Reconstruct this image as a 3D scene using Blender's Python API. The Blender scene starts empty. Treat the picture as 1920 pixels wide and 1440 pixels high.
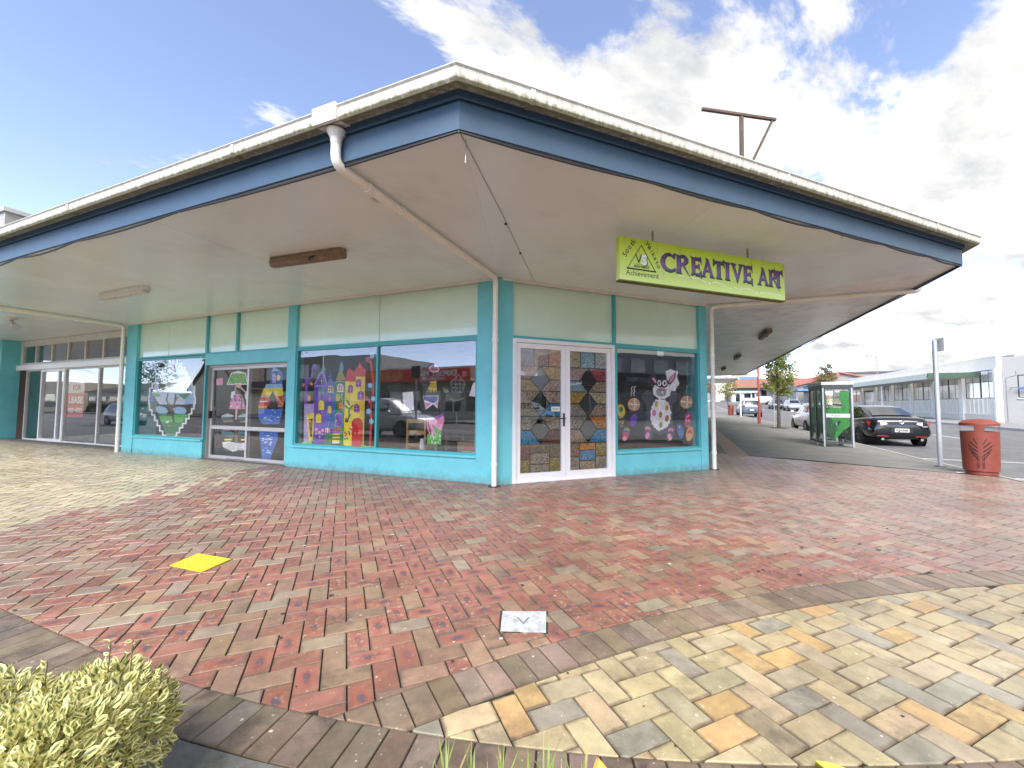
import bpy, bmesh, math, random
from mathutils import Vector, Matrix
import numpy as np
random.seed(11); rng = np.random.default_rng(5)
R_ = math.radians
scene = bpy.context.scene
COLL = scene.collection
# ------------------------------------------------------------------ camera
CAMP = Vector((-2.272, -6.20, 1.294))
cam_d = bpy.data.cameras.new('Camera'); cam = bpy.data.objects.new('Camera', cam_d); COLL.objects.link(cam)
cam_d.sensor_width = 36.0; cam_d.lens = 36.0 * 750.57 / 1920.0
cam_d.clip_start = 0.05; cam_d.clip_end = 3000
PITCH, ROLL, YAW = R_(3.041), R_(-0.318), R_(-22.0)
cam.matrix_world = (Matrix.Translation(CAMP) @ Matrix.Rotation(YAW, 4, 'Z') @ Matrix.Rotation(R_(90) + PITCH, 4, 'X') @ Matrix.Rotation(-ROLL, 4, 'Z'))
scene.camera = cam
# ------------------------------------------------------------------ light
SUN_AZ, SUN_EL = 234.0, 47.0          # world angle from +X, elevation
SKY_K, CLOUD_K, SUN_E, EXPO = 0.118, 0.325, 1.6, 1.98
SKY_TINT = (1.75, 1.42, 1.25, 1); CL_LOC = (4.1, 2.3, 0); CL_ROT = -38; CL_T = (0.49, 0.57); CL_DX = .15; CL_S = 2.2
world = bpy.data.worlds.new('World'); scene.world = world; world.use_nodes = True
nt = world.node_tree; nt.nodes.clear()
def N(tree, typ, **kw):
    n = tree.nodes.new(typ)
    for k, v in kw.items():
        if k.startswith('i_'):
            key = k[2:]; key = int(key) if key.isdigit() else key
            n.inputs[key].default_value = v
        else: setattr(n, k, v)
    return n
def L(tree, a, b): tree.links.new(a, b)
def MATH(tree, op, a, b=None, clamp=False):
    n = tree.nodes.new('ShaderNodeMath'); n.operation = op; n.use_clamp = clamp
    for i, v in enumerate((a, b)):
        if v is None: continue
        if isinstance(v, (int, float)): n.inputs[i].default_value = v
        else: tree.links.new(v, n.inputs[i])
    return n.outputs[0]
def build_world():
    t = nt
    out = N(t, 'ShaderNodeOutputWorld'); bg = N(t, 'ShaderNodeBackground', i_Strength=SKY_K)
    sky = N(t, 'ShaderNodeTexSky', sky_type='NISHITA', sun_disc=False, sun_elevation=R_(SUN_EL), sun_rotation=R_(90 - SUN_AZ),
            altitude=200, air_density=0.5, dust_density=0.25, ozone_density=2.2)
    tc = N(t, 'ShaderNodeTexCoord'); sep = N(t, 'ShaderNodeSeparateXYZ'); L(t, tc.outputs['Generated'], sep.inputs[0])
    zc = MATH(t, 'ADD', MATH(t, 'MAXIMUM', sep.outputs[2], 0.0), 0.16)
    px = MATH(t, 'DIVIDE', sep.outputs[0], zc); py = MATH(t, 'DIVIDE', sep.outputs[1], zc)
    cmb = N(t, 'ShaderNodeCombineXYZ'); L(t, px, cmb.inputs[0]); L(t, py, cmb.inputs[1]); cmb.inputs[2].default_value = 3.7
    mp = N(t, 'ShaderNodeMapping'); mp.inputs['Rotation'].default_value = (0, 0, R_(CL_ROT)); mp.inputs['Scale'].default_value = (0.62, 1.15, 1)
    mp.inputs['Location'].default_value = CL_LOC
    L(t, cmb.outputs[0], mp.inputs[0])
    n1 = N(t, 'ShaderNodeTexNoise', i_Scale=CL_S, i_Detail=11.0, i_Roughness=0.62, i_Distortion=0.3); L(t, mp.outputs[0], n1.inputs['Vector'])
    # broad weather: cloudier toward the right-hand street, clearer to the left
    n0 = N(t, 'ShaderNodeTexNoise', i_Scale=0.55, i_Detail=2.0); L(t, mp.outputs[0], n0.inputs['Vector'])
    dirx = MATH(t, 'ADD', MATH(t, 'MULTIPLY', sep.outputs[0], 0.93), MATH(t, 'MULTIPLY', sep.outputs[1], -0.37))
    cov = MATH(t, 'ADD', MATH(t, 'MULTIPLY', dirx, CL_DX), MATH(t, 'MULTIPLY', MATH(t, 'SUBTRACT', n0.outputs['Fac'], 0.5), 0.25))
    dens = MATH(t, 'ADD', n1.outputs['Fac'], cov)
    rmp = N(t, 'ShaderNodeValToRGB'); rmp.color_ramp.elements[0].position = CL_T[0]; rmp.color_ramp.elements[1].position = CL_T[1]
    rmp.color_ramp.interpolation = 'EASE'; L(t, dens, rmp.inputs[0])
    n2 = N(t, 'ShaderNodeTexNoise', i_Scale=3.4, i_Detail=8.0, i_Roughness=0.6); L(t, mp.outputs[0], n2.inputs['Vector'])
    r2 = N(t, 'ShaderNodeValToRGB'); r2.color_ramp.elements[0].position = 0.36; r2.color_ramp.elements[1].position = 0.58
    r2.color_ramp.elements[0].color = (5.0, 5.05, 5.2, 1); r2.color_ramp.elements[1].color = (8.6, 8.5, 8.2, 1); L(t, n2.outputs['Fac'], r2.inputs[0])
    r3 = N(t, 'ShaderNodeMixRGB', blend_type='MULTIPLY', i_Fac=1.0); L(t, r2.outputs[0], r3.inputs[1]); r3.inputs[2].default_value = (CLOUD_K,) * 3 + (1,)
    mx = N(t, 'ShaderNodeMixRGB'); L(t, rmp.outputs[0], mx.inputs[0]); tn = N(t, 'ShaderNodeMixRGB', blend_type='MULTIPLY', i_Fac=1.0); L(t, sky.outputs[0], tn.inputs[1]); tn.inputs[2].default_value = SKY_TINT; L(t, tn.outputs[0], mx.inputs[1]); L(t, r3.outputs[0], mx.inputs[2])
    L(t, mx.outputs[0], bg.inputs['Color']); L(t, bg.outputs[0], out.inputs[0])
build_world()
sd = bpy.data.lights.new('Sun', 'SUN'); sun = bpy.data.objects.new('Sun', sd); COLL.objects.link(sun)
sd.energy = SUN_E; sd.angle = R_(40.0); sd.color = (1.0, 0.96, 0.91)
sun.location = (0, 0, 30)
sdir = Vector((math.cos(R_(SUN_EL)) * math.cos(R_(SUN_AZ)), math.cos(R_(SUN_EL)) * math.sin(R_(SUN_AZ)), math.sin(R_(SUN_EL))))
sun.rotation_euler = sdir.to_track_quat('Z', 'Y').to_euler()
vs = scene.view_settings; vs.view_transform = 'Standard'; vs.look = 'None'; vs.gamma = 1.0; vs.use_curve_mapping = False; vs.exposure = EXPO
scene.render.engine = 'CYCLES'; cy = scene.cycles
cy.use_denoising = True; cy.max_bounces = 7; cy.diffuse_bounces = 4; cy.glossy_bounces = 4; cy.transmission_bounces = 4; cy.transparent_max_bounces = 12
cy.caustics_reflective = False; cy.caustics_refractive = False; cy.sample_clamp_indirect = 6.0
# ------------------------------------------------------------------ frames
V3 = lambda a: Vector((a[0], a[1], a[2] if len(a) > 2 else 0.0))
AA = R_(135.9); dA = Vector((math.cos(AA), math.sin(AA), 0)); nA = Vector((-dA.y, dA.x, 0))
dC = Vector((.7071068, .7071068, 0)); nC = Vector((.7071068, -.7071068, 0)); C0 = Vector((4.62, 0, 0))
ZU = Vector((0, 0, 1))
def PA(s, d, z): return dA * s + nA * d + ZU * z            # wall A: s to the left of the corner, d outward
def PB(x, d, z): return Vector((x, -d, z))                   # wall B
def PC(u, o, z): return C0 + dC * u + nC * o + ZU * z        # right-hand street: u away, o out from wall C
def hgt(u):
    if u < 4: return 0.0
    if u < 40: return 0.012 * (u - 4)
    if u < 140: return 0.432 + 0.03 * (u - 40)
    return 3.432
def PCg(u, o, z): return PC(u, o, z + hgt(u))
# ------------------------------------------------------------------ mesh helper
class MB:
    def __init__(s): s.v = []; s.f = []; s.m = []; s.uv = {}
    def add(s, vs, fs, m=0):
        b = len(s.v); s.v += [tuple(x) for x in vs]
        for f in fs: s.f.append(tuple(b + i for i in f)); s.m.append(m)
        return s
    def hexa(s, p, m=0):
        return s.add(p, [(0, 3, 2, 1), (4, 5, 6, 7), (0, 1, 5, 4), (1, 2, 6, 5), (2, 3, 7, 6), (3, 0, 4, 7)], m)
    def fbox(s, P, a0, a1, b0, b1, c0, c1, m=0):
        return s.hexa([P(a0, b0, c0), P(a1, b0, c0), P(a1, b1, c0), P(a0, b1, c0), P(a0, b0, c1), P(a1, b0, c1), P(a1, b1, c1), P(a0, b1, c1)], m)
    def box(s, x0, x1, y0, y1, z0, z1, m=0): return s.fbox(lambda a, b, c: Vector((a, b, c)), x0, x1, y0, y1, z0, z1, m)
    def prism(s, pts, off, m=0):
        n = len(pts); b = [V3(p) for p in pts]; t = [p + off for p in b]
        return s.add(b + t, [tuple(range(n))[::-1], tuple(range(n, 2 * n))] + [(i, (i + 1) % n, n + (i + 1) % n, n + i) for i in range(n)], m)
    def tube(s, pts, r, n=10, m=0, cap=True):
        pts = [V3(p) for p in pts]; rr = r if isinstance(r, (list, tuple)) else [r] * len(pts); vs = []; fs = []
        up = None
        for i, p in enumerate(pts):
            t = (pts[min(i + 1, len(pts) - 1)] - pts[max(i - 1, 0)]).normalized()
            if up is None: up = Vector((0, 0, 1)) if abs(t.z) < .9 else Vector((1, 0, 0))
            a = t.cross(up).normalized(); bb = a.cross(t).normalized(); up = bb
            vs += [p + (a * math.cos(2 * math.pi * k / n) + bb * math.sin(2 * math.pi * k / n)) * rr[i] for k in range(n)]
        for i in range(len(pts) - 1):
            fs += [(i * n + k, i * n + (k + 1) % n, (i + 1) * n + (k + 1) % n, (i + 1) * n + k) for k in range(n)]
        if cap: fs += [tuple(range(n))[::-1], tuple(range((len(pts) - 1) * n, len(pts) * n))]
        return s.add(vs, fs, m)
    def lathe(s, prof, n=24, c=(0, 0, 0), m=0, a0=0, a1=2 * math.pi, axis='z'):
        full = abs(a1 - a0 - 2 * math.pi) < 1e-6; k = n if full else n + 1; vs = []; fs = []
        for r, z in prof:
            for i in range(k):
                a = a0 + (a1 - a0) * i / n
                if axis == 'z': vs.append(Vector(c) + Vector((r * math.cos(a), r * math.sin(a), z)))
                else: vs.append(Vector(c) + Vector((r * math.cos(a), z, r * math.sin(a))))
        for j in range(len(prof) - 1):
            for i in range(n if full else n):
                i2 = (i + 1) % k
                fs.append((j * k + i, j * k + i2, (j + 1) * k + i2, (j + 1) * k + i))
        return s.add(vs, fs, m)
    def build(s, name, mats, parent=None, smooth=False, bevel=0, norm=True, subsurf=0, local=False):
        me = bpy.data.meshes.new(name); me.from_pydata(s.v, [], s.f)
        for mm in (mats if isinstance(mats, (list, tuple)) else [mats]): me.materials.append(mm)
        if any(s.m): me.polygons.foreach_set('material_index', s.m)
        if norm or bevel:
            bm = bmesh.new(); bm.from_mesh(me)
            if norm: bmesh.ops.recalc_face_normals(bm, faces=bm.faces)
            if bevel: bmesh.ops.bevel(bm, geom=list(bm.edges), offset=bevel, segments=1, affect='EDGES', clamp_overlap=True)
            bm.to_mesh(me); bm.free()
        if smooth:
            me.polygons.foreach_set('use_smooth', [True] * len(me.polygons))
        ob = bpy.data.objects.new(name, me); COLL.objects.link(ob)
        if smooth == 'auto':
            me.set_sharp_from_angle(angle=R_(38))
        if subsurf:
            sm = ob.modifiers.new('sub', 'SUBSURF'); sm.levels = subsurf; sm.render_levels = subsurf
        if parent is not None: attach(ob, parent, local)
        return ob
LOC = {}
def attach(ob, parent, local=False):
    ob.parent = parent
    if not local:
        p = parent; m = Matrix.Identity(4)
        chain = []
        while p is not None: chain.append(p); p = p.parent
        root = chain[-1]
        if root.name in LOC: ob.matrix_parent_inverse = Matrix.Identity(4) if len(chain) > 1 else Matrix.Translation(LOC[root.name]).inverted()
def thing(name, label, cat, loc=(0, 0, 0), rotz=0.0, group=None):
    o = bpy.data.objects.new(name, None); COLL.objects.link(o); o.location = loc; o.rotation_euler = (0, 0, rotz); o.empty_display_size = .2
    o['label'] = label; o['category'] = cat
    if group: o['group'] = group
    LOC[o.name] = Vector(loc)
    return o
def tag(o, label, cat, group=None):
    o['label'] = label; o['category'] = cat
    if group: o['group'] = group
    return o
def struct(o, label=None, cat=None):
    o['kind'] = 'structure'
    if label: o['label'] = label; o['category'] = cat or 'ground'
    return o
# ------------------------------------------------------------------ materials
MATS = {}
def mat(name, col, rough=.6, metal=0.0, var=.12, vscale=6.0, bump=0.0, bscale=60.0, dirt=None, dscale=2.0, dthr=.55, spec=.5, coat=0.0, stretch=None, coords='Object'):
    if name in MATS: return MATS[name]
    m = bpy.data.materials.new(name); m.use_nodes = True; t = m.node_tree; b = t.nodes['Principled BSDF']
    b.inputs['Roughness'].default_value = rough; b.inputs['Metallic'].default_value = metal; b.inputs['Specular IOR Level'].default_value = spec
    if coat: b.inputs['Coat Weight'].default_value = coat; b.inputs['Coat Roughness'].default_value = .05
    tc = N(t, 'ShaderNodeTexCoord'); src = tc.outputs[coords]
    if stretch:
        mp = N(t, 'ShaderNodeMapping'); mp.inputs['Scale'].default_value = stretch; L(t, src, mp.inputs[0]); src = mp.outputs[0]
    n = N(t, 'ShaderNodeTexNoise', i_Scale=vscale, i_Detail=6.0, i_Roughness=.6); L(t, src, n.inputs['Vector'])
    mr = N(t, 'ShaderNodeMapRange', i_1=.3, i_2=.7, i_3=1 - var, i_4=1 + var); L(t, n.outputs['Fac'], mr.inputs[0])
    mul = N(t, 'ShaderNodeVectorMath', operation='MULTIPLY'); mul.inputs[0].default_value = col; L(t, mr.outputs[0], mul.inputs[1])
    cur = mul.outputs[0]
    if dirt:
        n2 = N(t, 'ShaderNodeTexNoise', i_Scale=dscale, i_Detail=8.0, i_Roughness=.68); L(t, src, n2.inputs['Vector'])
        rp = N(t, 'ShaderNodeValToRGB'); rp.color_ramp.elements[0].position = dthr; rp.color_ramp.elements[1].position = min(1, dthr + .22); L(t, n2.outputs['Fac'], rp.inputs[0])
        mx = N(t, 'ShaderNodeMixRGB'); L(t, rp.outputs[0], mx.inputs[0]); L(t, cur, mx.inputs[1]); mx.inputs[2].default_value = tuple(dirt) + (1,); cur = mx.outputs[0]
    L(t, cur, b.inputs['Base Color'])
    if bump:
        n3 = N(t, 'ShaderNodeTexNoise', i_Scale=bscale, i_Detail=4.0); L(t, src, n3.inputs['Vector'])
        bp = N(t, 'ShaderNodeBump', i_Strength=bump, i_Distance=.01); L(t, n3.outputs['Fac'], bp.inputs['Height']); L(t, bp.outputs[0], b.inputs['Normal'])
    MATS[name] = m; return m
def glass_mat(name, tint=(1, 1, 1), ior=1.95, rough=0.0):
    if name in MATS: return MATS[name]
    m = bpy.data.materials.new(name); m.use_nodes = True; t = m.node_tree; t.nodes.clear()
    out = N(t, 'ShaderNodeOutputMaterial'); tr = N(t, 'ShaderNodeBsdfTransparent'); tr.inputs[0].default_value = tint + (1,)
    gl = N(t, 'ShaderNodeBsdfGlossy'); gl.inputs['Roughness'].default_value = rough; gl.inputs['Color'].default_value = (1, 1, 1, 1)
    # old float glass is very slightly wavy
    tc = N(t, 'ShaderNodeTexCoord'); n = N(t, 'ShaderNodeTexNoise', i_Scale=1.3, i_Detail=1.0); L(t, tc.outputs['Object'], n.inputs['Vector'])
    bp = N(t, 'ShaderNodeBump', i_Strength=.06, i_Distance=.02); L(t, n.outputs['Fac'], bp.inputs['Height']); L(t, bp.outputs[0], gl.inputs['Normal'])
    # Schlick reflectance, the same from either side of the sheet
    geo = N(t, 'ShaderNodeNewGeometry'); dt = N(t, 'ShaderNodeVectorMath', operation='DOT_PRODUCT'); L(t, geo.outputs['Incoming'], dt.inputs[0]); L(t, geo.outputs['Normal'], dt.inputs[1])
    f0 = ((ior - 1) / (ior + 1)) ** 2; c5 = MATH(t, 'POWER', MATH(t, 'SUBTRACT', 1.0, MATH(t, 'ABSOLUTE', dt.outputs['Value']), True), 5.0)
    fac = MATH(t, 'ADD', MATH(t, 'MULTIPLY', c5, 1 - f0), f0, True); mx = N(t, 'ShaderNodeMixShader')
    L(t, fac, mx.inputs[0]); L(t, tr.outputs[0], mx.inputs[1]); L(t, gl.outputs[0], mx.inputs[2]); L(t, mx.outputs[0], out.inputs[0])
    MATS[name] = m; return m
TEAL = mat('teal_paint', (.16, .56, .62), .5, var=.07, vscale=3, bump=.25, bscale=45, dirt=(.115, .45, .50), dscale=1.4, dthr=.66)
TEALJ = mat('teal_joinery', (.08, .42, .45), .4, var=.06, vscale=4)
PALE = mat('pale_green_panel', (.64, .82, .68), .12, var=.05, vscale=1.2, spec=.6, coat=.5)
SOFF = mat('soffit_paint', (.83, .885, .89), .26, var=.05, vscale=.7, dirt=(.70, .735, .73), dscale=.9, dthr=.54, bump=.04, bscale=3, spec=.45)
SOFC = mat('soffit_paint_streaked', (.90, .89, .84), .35, var=.12, vscale=2.2, stretch=(1.0, 1.0, 1.0), dirt=(.58, .53, .45), dscale=1.6, dthr=.52)
TRIM = mat('cream_trim', (.78, .74, .68), .45, var=.06, dirt=(.4, .36, .28), dscale=3, dthr=.68)
BLUE = mat('blue_fascia_paint', (.06, .108, .16), .42, var=.1, vscale=2.5, dirt=(.032, .065, .11), dscale=5, dthr=.7, bump=.05, bscale=20)
BLUED = mat('dark_blue_fascia_paint', (.04, .085, .14), .5, var=.12, vscale=3)
GUTT = mat('weathered_gutter', (.60, .58, .51), .55, var=.14, vscale=5, dirt=(.40, .38, .30), dscale=7, dthr=.50, stretch=(3, 3, .6))
PIPE = mat('cream_pipe', (.90, .87, .77), .35, var=.06, vscale=8, dirt=(.07, .055, .03), dscale=14, dthr=.67)
WHITE = mat('white_aluminium', (.82, .82, .82), .35, var=.03)
ALU = mat('bronze_aluminium', (.42, .37, .35), .38, metal=.5, var=.08)
ALUW = mat('pale_aluminium', (.62, .61, .6), .4, metal=.35, var=.06)
BLACK = mat('black_rubber', (.012, .012, .013), .5, var=.2)
LEAD = mat('black_lead_tape', (.008, .007, .008), .45)
CABLE = mat('black_cable', (.02, .02, .025), .55)
GLASS = glass_mat('shop_glass')
CGLASS = glass_mat('clear_glass', (.92, .95, .93), 1.5)
def splash(m):
    t = m.node_tree; b = t.nodes['Principled BSDF']; src = b.inputs['Base Color'].links[0].from_socket; geo = N(t, 'ShaderNodeNewGeometry'); sp = N(t, 'ShaderNodeSeparateXYZ'); L(t, geo.outputs['Position'], sp.inputs[0])
    n = N(t, 'ShaderNodeTexNoise', i_Scale=7.0, i_Detail=8.0, i_Roughness=.7); L(t, geo.outputs['Position'], n.inputs['Vector'])
    h = MATH(t, 'ADD', sp.outputs[2], MATH(t, 'MULTIPLY', MATH(t, 'SUBTRACT', n.outputs['Fac'], .5), .45)); r = N(t, 'ShaderNodeMapRange', i_1=.0, i_2=.13, i_3=.5, i_4=0.0); L(t, h, r.inputs[0])
    mx = N(t, 'ShaderNodeMixRGB'); L(t, r.outputs[0], mx.inputs[0]); L(t, src, mx.inputs[1]); mx.inputs[2].default_value = (.16, .17, .14, 1)
    v = N(t, 'ShaderNodeTexNoise', i_Scale=26.0, i_Detail=5.0); L(t, geo.outputs['Position'], v.inputs['Vector']); c = N(t, 'ShaderNodeMapRange', i_1=.70, i_2=.74, i_3=0.0, i_4=.6); L(t, v.outputs['Fac'], c.inputs[0])
    m2 = N(t, 'ShaderNodeMixRGB'); L(t, c.outputs[0], m2.inputs[0]); L(t, mx.outputs[0], m2.inputs[1]); m2.inputs[2].default_value = (.42, .52, .50, 1); L(t, m2.outputs[0], b.inputs['Base Color'])
splash(TEAL)
def moss_line(m, z0, z1):
    t = m.node_tree; b = t.nodes['Principled BSDF']; src = b.inputs['Base Color'].links[0].from_socket; geo = N(t, 'ShaderNodeNewGeometry'); sp = N(t, 'ShaderNodeSeparateXYZ'); L(t, geo.outputs['Position'], sp.inputs[0])
    mp = N(t, 'ShaderNodeMapping'); mp.inputs['Scale'].default_value = (1, 1, .25); L(t, geo.outputs['Position'], mp.inputs[0]); n = N(t, 'ShaderNodeTexNoise', i_Scale=22.0, i_Detail=7.0, i_Roughness=.72); L(t, mp.outputs[0], n.inputs['Vector'])
    h = MATH(t, 'ADD', sp.outputs[2], MATH(t, 'MULTIPLY', MATH(t, 'SUBTRACT', n.outputs['Fac'], .55), .16)); r = N(t, 'ShaderNodeMapRange', i_1=z0, i_2=z1, i_3=.85, i_4=0.0); L(t, h, r.inputs[0])
    mx = N(t, 'ShaderNodeMixRGB'); L(t, r.outputs[0], mx.inputs[0]); L(t, src, mx.inputs[1]); mx.inputs[2].default_value = (.17, .16, .06, 1); L(t, mx.outputs[0], b.inputs['Base Color'])
moss_line(GUTT, 3.672, 3.705)
STEEL = mat('galvanised_steel', (.46, .47, .48), .38, metal=.75, var=.12, vscale=20)
RUST = mat('rusty_steel', (.10, .065, .05), .75, var=.3, vscale=12, dirt=(.16, .075, .045), dscale=6, dthr=.5)
CONC = mat('mossy_concrete', (.15, .147, .13), .9, var=.2, vscale=14, bump=.5, bscale=90, dirt=(.055, .062, .035), dscale=5, dthr=.52)
ASPH = mat('asphalt', (.15, .147, .14), .85, var=.22, vscale=3, bump=.4, bscale=160, dirt=(.20, .195, .18), dscale=.5, dthr=.5)
FASPH = mat('footpath_asphalt', (.20, .195, .175), .85, var=.15, vscale=2, bump=.4, bscale=140, dirt=(.30, .275, .22), dscale=.7, dthr=.54)
SOIL = mat('garden_soil', (.05, .035, .022), .95, var=.35, vscale=20, bump=.8, bscale=50)
LINE = mat('white_road_paint', (.75, .75, .73), .7, var=.15, vscale=9)
def attr_brick():
    m = bpy.data.materials.new('clay_paver'); m.use_nodes = True; t = m.node_tree; b = t.nodes['Principled BSDF']
    a = N(t, 'ShaderNodeAttribute', attribute_name='bc'); e = N(t, 'ShaderNodeAttribute', attribute_name='be')
    uv = N(t, 'ShaderNodeUVMap', uv_map='loc'); tc = N(t, 'ShaderNodeTexCoord')
    geo = N(t, 'ShaderNodeNewGeometry'); P = geo.outputs['Position']
    es = N(t, 'ShaderNodeSeparateColor'); L(t, e.outputs['Color'], es.inputs[0])
    # fine grain and tonal drift
    n1 = N(t, 'ShaderNodeTexNoise', i_Scale=9.0, i_Detail=8.0, i_Roughness=.7); L(t, P, n1.inputs['Vector'])
    mr = N(t, 'ShaderNodeMapRange', i_1=.25, i_2=.75, i_3=.74, i_4=1.24); L(t, n1.outputs['Fac'], mr.inputs[0])
    mul = N(t, 'ShaderNodeVectorMath', operation='MULTIPLY'); L(t, a.outputs['Color'], mul.inputs[0]); L(t, mr.outputs[0], mul.inputs[1]); cur = mul.outputs[0]
    nl = N(t, 'ShaderNodeTexNoise', i_Scale=.75, i_Detail=5.0, i_Roughness=.62); L(t, P, nl.inputs['Vector'])
    lr = N(t, 'ShaderNodeMapRange', i_1=.34, i_2=.62, i_3=.70, i_4=1.08); L(t, nl.outputs['Fac'], lr.inputs[0])
    ml = N(t, 'ShaderNodeVectorMath', operation='MULTIPLY'); L(t, cur, ml.inputs[0]); L(t, lr.outputs[0], ml.inputs[1]); cur = ml.outputs[0]
    # flashed (burnt) heart of the brick, and a hot red ring around it
    sc = N(t, 'ShaderNodeVectorMath', operation='MULTIPLY'); sc.inputs[1].default_value = (1.0, 1.0, 0); L(t, uv.outputs[0], sc.inputs[0])
    n2 = N(t, 'ShaderNodeTexNoise', i_Scale=16.0, i_Detail=4.0); L(t, P, n2.inputs['Vector'])
    ln = N(t, 'ShaderNodeVectorMath', operation='LENGTH'); L(t, sc.outputs[0], ln.inputs[0])
    dist = MATH(t, 'ADD', ln.outputs['Value'], MATH(t, 'MULTIPLY', MATH(t, 'SUBTRACT', n2.outputs['Fac'], .5), .9))
    def sp(lo, hi, colr, strength, cur):
        r = N(t, 'ShaderNodeMapRange', i_1=lo, i_2=hi, i_3=1.0, i_4=0.0); r.interpolation_type = 'SMOOTHSTEP'; L(t, dist, r.inputs[0])
        mx = N(t, 'ShaderNodeMixRGB'); L(t, MATH(t, 'MULTIPLY', r.outputs[0], strength, True), mx.inputs[0]); L(t, cur, mx.inputs[1]); mx.inputs[2].default_value = colr + (1,)
        return mx.outputs[0]
    cur = sp(.40, .85, (.33, .10, .062), MATH(t, 'MULTIPLY', es.outputs[0], .75), cur)
    cur = sp(.18, .50, (.105, .085, .10), MATH(t, 'MULTIPLY', es.outputs[0], .9), cur)
    # buff bloom patches and white lime flecks
    n3 = N(t, 'ShaderNodeTexNoise', i_Scale=30.0, i_Detail=6.0, i_Roughness=.7); L(t, P, n3.inputs['Vector'])
    r3 = N(t, 'ShaderNodeMapRange', i_1=.54, i_2=.61, i_3=0.0, i_4=1.0); L(t, n3.outputs['Fac'], r3.inputs[0])
    mx = N(t, 'ShaderNodeMixRGB'); L(t, MATH(t, 'MULTIPLY', r3.outputs[0], es.outputs[1], True), mx.inputs[0]); L(t, cur, mx.inputs[1]); mx.inputs[2].default_value = (.43, .31, .20, 1); cur = mx.outputs[0]
    # lime and lichen flecks in two sizes
    for scl, r0, r1, thr, st in ((17.0, .07, .13, .84, .85), (46.0, .10, .17, .80, .7)):
        nv = N(t, 'ShaderNodeTexNoise', i_Scale=scl * 3, i_Detail=2.0); L(t, P, nv.inputs['Vector'])
        v = N(t, 'ShaderNodeTexVoronoi', i_Scale=scl); L(t, P, v.inputs['Vector'])
        vd = MATH(t, 'ADD', v.outputs['Distance'], MATH(t, 'MULTIPLY', MATH(t, 'SUBTRACT', nv.outputs['Fac'], .5), .22))
        vr = N(t, 'ShaderNodeMapRange', i_1=r0, i_2=r1, i_3=1.0, i_4=0.0); L(t, vd, vr.inputs[0])
        vc = N(t, 'ShaderNodeSeparateColor'); L(t, v.outputs['Color'], vc.inputs[0])
        vm = MATH(t, 'MULTIPLY', vr.outputs[0], MATH(t, 'GREATER_THAN', vc.outputs[0], thr))
        mx = N(t, 'ShaderNodeMixRGB'); L(t, MATH(t, 'MULTIPLY', vm, st), mx.inputs[0]); L(t, cur, mx.inputs[1]); mx.inputs[2].default_value = (.66, .60, .48, 1); cur = mx.outputs[0]
    # dark pits
    v = N(t, 'ShaderNodeTexVoronoi', i_Scale=60.0); L(t, P, v.inputs['Vector']); vr = N(t, 'ShaderNodeMapRange', i_1=.10, i_2=.18, i_3=1.0, i_4=0.0); L(t, v.outputs['Distance'], vr.inputs[0])
    vc = N(t, 'ShaderNodeSeparateColor'); L(t, v.outputs['Color'], vc.inputs[0]); vm = MATH(t, 'MULTIPLY', vr.outputs[0], MATH(t, 'GREATER_THAN', vc.outputs[1], .82))
    mx = N(t, 'ShaderNodeMixRGB'); L(t, MATH(t, 'MULTIPLY', vm, .7), mx.inputs[0]); L(t, cur, mx.inputs[1]); mx.inputs[2].default_value = (.07, .05, .035, 1); cur = mx.outputs[0]
    # soiled arrises: dirt creeps in from the joints
    su = N(t, 'ShaderNodeSeparateXYZ'); L(t, uv.outputs[0], su.inputs[0])
    eg = MATH(t, 'MAXIMUM', MATH(t, 'ABSOLUTE', su.outputs[0]), MATH(t, 'SUBTRACT', MATH(t, 'ABSOLUTE', su.outputs[1]), .06))
    er = N(t, 'ShaderNodeMapRange', i_1=.84, i_2=.99, i_3=0.0, i_4=.92); L(t, MATH(t, 'ADD', eg, MATH(t, 'MULTIPLY', MATH(t, 'SUBTRACT', n2.outputs['Fac'], .5), .22)), er.inputs[0])
    mx = N(t, 'ShaderNodeMixRGB'); L(t, er.outputs[0], mx.inputs[0]); L(t, cur, mx.inputs[1]); mx.inputs[2].default_value = (.13, .095, .062, 1); cur = mx.outputs[0]
    # black lichen grime (strong on the border bricks)
    n4 = N(t, 'ShaderNodeTexNoise', i_Scale=5.0, i_Detail=9.0, i_Roughness=.72); L(t, P, n4.inputs['Vector'])
    r4 = N(t, 'ShaderNodeMapRange', i_1=.46, i_2=.66, i_3=0.0, i_4=1.0); L(t, n4.outputs['Fac'], r4.inputs[0])
    mx = N(t, 'ShaderNodeMixRGB'); L(t, MATH(t, 'MULTIPLY', r4.outputs[0], es.outputs[2], True), mx.inputs[0]); L(t, cur, mx.inputs[1]); mx.inputs[2].default_value = (.05, .043, .036, 1); cur = mx.outputs[0]
    L(t, cur, b.inputs['Base Color']); b.inputs['Roughness'].default_value = .62; b.inputs['Specular IOR Level'].default_value = .6
    n5 = N(t, 'ShaderNodeTexNoise', i_Scale=120.0, i_Detail=3.0); L(t, P, n5.inputs['Vector'])
    rr = N(t, 'ShaderNodeMapRange', i_1=.3, i_2=.7, i_3=.28, i_4=.5); L(t, n1.outputs['Fac'], rr.inputs[0]); L(t, rr.outputs[0], b.inputs['Roughness'])
    bp = N(t, 'ShaderNodeBump', i_Strength=.35, i_Distance=.002); L(t, n5.outputs['Fac'], bp.inputs['Height']); L(t, bp.outputs[0], b.inputs['Normal'])
    return m
BRICK = attr_brick()
BED = mat('sand_joint_moss', (.022, .018, .013), .95, var=.4, vscale=30, dirt=(.03, .042, .012), dscale=9, dthr=.55)
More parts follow.
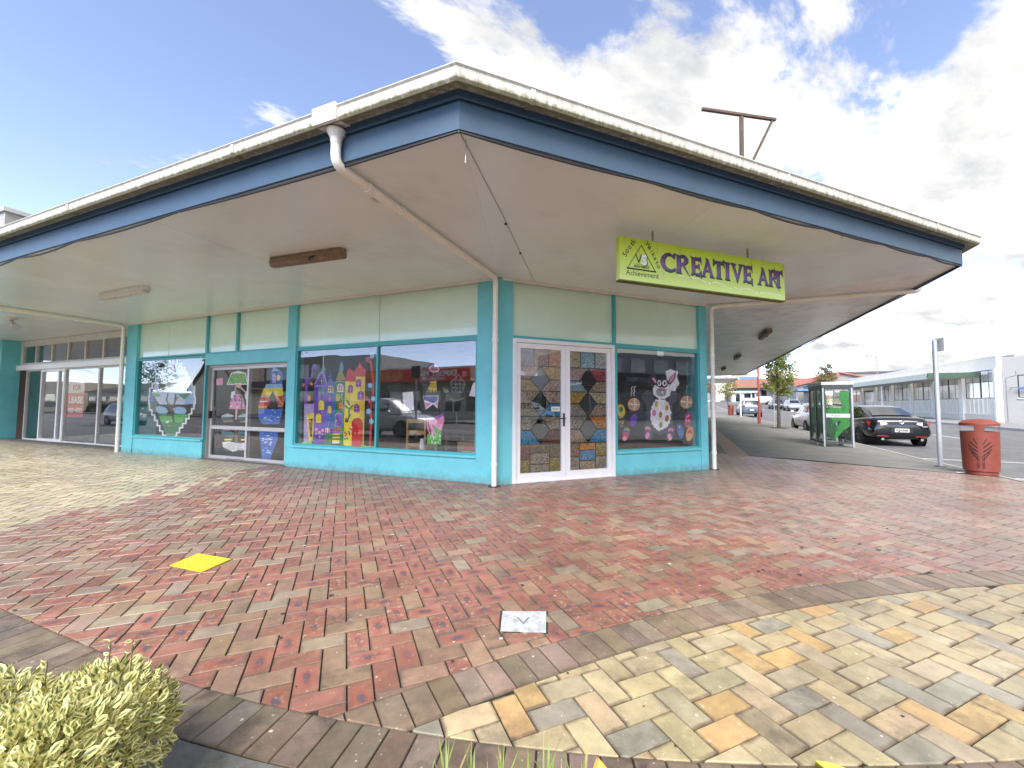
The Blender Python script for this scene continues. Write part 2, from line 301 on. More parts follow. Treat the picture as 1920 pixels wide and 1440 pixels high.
def txt_mesh(s, h, bold=0.0, shear=0.0, space=1.0):
    cu = bpy.data.curves.new('t', 'FONT'); cu.body = s; cu.size = h / .72; cu.offset = bold; cu.shear = shear; cu.space_character = space; cu.align_x = 'LEFT'; cu.resolution_u = 3
    o = bpy.data.objects.new('t', cu); COLL.objects.link(o); dg = bpy.context.evaluated_depsgraph_get(); me = o.evaluated_get(dg).to_mesh()
    vs = [tuple(v.co) for v in me.vertices]; fs = [tuple(p.vertices) for p in me.polygons]
    bpy.data.objects.remove(o); bpy.data.curves.remove(cu)
    return vs, fs
def text(name, s, h, org, ex, ey, m, parent=None, width=None, bold=0.0, shear=0.0, local=False, mb=None, center=False):
    vs, fs = txt_mesh(s, h, bold, shear)
    w = max(v[0] for v in vs) - min(v[0] for v in vs); x0 = min(v[0] for v in vs); k = width / w if width else 1.0
    if center: x0 += w / 2
    ex = Vector(ex).normalized(); ey = Vector(ey).normalized(); org = Vector(org)
    P = [org + ex * ((v[0] - x0) * k) + ey * v[1] for v in vs]
    if mb is not None: mb.add(P, fs, m); return None
    b = MB(); b.add(P, fs); return b.build(name, m, parent, norm=False, local=local)
PCOL={'amber':(0.75,0.5,0.03),'black':(0.012,0.012,0.014),'blue':(0.03,0.12,0.5),'brown':(0.16,0.06,0.02),'charcoal':(0.065,0.07,0.085),'crimson':(0.5,0.01,0.08),'cyan':(0.2,0.55,0.8),'dkgreen':(0.01,0.07,0.02),'green':(0.02,0.2,0.05),'grey':(0.33,0.34,0.35),'leafgreen':(0.08,0.42,0.04),'lilac':(0.42,0.33,0.58),'lime':(0.3,0.6,0.05),'maroon':(0.25,0.015,0.03),'navy':(0.04,0.05,0.3),'olive':(0.33,0.26,0.04),'orange':(0.75,0.27,0.05),'paleblue':(0.55,0.68,0.82),'palegreen':(0.5,0.6,0.5),'pink':(0.8,0.28,0.48),'purple':(0.16,0.05,0.42),'red':(0.6,0.02,0.015),'seagreen':(0.05,0.19,0.24),'skin':(0.75,0.47,0.34),'sky':(0.3,0.52,0.75),'tan':(0.6,0.36,0.17),'teal':(0.08,0.33,0.32),'white':(0.85,0.85,0.85),'yellow':(0.85,0.68,0.03)}
_PT={
'castle':'lilac 4470 1292 4189 1308 4196 1125 4324 478 4450 507;purple 4491 1850 4307 1844 4293 1995 4264 2098 4201 2122 4137 2073 4148 1998 4209 1995 4199 2050 4233 2052 4245 1893 4361 1728 4385 1628 4366 1292 4474 1292 4459 1562;yellow 4399 1075 4184 1125 4197 548 4301 487 4343 759;brown 4338 975 4215 1009 4215 630 4271 612 4311 826;black 4233 794 4236 776 4244 760 4257 752 4271 752 4284 760 4293 774 4297 793 4294 812 4286 827 4273 835 4259 836 4246 828 4237 813;orange 4267 943 4270 931 4278 922 4291 916 4305 916 4318 921 4327 930 4331 942 4328 953 4319 963 4307 968 4292 968 4280 963 4270 954;orange 4473 1688 4476 1672 4486 1660 4500 1653 4517 1653 4532 1661 4543 1674 4547 1690 4544 1706 4534 1719 4519 1726 4502 1725 4487 1718 4477 1705;orange 4240 1717 4244 1701 4256 1688 4274 1682 4294 1682 4313 1690 4326 1703 4331 1719 4327 1735 4314 1747 4296 1754 4276 1753 4258 1746 4245 1733;orange 4290 1417 4294 1388 4306 1365 4323 1352 4344 1352 4363 1365 4376 1388 4381 1418 4378 1447 4366 1470 4348 1483 4327 1482 4309 1469 4295 1446;purple 4200 1691 3852 1708 3854 1208 3857 485 4200 482 4184 1125;lilac 4201 1699 4083 1921 3963 2016 3852 1708;purple 4185 1690 4060 1903 3983 1917 3865 1700;teal 4040 1969 3966 2116 3889 1972;white 3977 2286 3978 2064 3965 2063 3964 2285;black 4055 1712 4058 1799 4054 1814 4044 1825 4028 1833 4008 1835 3989 1832 3973 1823 3962 1811 3958 1797 3955 1710;white 4015 1831 4002 1830 3998 1711 4012 1711;white 4057 1775 3957 1772 3957 1762 4057 1765;teal 4082 1489 4085 1591 4080 1612 4064 1630 4041 1642 4012 1645 3984 1640 3959 1628 3943 1610 3937 1588 3934 1487;black 4019 1640 4005 1640 4001 1488 4015 1488;black 4085 1568 3936 1565 3936 1555 4084 1558;lilac 4194 1658 3849 1656 3850 1671 4195 1673;black 4076 1169 4080 1319 4074 1345 4055 1367 4025 1381 3991 1386 3956 1380 3926 1366 3906 1344 3899 1318 3895 1169;yellow 4063 1179 4067 1315 4061 1337 4045 1356 4019 1368 3989 1373 3959 1368 3933 1355 3916 1336 3910 1314 3906 1179;black 4140 905 4144 1050 4138 1076 4118 1098 4089 1112 4054 1118 4019 1113 3990 1098 3969 1077 3962 1051 3958 907;yellow 4127 911 4131 1049 4125 1071 4109 1089 4084 1102 4055 1106 4026 1102 4001 1090 3984 1072 3977 1050 3974 913;blue 3856 1708 3772 1832 3627 1702 3618 806 3876 785 3865 1208;blue 3784 1964 3780 1808 3763 1808 3767 1963;blue 3716 1851 3722 1844 3739 1839 3763 1837 3790 1838 3815 1842 3832 1848 3838 1855 3832 1862 3815 1867 3791 1870 3764 1869 3740 1865 3723 1859;red 3726 1716 3728 1705 3735 1696 3746 1691 3757 1691 3768 1697 3775 1706 3778 1717 3776 1729 3769 1738 3758 1742 3747 1742 3736 1737 3729 1727;yellow 3819 1532 3821 1619 3816 1640 3801 1658 3778 1669 3750 1672 3722 1668 3698 1655 3682 1637 3676 1616 3674 1529;charcoal 3798 1551 3799 1614 3796 1628 3785 1641 3769 1649 3749 1651 3730 1648 3713 1639 3702 1627 3698 1612 3696 1549;white 3756 1646 3743 1646 3740 1550 3753 1550;white 3799 1602 3697 1600 3697 1590 3799 1592;maroon 3836 1326 3838 1441 3834 1461 3819 1477 3797 1488 3771 1492 3745 1487 3723 1476 3708 1459 3702 1439 3699 1325;purple 3818 1342 3821 1438 3817 1452 3807 1464 3790 1473 3771 1475 3751 1472 3735 1464 3723 1451 3719 1436 3717 1341;pink 3777 1470 3764 1470 3761 1342 3774 1342;pink 3820 1409 3718 1408 3718 1398 3820 1399;maroon 3830 1097 3833 1229 3828 1249 3813 1266 3791 1277 3764 1281 3737 1277 3714 1266 3698 1249 3692 1228 3689 1098;amber 3813 1114 3816 1225 3812 1241 3801 1254 3784 1262 3763 1265 3743 1262 3726 1253 3714 1240 3709 1225 3707 1114;white 3770 1260 3757 1260 3753 1114 3766 1114;white 3815 1190 3709 1190 3708 1180 3814 1180;green 3645 1743 3513 1772 3361 1746 3368 1128 3379 494 3652 465 3619 838;olive 3624 1766 3494 2031 3362 1781 3492 1772;teal 3550 1960 3520 2081 3484 2164 3435 2064 3416 1955 3480 1982;palegreen 3642 1730 3507 1755 3511 1765 3646 1739;palegreen 3517 1755 3362 1737 3361 1747 3516 1765;white 3576 1539 3578 1646 3573 1670 3555 1690 3528 1703 3497 1707 3465 1702 3438 1687 3420 1667 3413 1643 3411 1536;orange 3551 1560 3553 1645 3549 1662 3537 1676 3518 1685 3497 1688 3475 1684 3456 1674 3443 1660 3439 1643 3437 1558;white 3503 1683 3490 1683 3487 1559 3500 1559;white 3552 1624 3438 1622 3438 1612 3552 1615;amber 3599 1360 3602 1464 3598 1479 3588 1491 3572 1499 3553 1502 3533 1498 3517 1490 3506 1478 3502 1463 3499 1359;olive 3587 1373 3589 1461 3586 1472 3578 1481 3566 1487 3552 1489 3538 1486 3526 1480 3518 1471 3515 1460 3512 1372;yellow 3559 1484 3546 1484 3543 1372 3556 1373;yellow 3588 1431 3514 1430 3514 1420 3588 1421;red 3530 1199 3532 1298 3528 1315 3515 1330 3496 1340 3474 1343 3451 1339 3432 1330 3419 1315 3414 1298 3412 1199;amber 3513 1215 3515 1298 3512 1310 3503 1321 3490 1328 3473 1330 3457 1328 3444 1321 3434 1310 3431 1298 3429 1215;red 3480 1325 3467 1325 3465 1215 3477 1215;red 3514 1272 3430 1272 3430 1263 3514 1263;lilac 3606 846 3611 1052 3604 1081 3583 1106 3551 1122 3513 1128 3475 1122 3443 1106 3421 1082 3413 1053 3408 850;purple 3594 854 3598 1046 3592 1071 3574 1092 3546 1107 3513 1112 3480 1107 3451 1093 3432 1072 3425 1047 3421 857;yellow 3558 967 3559 957 3564 950 3571 945 3578 945 3585 949 3590 957 3592 967 3590 977 3586 984 3579 989 3572 989 3565 985 3560 977;palegreen 3390 1125 3412 1356 3427 1355 3405 1125;palegreen 3411 1351 3458 1454 3472 1450 3425 1347;palegreen 3457 1444 3440 1502 3454 1505 3472 1447;palegreen 3456 1499 3424 1474 3414 1482 3446 1506;red 3661 805 3453 815 3461 780 3664 770;maroon 3662 773 3455 783 3462 748 3665 737;purple 3663 741 3456 752 3464 716 3667 705;amber 3665 709 3457 720 3465 685 3668 673;green 3666 676 3459 688 3466 653 3669 641;yellow 3667 644 3460 656 3468 621 3671 609;green 3669 612 3461 624 3469 589 3672 577;yellow 3670 580 3463 592 3470 557 3673 545;white 3671 548 3464 561 3472 525 3675 512;green 3863 696 3659 725 3662 500 3873 503;pink 3864 809 3825 826 3829 721 3850 712;white 3820 810 3781 827 3785 722 3807 713;pink 3777 811 3738 828 3742 723 3763 714;purple 3738 812 3700 828 3703 724 3725 715;dkgreen 3755 819 3713 1002 3743 1006 3785 822;dkgreen 3718 988 3662 1131 3691 1137 3747 994;palegreen 3773 848 3716 1031 3726 1033 3784 850;charcoal 4105 784 4090 563 4072 564 4088 785;pink 4052 781 4056 766 4068 753 4085 745 4105 745 4123 752 4136 764 4141 780 4137 795 4125 808 4107 815 4087 816 4069 809 4057 797;lilac 4067 699 4070 686 4077 676 4087 670 4099 670 4110 675 4118 685 4121 698 4118 711 4111 721 4101 727 4089 727 4078 722 4070 712;charcoal 4015 720 4000 501 3982 502 3997 721;pink 3962 718 3966 702 3978 689 3995 682 4015 682 4033 688 4045 700 4050 716 4046 732 4034 744 4017 752 3997 752 3979 745 3967 733;lilac 3977 636 3979 623 3986 613 3997 607 4009 607 4019 612 4027 622 4030 635 4028 647 4021 658 4010 664 3998 664 3988 659 3980 649;charcoal 3933 771 3918 552 3900 553 3915 772;pink 3880 768 3884 753 3896 740 3913 733 3932 732 3950 739 3963 751 3967 767 3964 782 3952 795 3934 802 3915 803 3897 796 3885 784;lilac 3895 687 3897 674 3904 664 3915 658 3927 658 3937 663 3945 673 3948 686 3945 698 3938 709 3928 715 3916 715 3906 709 3898 699;yellow 3365 1749 3093 1742 3105 1318 3129 483 3369 488 3368 1128;amber 3099 1848 2865 1833 2861 975 2863 490 3133 483 3109 1318;yellow 3087 1837 2997 1830 3002 1005 3121 495 3097 1318;red 3365 1749 3328 1952 3263 2017 3200 1955 3097 1920 3105 1736;red 3133 1982 3058 2017 3003 2135 2941 2028 2856 1965 2873 1834 3099 1841;pink 2985 2035 2987 2025 2992 2018 3001 2014 3010 2014 3018 2019 3023 2027 3026 2036 3024 2046 3018 2053 3010 2057 3001 2057 2993 2052 2987 2044;maroon 3288 1523 3290 1634 3286 1653 3272 1668 3252 1679 3228 1682 3204 1677 3183 1666 3169 1650 3164 1632 3162 1521;purple 3273 1536 3276 1632 3272 1647 3262 1659 3246 1667 3228 1669 3209 1666 3193 1657 3183 1645 3179 1631 3177 1534;pink 3234 1664 3221 1664 3219 1535 3231 1535;pink 3275 1603 3178 1601 3178 1592 3275 1593;maroon 3089 1634 3091 1740 3086 1759 3073 1774 3052 1785 3028 1788 3004 1783 2983 1772 2969 1755 2963 1736 2961 1632;purple 3075 1647 3077 1738 3073 1752 3063 1765 3047 1773 3028 1775 3009 1772 2992 1763 2982 1750 2977 1735 2976 1644;pink 3034 1771 3022 1770 3019 1645 3031 1646;pink 3076 1711 2977 1709 2977 1700 3076 1702;maroon 3043 1384 3045 1492 3040 1516 3023 1536 2997 1549 2967 1553 2937 1548 2911 1534 2893 1514 2887 1490 2885 1383;purple 3029 1397 3031 1490 3027 1510 3013 1526 2992 1537 2967 1540 2942 1536 2920 1525 2906 1508 2901 1489 2899 1395;pink 2973 1536 2961 1536 2958 1396 2970 1396;pink 3031 1469 2900 1467 2900 1458 3031 1460;maroon 3120 1139 3122 1252 3117 1272 3104 1288 3083 1299 3058 1302 3033 1299 3012 1288 2998 1271 2992 1252 2990 1139;purple 3106 1151 3108 1251 3104 1266 3093 1278 3077 1287 3058 1290 3038 1287 3022 1278 3011 1265 3006 1250 3005 1152;pink 3064 1285 3052 1285 3049 1152 3061 1152;pink 3107 1221 3006 1221 3006 1211 3107 1211;maroon 3158 454 3168 925 3159 966 3129 1001 3085 1024 3033 1033 2981 1025 2937 1003 2907 969 2896 929 2888 464;red 3144 461 3154 920 3145 957 3119 988 3079 1009 3032 1017 2985 1010 2945 990 2918 959 2908 923 2900 470;tan 3065 735 3066 726 3071 719 3077 715 3084 715 3091 719 3095 726 3097 734 3096 743 3091 750 3085 754 3078 755 3071 751 3067 744;dkgreen 3263 946 3227 1086 3256 1090 3291 950;dkgreen 3229 1075 3232 1215 3260 1215 3257 1075;green 3298 1258 3271 1239 3252 1222 3245 1208 3252 1201 3271 1203 3298 1213 3328 1228 3355 1247 3374 1265 3381 1279 3374 1285 3355 1284 3328 1274;green 3246 1337 3229 1311 3221 1287 3222 1272 3233 1268 3250 1275 3271 1293 3292 1318 3309 1344 3317 1367 3316 1383 3306 1387 3288 1379 3267 1362;green 3174 1231 3197 1212 3220 1199 3237 1195 3246 1201 3244 1215 3232 1234 3212 1255 3189 1274 3167 1286 3150 1290 3141 1285 3143 1271 3155 1252;green 3197 1068 3208 1052 3220 1040 3232 1035 3240 1038 3244 1048 3242 1063 3235 1080 3225 1096 3213 1107 3201 1112 3193 1109 3189 1100 3191 1085;maroon 3274 983 3277 962 3287 946 3302 936 3318 936 3334 945 3344 962 3349 982 3345 1003 3335 1020 3321 1029 3304 1029 3289 1020 3278 1004;green 3291 994 3292 984 3297 977 3303 972 3311 972 3317 976 3322 984 3324 994 3322 1003 3318 1011 3311 1015 3304 1015 3297 1011 3293 1004;white 3299 646 3301 637 3306 629 3313 624 3321 624 3329 628 3334 636 3336 645 3335 655 3330 663 3322 667 3314 667 3306 663 3301 656;red 3315 739 3316 729 3321 721 3329 717 3337 717 3344 721 3350 728 3352 738 3350 748 3345 755 3338 760 3330 760 3322 756 3317 748;red 3278 708 3280 698 3285 691 3292 686 3300 686 3308 690 3313 698 3315 707 3314 717 3309 725 3301 729 3293 729 3285 725 3280 718;purple 3307 672 3309 663 3314 655 3321 650 3329 650 3337 654 3342 662 3344 671 3343 681 3338 689 3330 693 3322 693 3314 689 3309 682;blue 3256 632 3257 623 3262 615 3270 611 3278 610 3285 614 3291 622 3293 631 3291 641 3286 649 3279 653 3270 653 3263 649 3258 642;blue 3306 617 3308 607 3313 599 3320 595 3329 595 3336 599 3342 606 3344 616 3342 625 3337 633 3330 638 3321 638 3314 634 3309 626;blue 3155 819 3157 809 3162 801 3169 797 3177 797 3185 801 3190 808 3192 818 3190 828 3185 835 3178 840 3170 840 3163 836 3157 828;blue 3199 722 3201 713 3206 705 3213 701 3221 700 3229 705 3234 712 3236 722 3234 731 3229 739 3222 743 3214 744 3207 739 3201 732;blue 3218 759 3220 749 3225 742 3232 737 3240 737 3248 741 3253 749 3255 758 3254 768 3249 776 3241 780 3233 780 3226 776 3220 769;red 3182 820 3183 811 3188 803 3196 799 3204 798 3211 803 3217 810 3219 820 3217 829 3212 837 3205 841 3197 842 3189 837 3184 830;red 3200 712 3201 702 3206 694 3214 690 3222 690 3229 694 3235 701 3237 711 3235 720 3230 728 3223 732 3215 733 3207 729 3202 721;white 3152 845 3154 835 3159 828 3166 823 3174 823 3182 827 3187 835 3189 844 3187 854 3182 862 3175 866 3167 866 3160 862 3154 855;red 2682 437 2671 988 2718 988 2729 436;red 2671 967 2687 1297 2734 1296 2717 965;red 2689 1270 2643 1446 2689 1455 2735 1279;red 2646 1428 2643 1760 2690 1762 2693 1429;red 2641 1740 2697 2060 2744 2057 2688 1737;red 2692 2041 2756 2203 2801 2194 2737 2032;red 2760 2206 2842 2210 2842 2172 2760 2168;red 2848 2207 2869 2134 2823 2123 2801 2196;red 2868 2131 2803 2095 2778 2125 2842 2161;red 2689 1299 2759 1408 2791 1396 2721 1287;red 2764 1410 2834 1399 2826 1372 2756 1382;red 2803 1376 2792 1447 2827 1452 2838 1381;cyan 2623 973 2630 956 2649 948 2669 955 2677 973 2669 990 2650 997 2631 990;cyan 2646 944 2654 926 2673 919 2692 926 2701 943 2693 960 2674 968 2654 961;cyan 2685 954 2693 937 2712 929 2732 936 2740 954 2732 971 2713 979 2694 972;cyan 2686 991 2694 973 2713 966 2732 973 2741 990 2733 1007 2714 1015 2694 1008;cyan 2647 1002 2655 985 2674 977 2693 984 2702 1002 2694 1019 2675 1026 2655 1019;yellow 2671 973 2675 964 2684 960 2694 964 2698 972 2694 981 2685 985 2675 981;cyan 2694 1162 2701 1144 2721 1137 2740 1144 2748 1162 2741 1179 2721 1186 2702 1179;cyan 2718 1132 2725 1115 2745 1108 2764 1115 2772 1132 2765 1150 2745 1157 2726 1150;cyan 2757 1143 2765 1126 2784 1119 2804 1126 2812 1143 2804 1161 2785 1168 2766 1161;cyan 2758 1180 2765 1162 2785 1155 2804 1162 2813 1180 2805 1197 2786 1205 2766 1197;cyan 2718 1191 2726 1174 2745 1166 2765 1174 2773 1191 2766 1209 2746 1216 2727 1209;yellow 2743 1162 2746 1153 2756 1149 2766 1153 2770 1162 2766 1170 2757 1174 2747 1170;cyan 2581 1405 2589 1387 2608 1380 2627 1388 2635 1405 2628 1423 2609 1430 2589 1422;cyan 2605 1376 2612 1358 2632 1351 2651 1359 2659 1376 2651 1394 2632 1401 2613 1393;cyan 2644 1387 2652 1370 2671 1363 2690 1370 2699 1388 2691 1405 2672 1412 2652 1405;cyan 2645 1424 2652 1406 2671 1399 2691 1407 2699 1424 2692 1442 2672 1449 2653 1441;cyan 2606 1434 2613 1417 2632 1410 2652 1417 2660 1435 2652 1452 2633 1459 2614 1452;yellow 2630 1405 2633 1397 2643 1393 2653 1397 2657 1406 2653 1414 2643 1418 2634 1414;cyan 2669 1656 2677 1639 2696 1632 2715 1640 2724 1658 2716 1675 2697 1682 2677 1674;cyan 2693 1627 2700 1610 2720 1603 2739 1611 2748 1629 2740 1646 2721 1653 2701 1645;cyan 2732 1640 2740 1622 2759 1615 2779 1623 2787 1641 2780 1658 2760 1665 2741 1657;cyan 2733 1676 2741 1659 2760 1652 2780 1660 2788 1678 2780 1695 2761 1702 2741 1694;cyan 2694 1687 2701 1669 2721 1662 2740 1670 2749 1688 2741 1705 2721 1712 2702 1704;yellow 2718 1658 2722 1649 2731 1645 2741 1649 2745 1658 2741 1667 2732 1670 2722 1666;cyan 2643 2224 2651 2206 2670 2200 2690 2208 2698 2226 2690 2244 2671 2250 2651 2242;cyan 2667 2195 2675 2178 2694 2171 2714 2180 2722 2198 2714 2215 2695 2221 2675 2213;cyan 2707 2208 2714 2191 2734 2185 2753 2193 2762 2211 2754 2228 2735 2235 2715 2227;cyan 2707 2245 2715 2228 2734 2222 2754 2230 2762 2248 2755 2265 2735 2272 2716 2263;cyan 2668 2255 2676 2237 2695 2231 2714 2239 2723 2257 2715 2275 2696 2281 2676 2273;yellow 2692 2226 2696 2217 2706 2214 2715 2218 2720 2227 2716 2236 2706 2239 2696 2235;lime 4473 506 4336 524 4202 577 4195 466 4495 456;lime 2903 525 2755 500 2599 502 2606 444 2912 463;brown 4200 485 3847 510 3484 514 3400 474 4221 457',
'figure':'black 1600 1847 1524 1876 1447 1714 1336 1838 1243 1709 1242 1520 1169 1562 1110 1502 1117 1315 1176 1214 1212 1105 1424 1096 1472 1207 1530 1445 1541 1621 1618 1719;pink 1202 1936 1212 1907 1242 1885 1284 1874 1332 1876 1376 1890 1406 1915 1417 1944 1407 1973 1377 1995 1333 2006 1285 2004 1242 1989 1212 1965;charcoal 1227 1937 1235 1916 1258 1901 1290 1893 1327 1894 1360 1905 1383 1922 1391 1943 1383 1963 1360 1979 1327 1987 1291 1985 1258 1975 1236 1958;amber 1382 1712 1261 1717 1254 1669 1242 1504 1279 1568 1306 1505 1334 1577 1371 1506 1400 1570 1465 1516 1391 1649;black 1391 1675 1249 1678 1250 1689 1392 1686;black 1391 1640 1249 1644 1250 1655 1391 1651;black 1390 1605 1249 1609 1250 1620 1391 1616;white 1536 1455 1208 1460 1222 1228 1314 1304 1466 1210;pink 1490 1333 1361 1320 1459 1229;pink 1281 1319 1226 1344 1229 1257;navy 1529 1445 1216 1450 1226 1371 1311 1324 1505 1384;red 1449 1419 1452 1411 1460 1408 1468 1411 1472 1419 1468 1427 1460 1430 1452 1427;red 1346 1408 1350 1400 1357 1397 1365 1400 1369 1408 1365 1416 1358 1419 1350 1416;red 1259 1387 1263 1379 1270 1376 1278 1379 1281 1387 1278 1395 1270 1398 1263 1394;pink 1442 1009 1103 1145 1079 1021 1138 847 1238 879 1340 948 1249 789 1385 759 1432 876;purple 1413 1057 1239 1074 1094 1172 1098 1106 1239 1038 1409 1010;maroon 1433 978 1405 994 1340 776 1366 764;orange 1261 1011 1263 1000 1270 992 1281 987 1292 987 1303 991 1310 1000 1312 1011 1310 1022 1303 1030 1292 1035 1281 1035 1271 1031 1263 1022;orange 1117 1005 1119 996 1125 988 1134 984 1143 984 1152 988 1158 995 1160 1005 1158 1014 1152 1022 1144 1026 1134 1026 1125 1022 1119 1014;leafgreen 1426 779 1344 756 1249 789 1330 932 1238 876 1138 847 1135 594 1425 591;white 1333 669 1333 637 1324 637 1324 669;white 1358 728 1359 700 1350 700 1349 728;white 1349 760 1336 740 1328 743 1341 764;white 1289 608 1284 578 1275 580 1280 610;white 1231 788 1221 767 1213 770 1222 791;white 1176 688 1173 665 1164 666 1167 689;white 1297 693 1289 670 1280 673 1288 696;white 1325 640 1315 616 1306 619 1317 642;white 1259 639 1264 604 1255 603 1250 638;white 1334 812 1333 790 1324 791 1325 812;white 1164 760 1155 735 1146 738 1156 763;white 1325 750 1330 720 1320 719 1316 750;white 1189 637 1180 617 1171 620 1181 640;white 1250 632 1251 608 1242 608 1241 632;white 1256 785 1250 759 1241 761 1247 787;white 1292 740 1280 705 1272 708 1284 743;white 1262 727 1265 693 1256 692 1253 727;white 1380 802 1369 773 1360 775 1371 805;white 1162 694 1156 665 1148 666 1153 695;white 1327 808 1313 784 1305 788 1319 812;white 1155 686 1158 663 1149 662 1146 685;white 1296 715 1298 688 1289 688 1286 715;white 1243 730 1246 707 1237 706 1234 729;white 1399 762 1394 730 1385 731 1390 763;white 1302 763 1302 729 1292 729 1292 763;white 1328 792 1322 757 1313 759 1319 794;white 1242 635 1231 615 1223 619 1234 639;white 1310 726 1294 697 1286 701 1301 729;white 1169 786 1170 759 1161 759 1160 786;white 1180 754 1177 731 1168 732 1171 755;white 1204 653 1204 627 1195 627 1195 653;white 1281 639 1282 609 1273 609 1271 638;white 1359 733 1352 701 1343 703 1350 735;white 1339 636 1325 605 1316 608 1330 639;charcoal 949 1673 780 1816 797 1832 967 1689;charcoal 808 1819 673 1651 654 1663 788 1831;charcoal 677 1672 737 1509 714 1502 654 1665;charcoal 716 1522 924 1525 924 1504 716 1500;charcoal 903 1510 942 1693 966 1690 927 1506;charcoal 940 1719 680 1712 680 1736 940 1744;charcoal 940 1649 680 1643 680 1667 940 1674;charcoal 939 1580 680 1574 680 1599 940 1604;charcoal 866 1797 865 1508 844 1508 845 1796;charcoal 778 1794 777 1507 756 1506 757 1793;grey 1118 1612 1090 1515 1083 1516 1111 1614;grey 1109 1553 1079 1514 1073 1517 1103 1557;grey 1100 1590 1071 1514 1065 1516 1093 1592;grey 1090 1530 1060 1513 1056 1518 1087 1535;grey 1082 1567 1053 1514 1046 1516 1076 1570;grey 1073 1604 1044 1514 1038 1515 1066 1605;grey 1064 1544 1034 1513 1028 1517 1058 1548;grey 1055 1581 1026 1513 1020 1515 1048 1583;grey 1045 1520 1013 1513 1012 1518 1043 1526;grey 1037 1558 1008 1513 1001 1516 1031 1561;grey 1028 1595 1000 1513 993 1515 1021 1596;grey 1019 1535 988 1512 984 1517 1014 1540;charcoal 968 1388 860 1350 847 1378 955 1417;charcoal 868 1350 665 1399 675 1429 878 1380;charcoal 915 1368 904 1167 873 1168 883 1369;charcoal 840 1167 830 956 806 957 815 1168;charcoal 724 1879 689 1885 637 1799 715 1771;maroon 680 1877 654 1884 634 1814 654 1815',
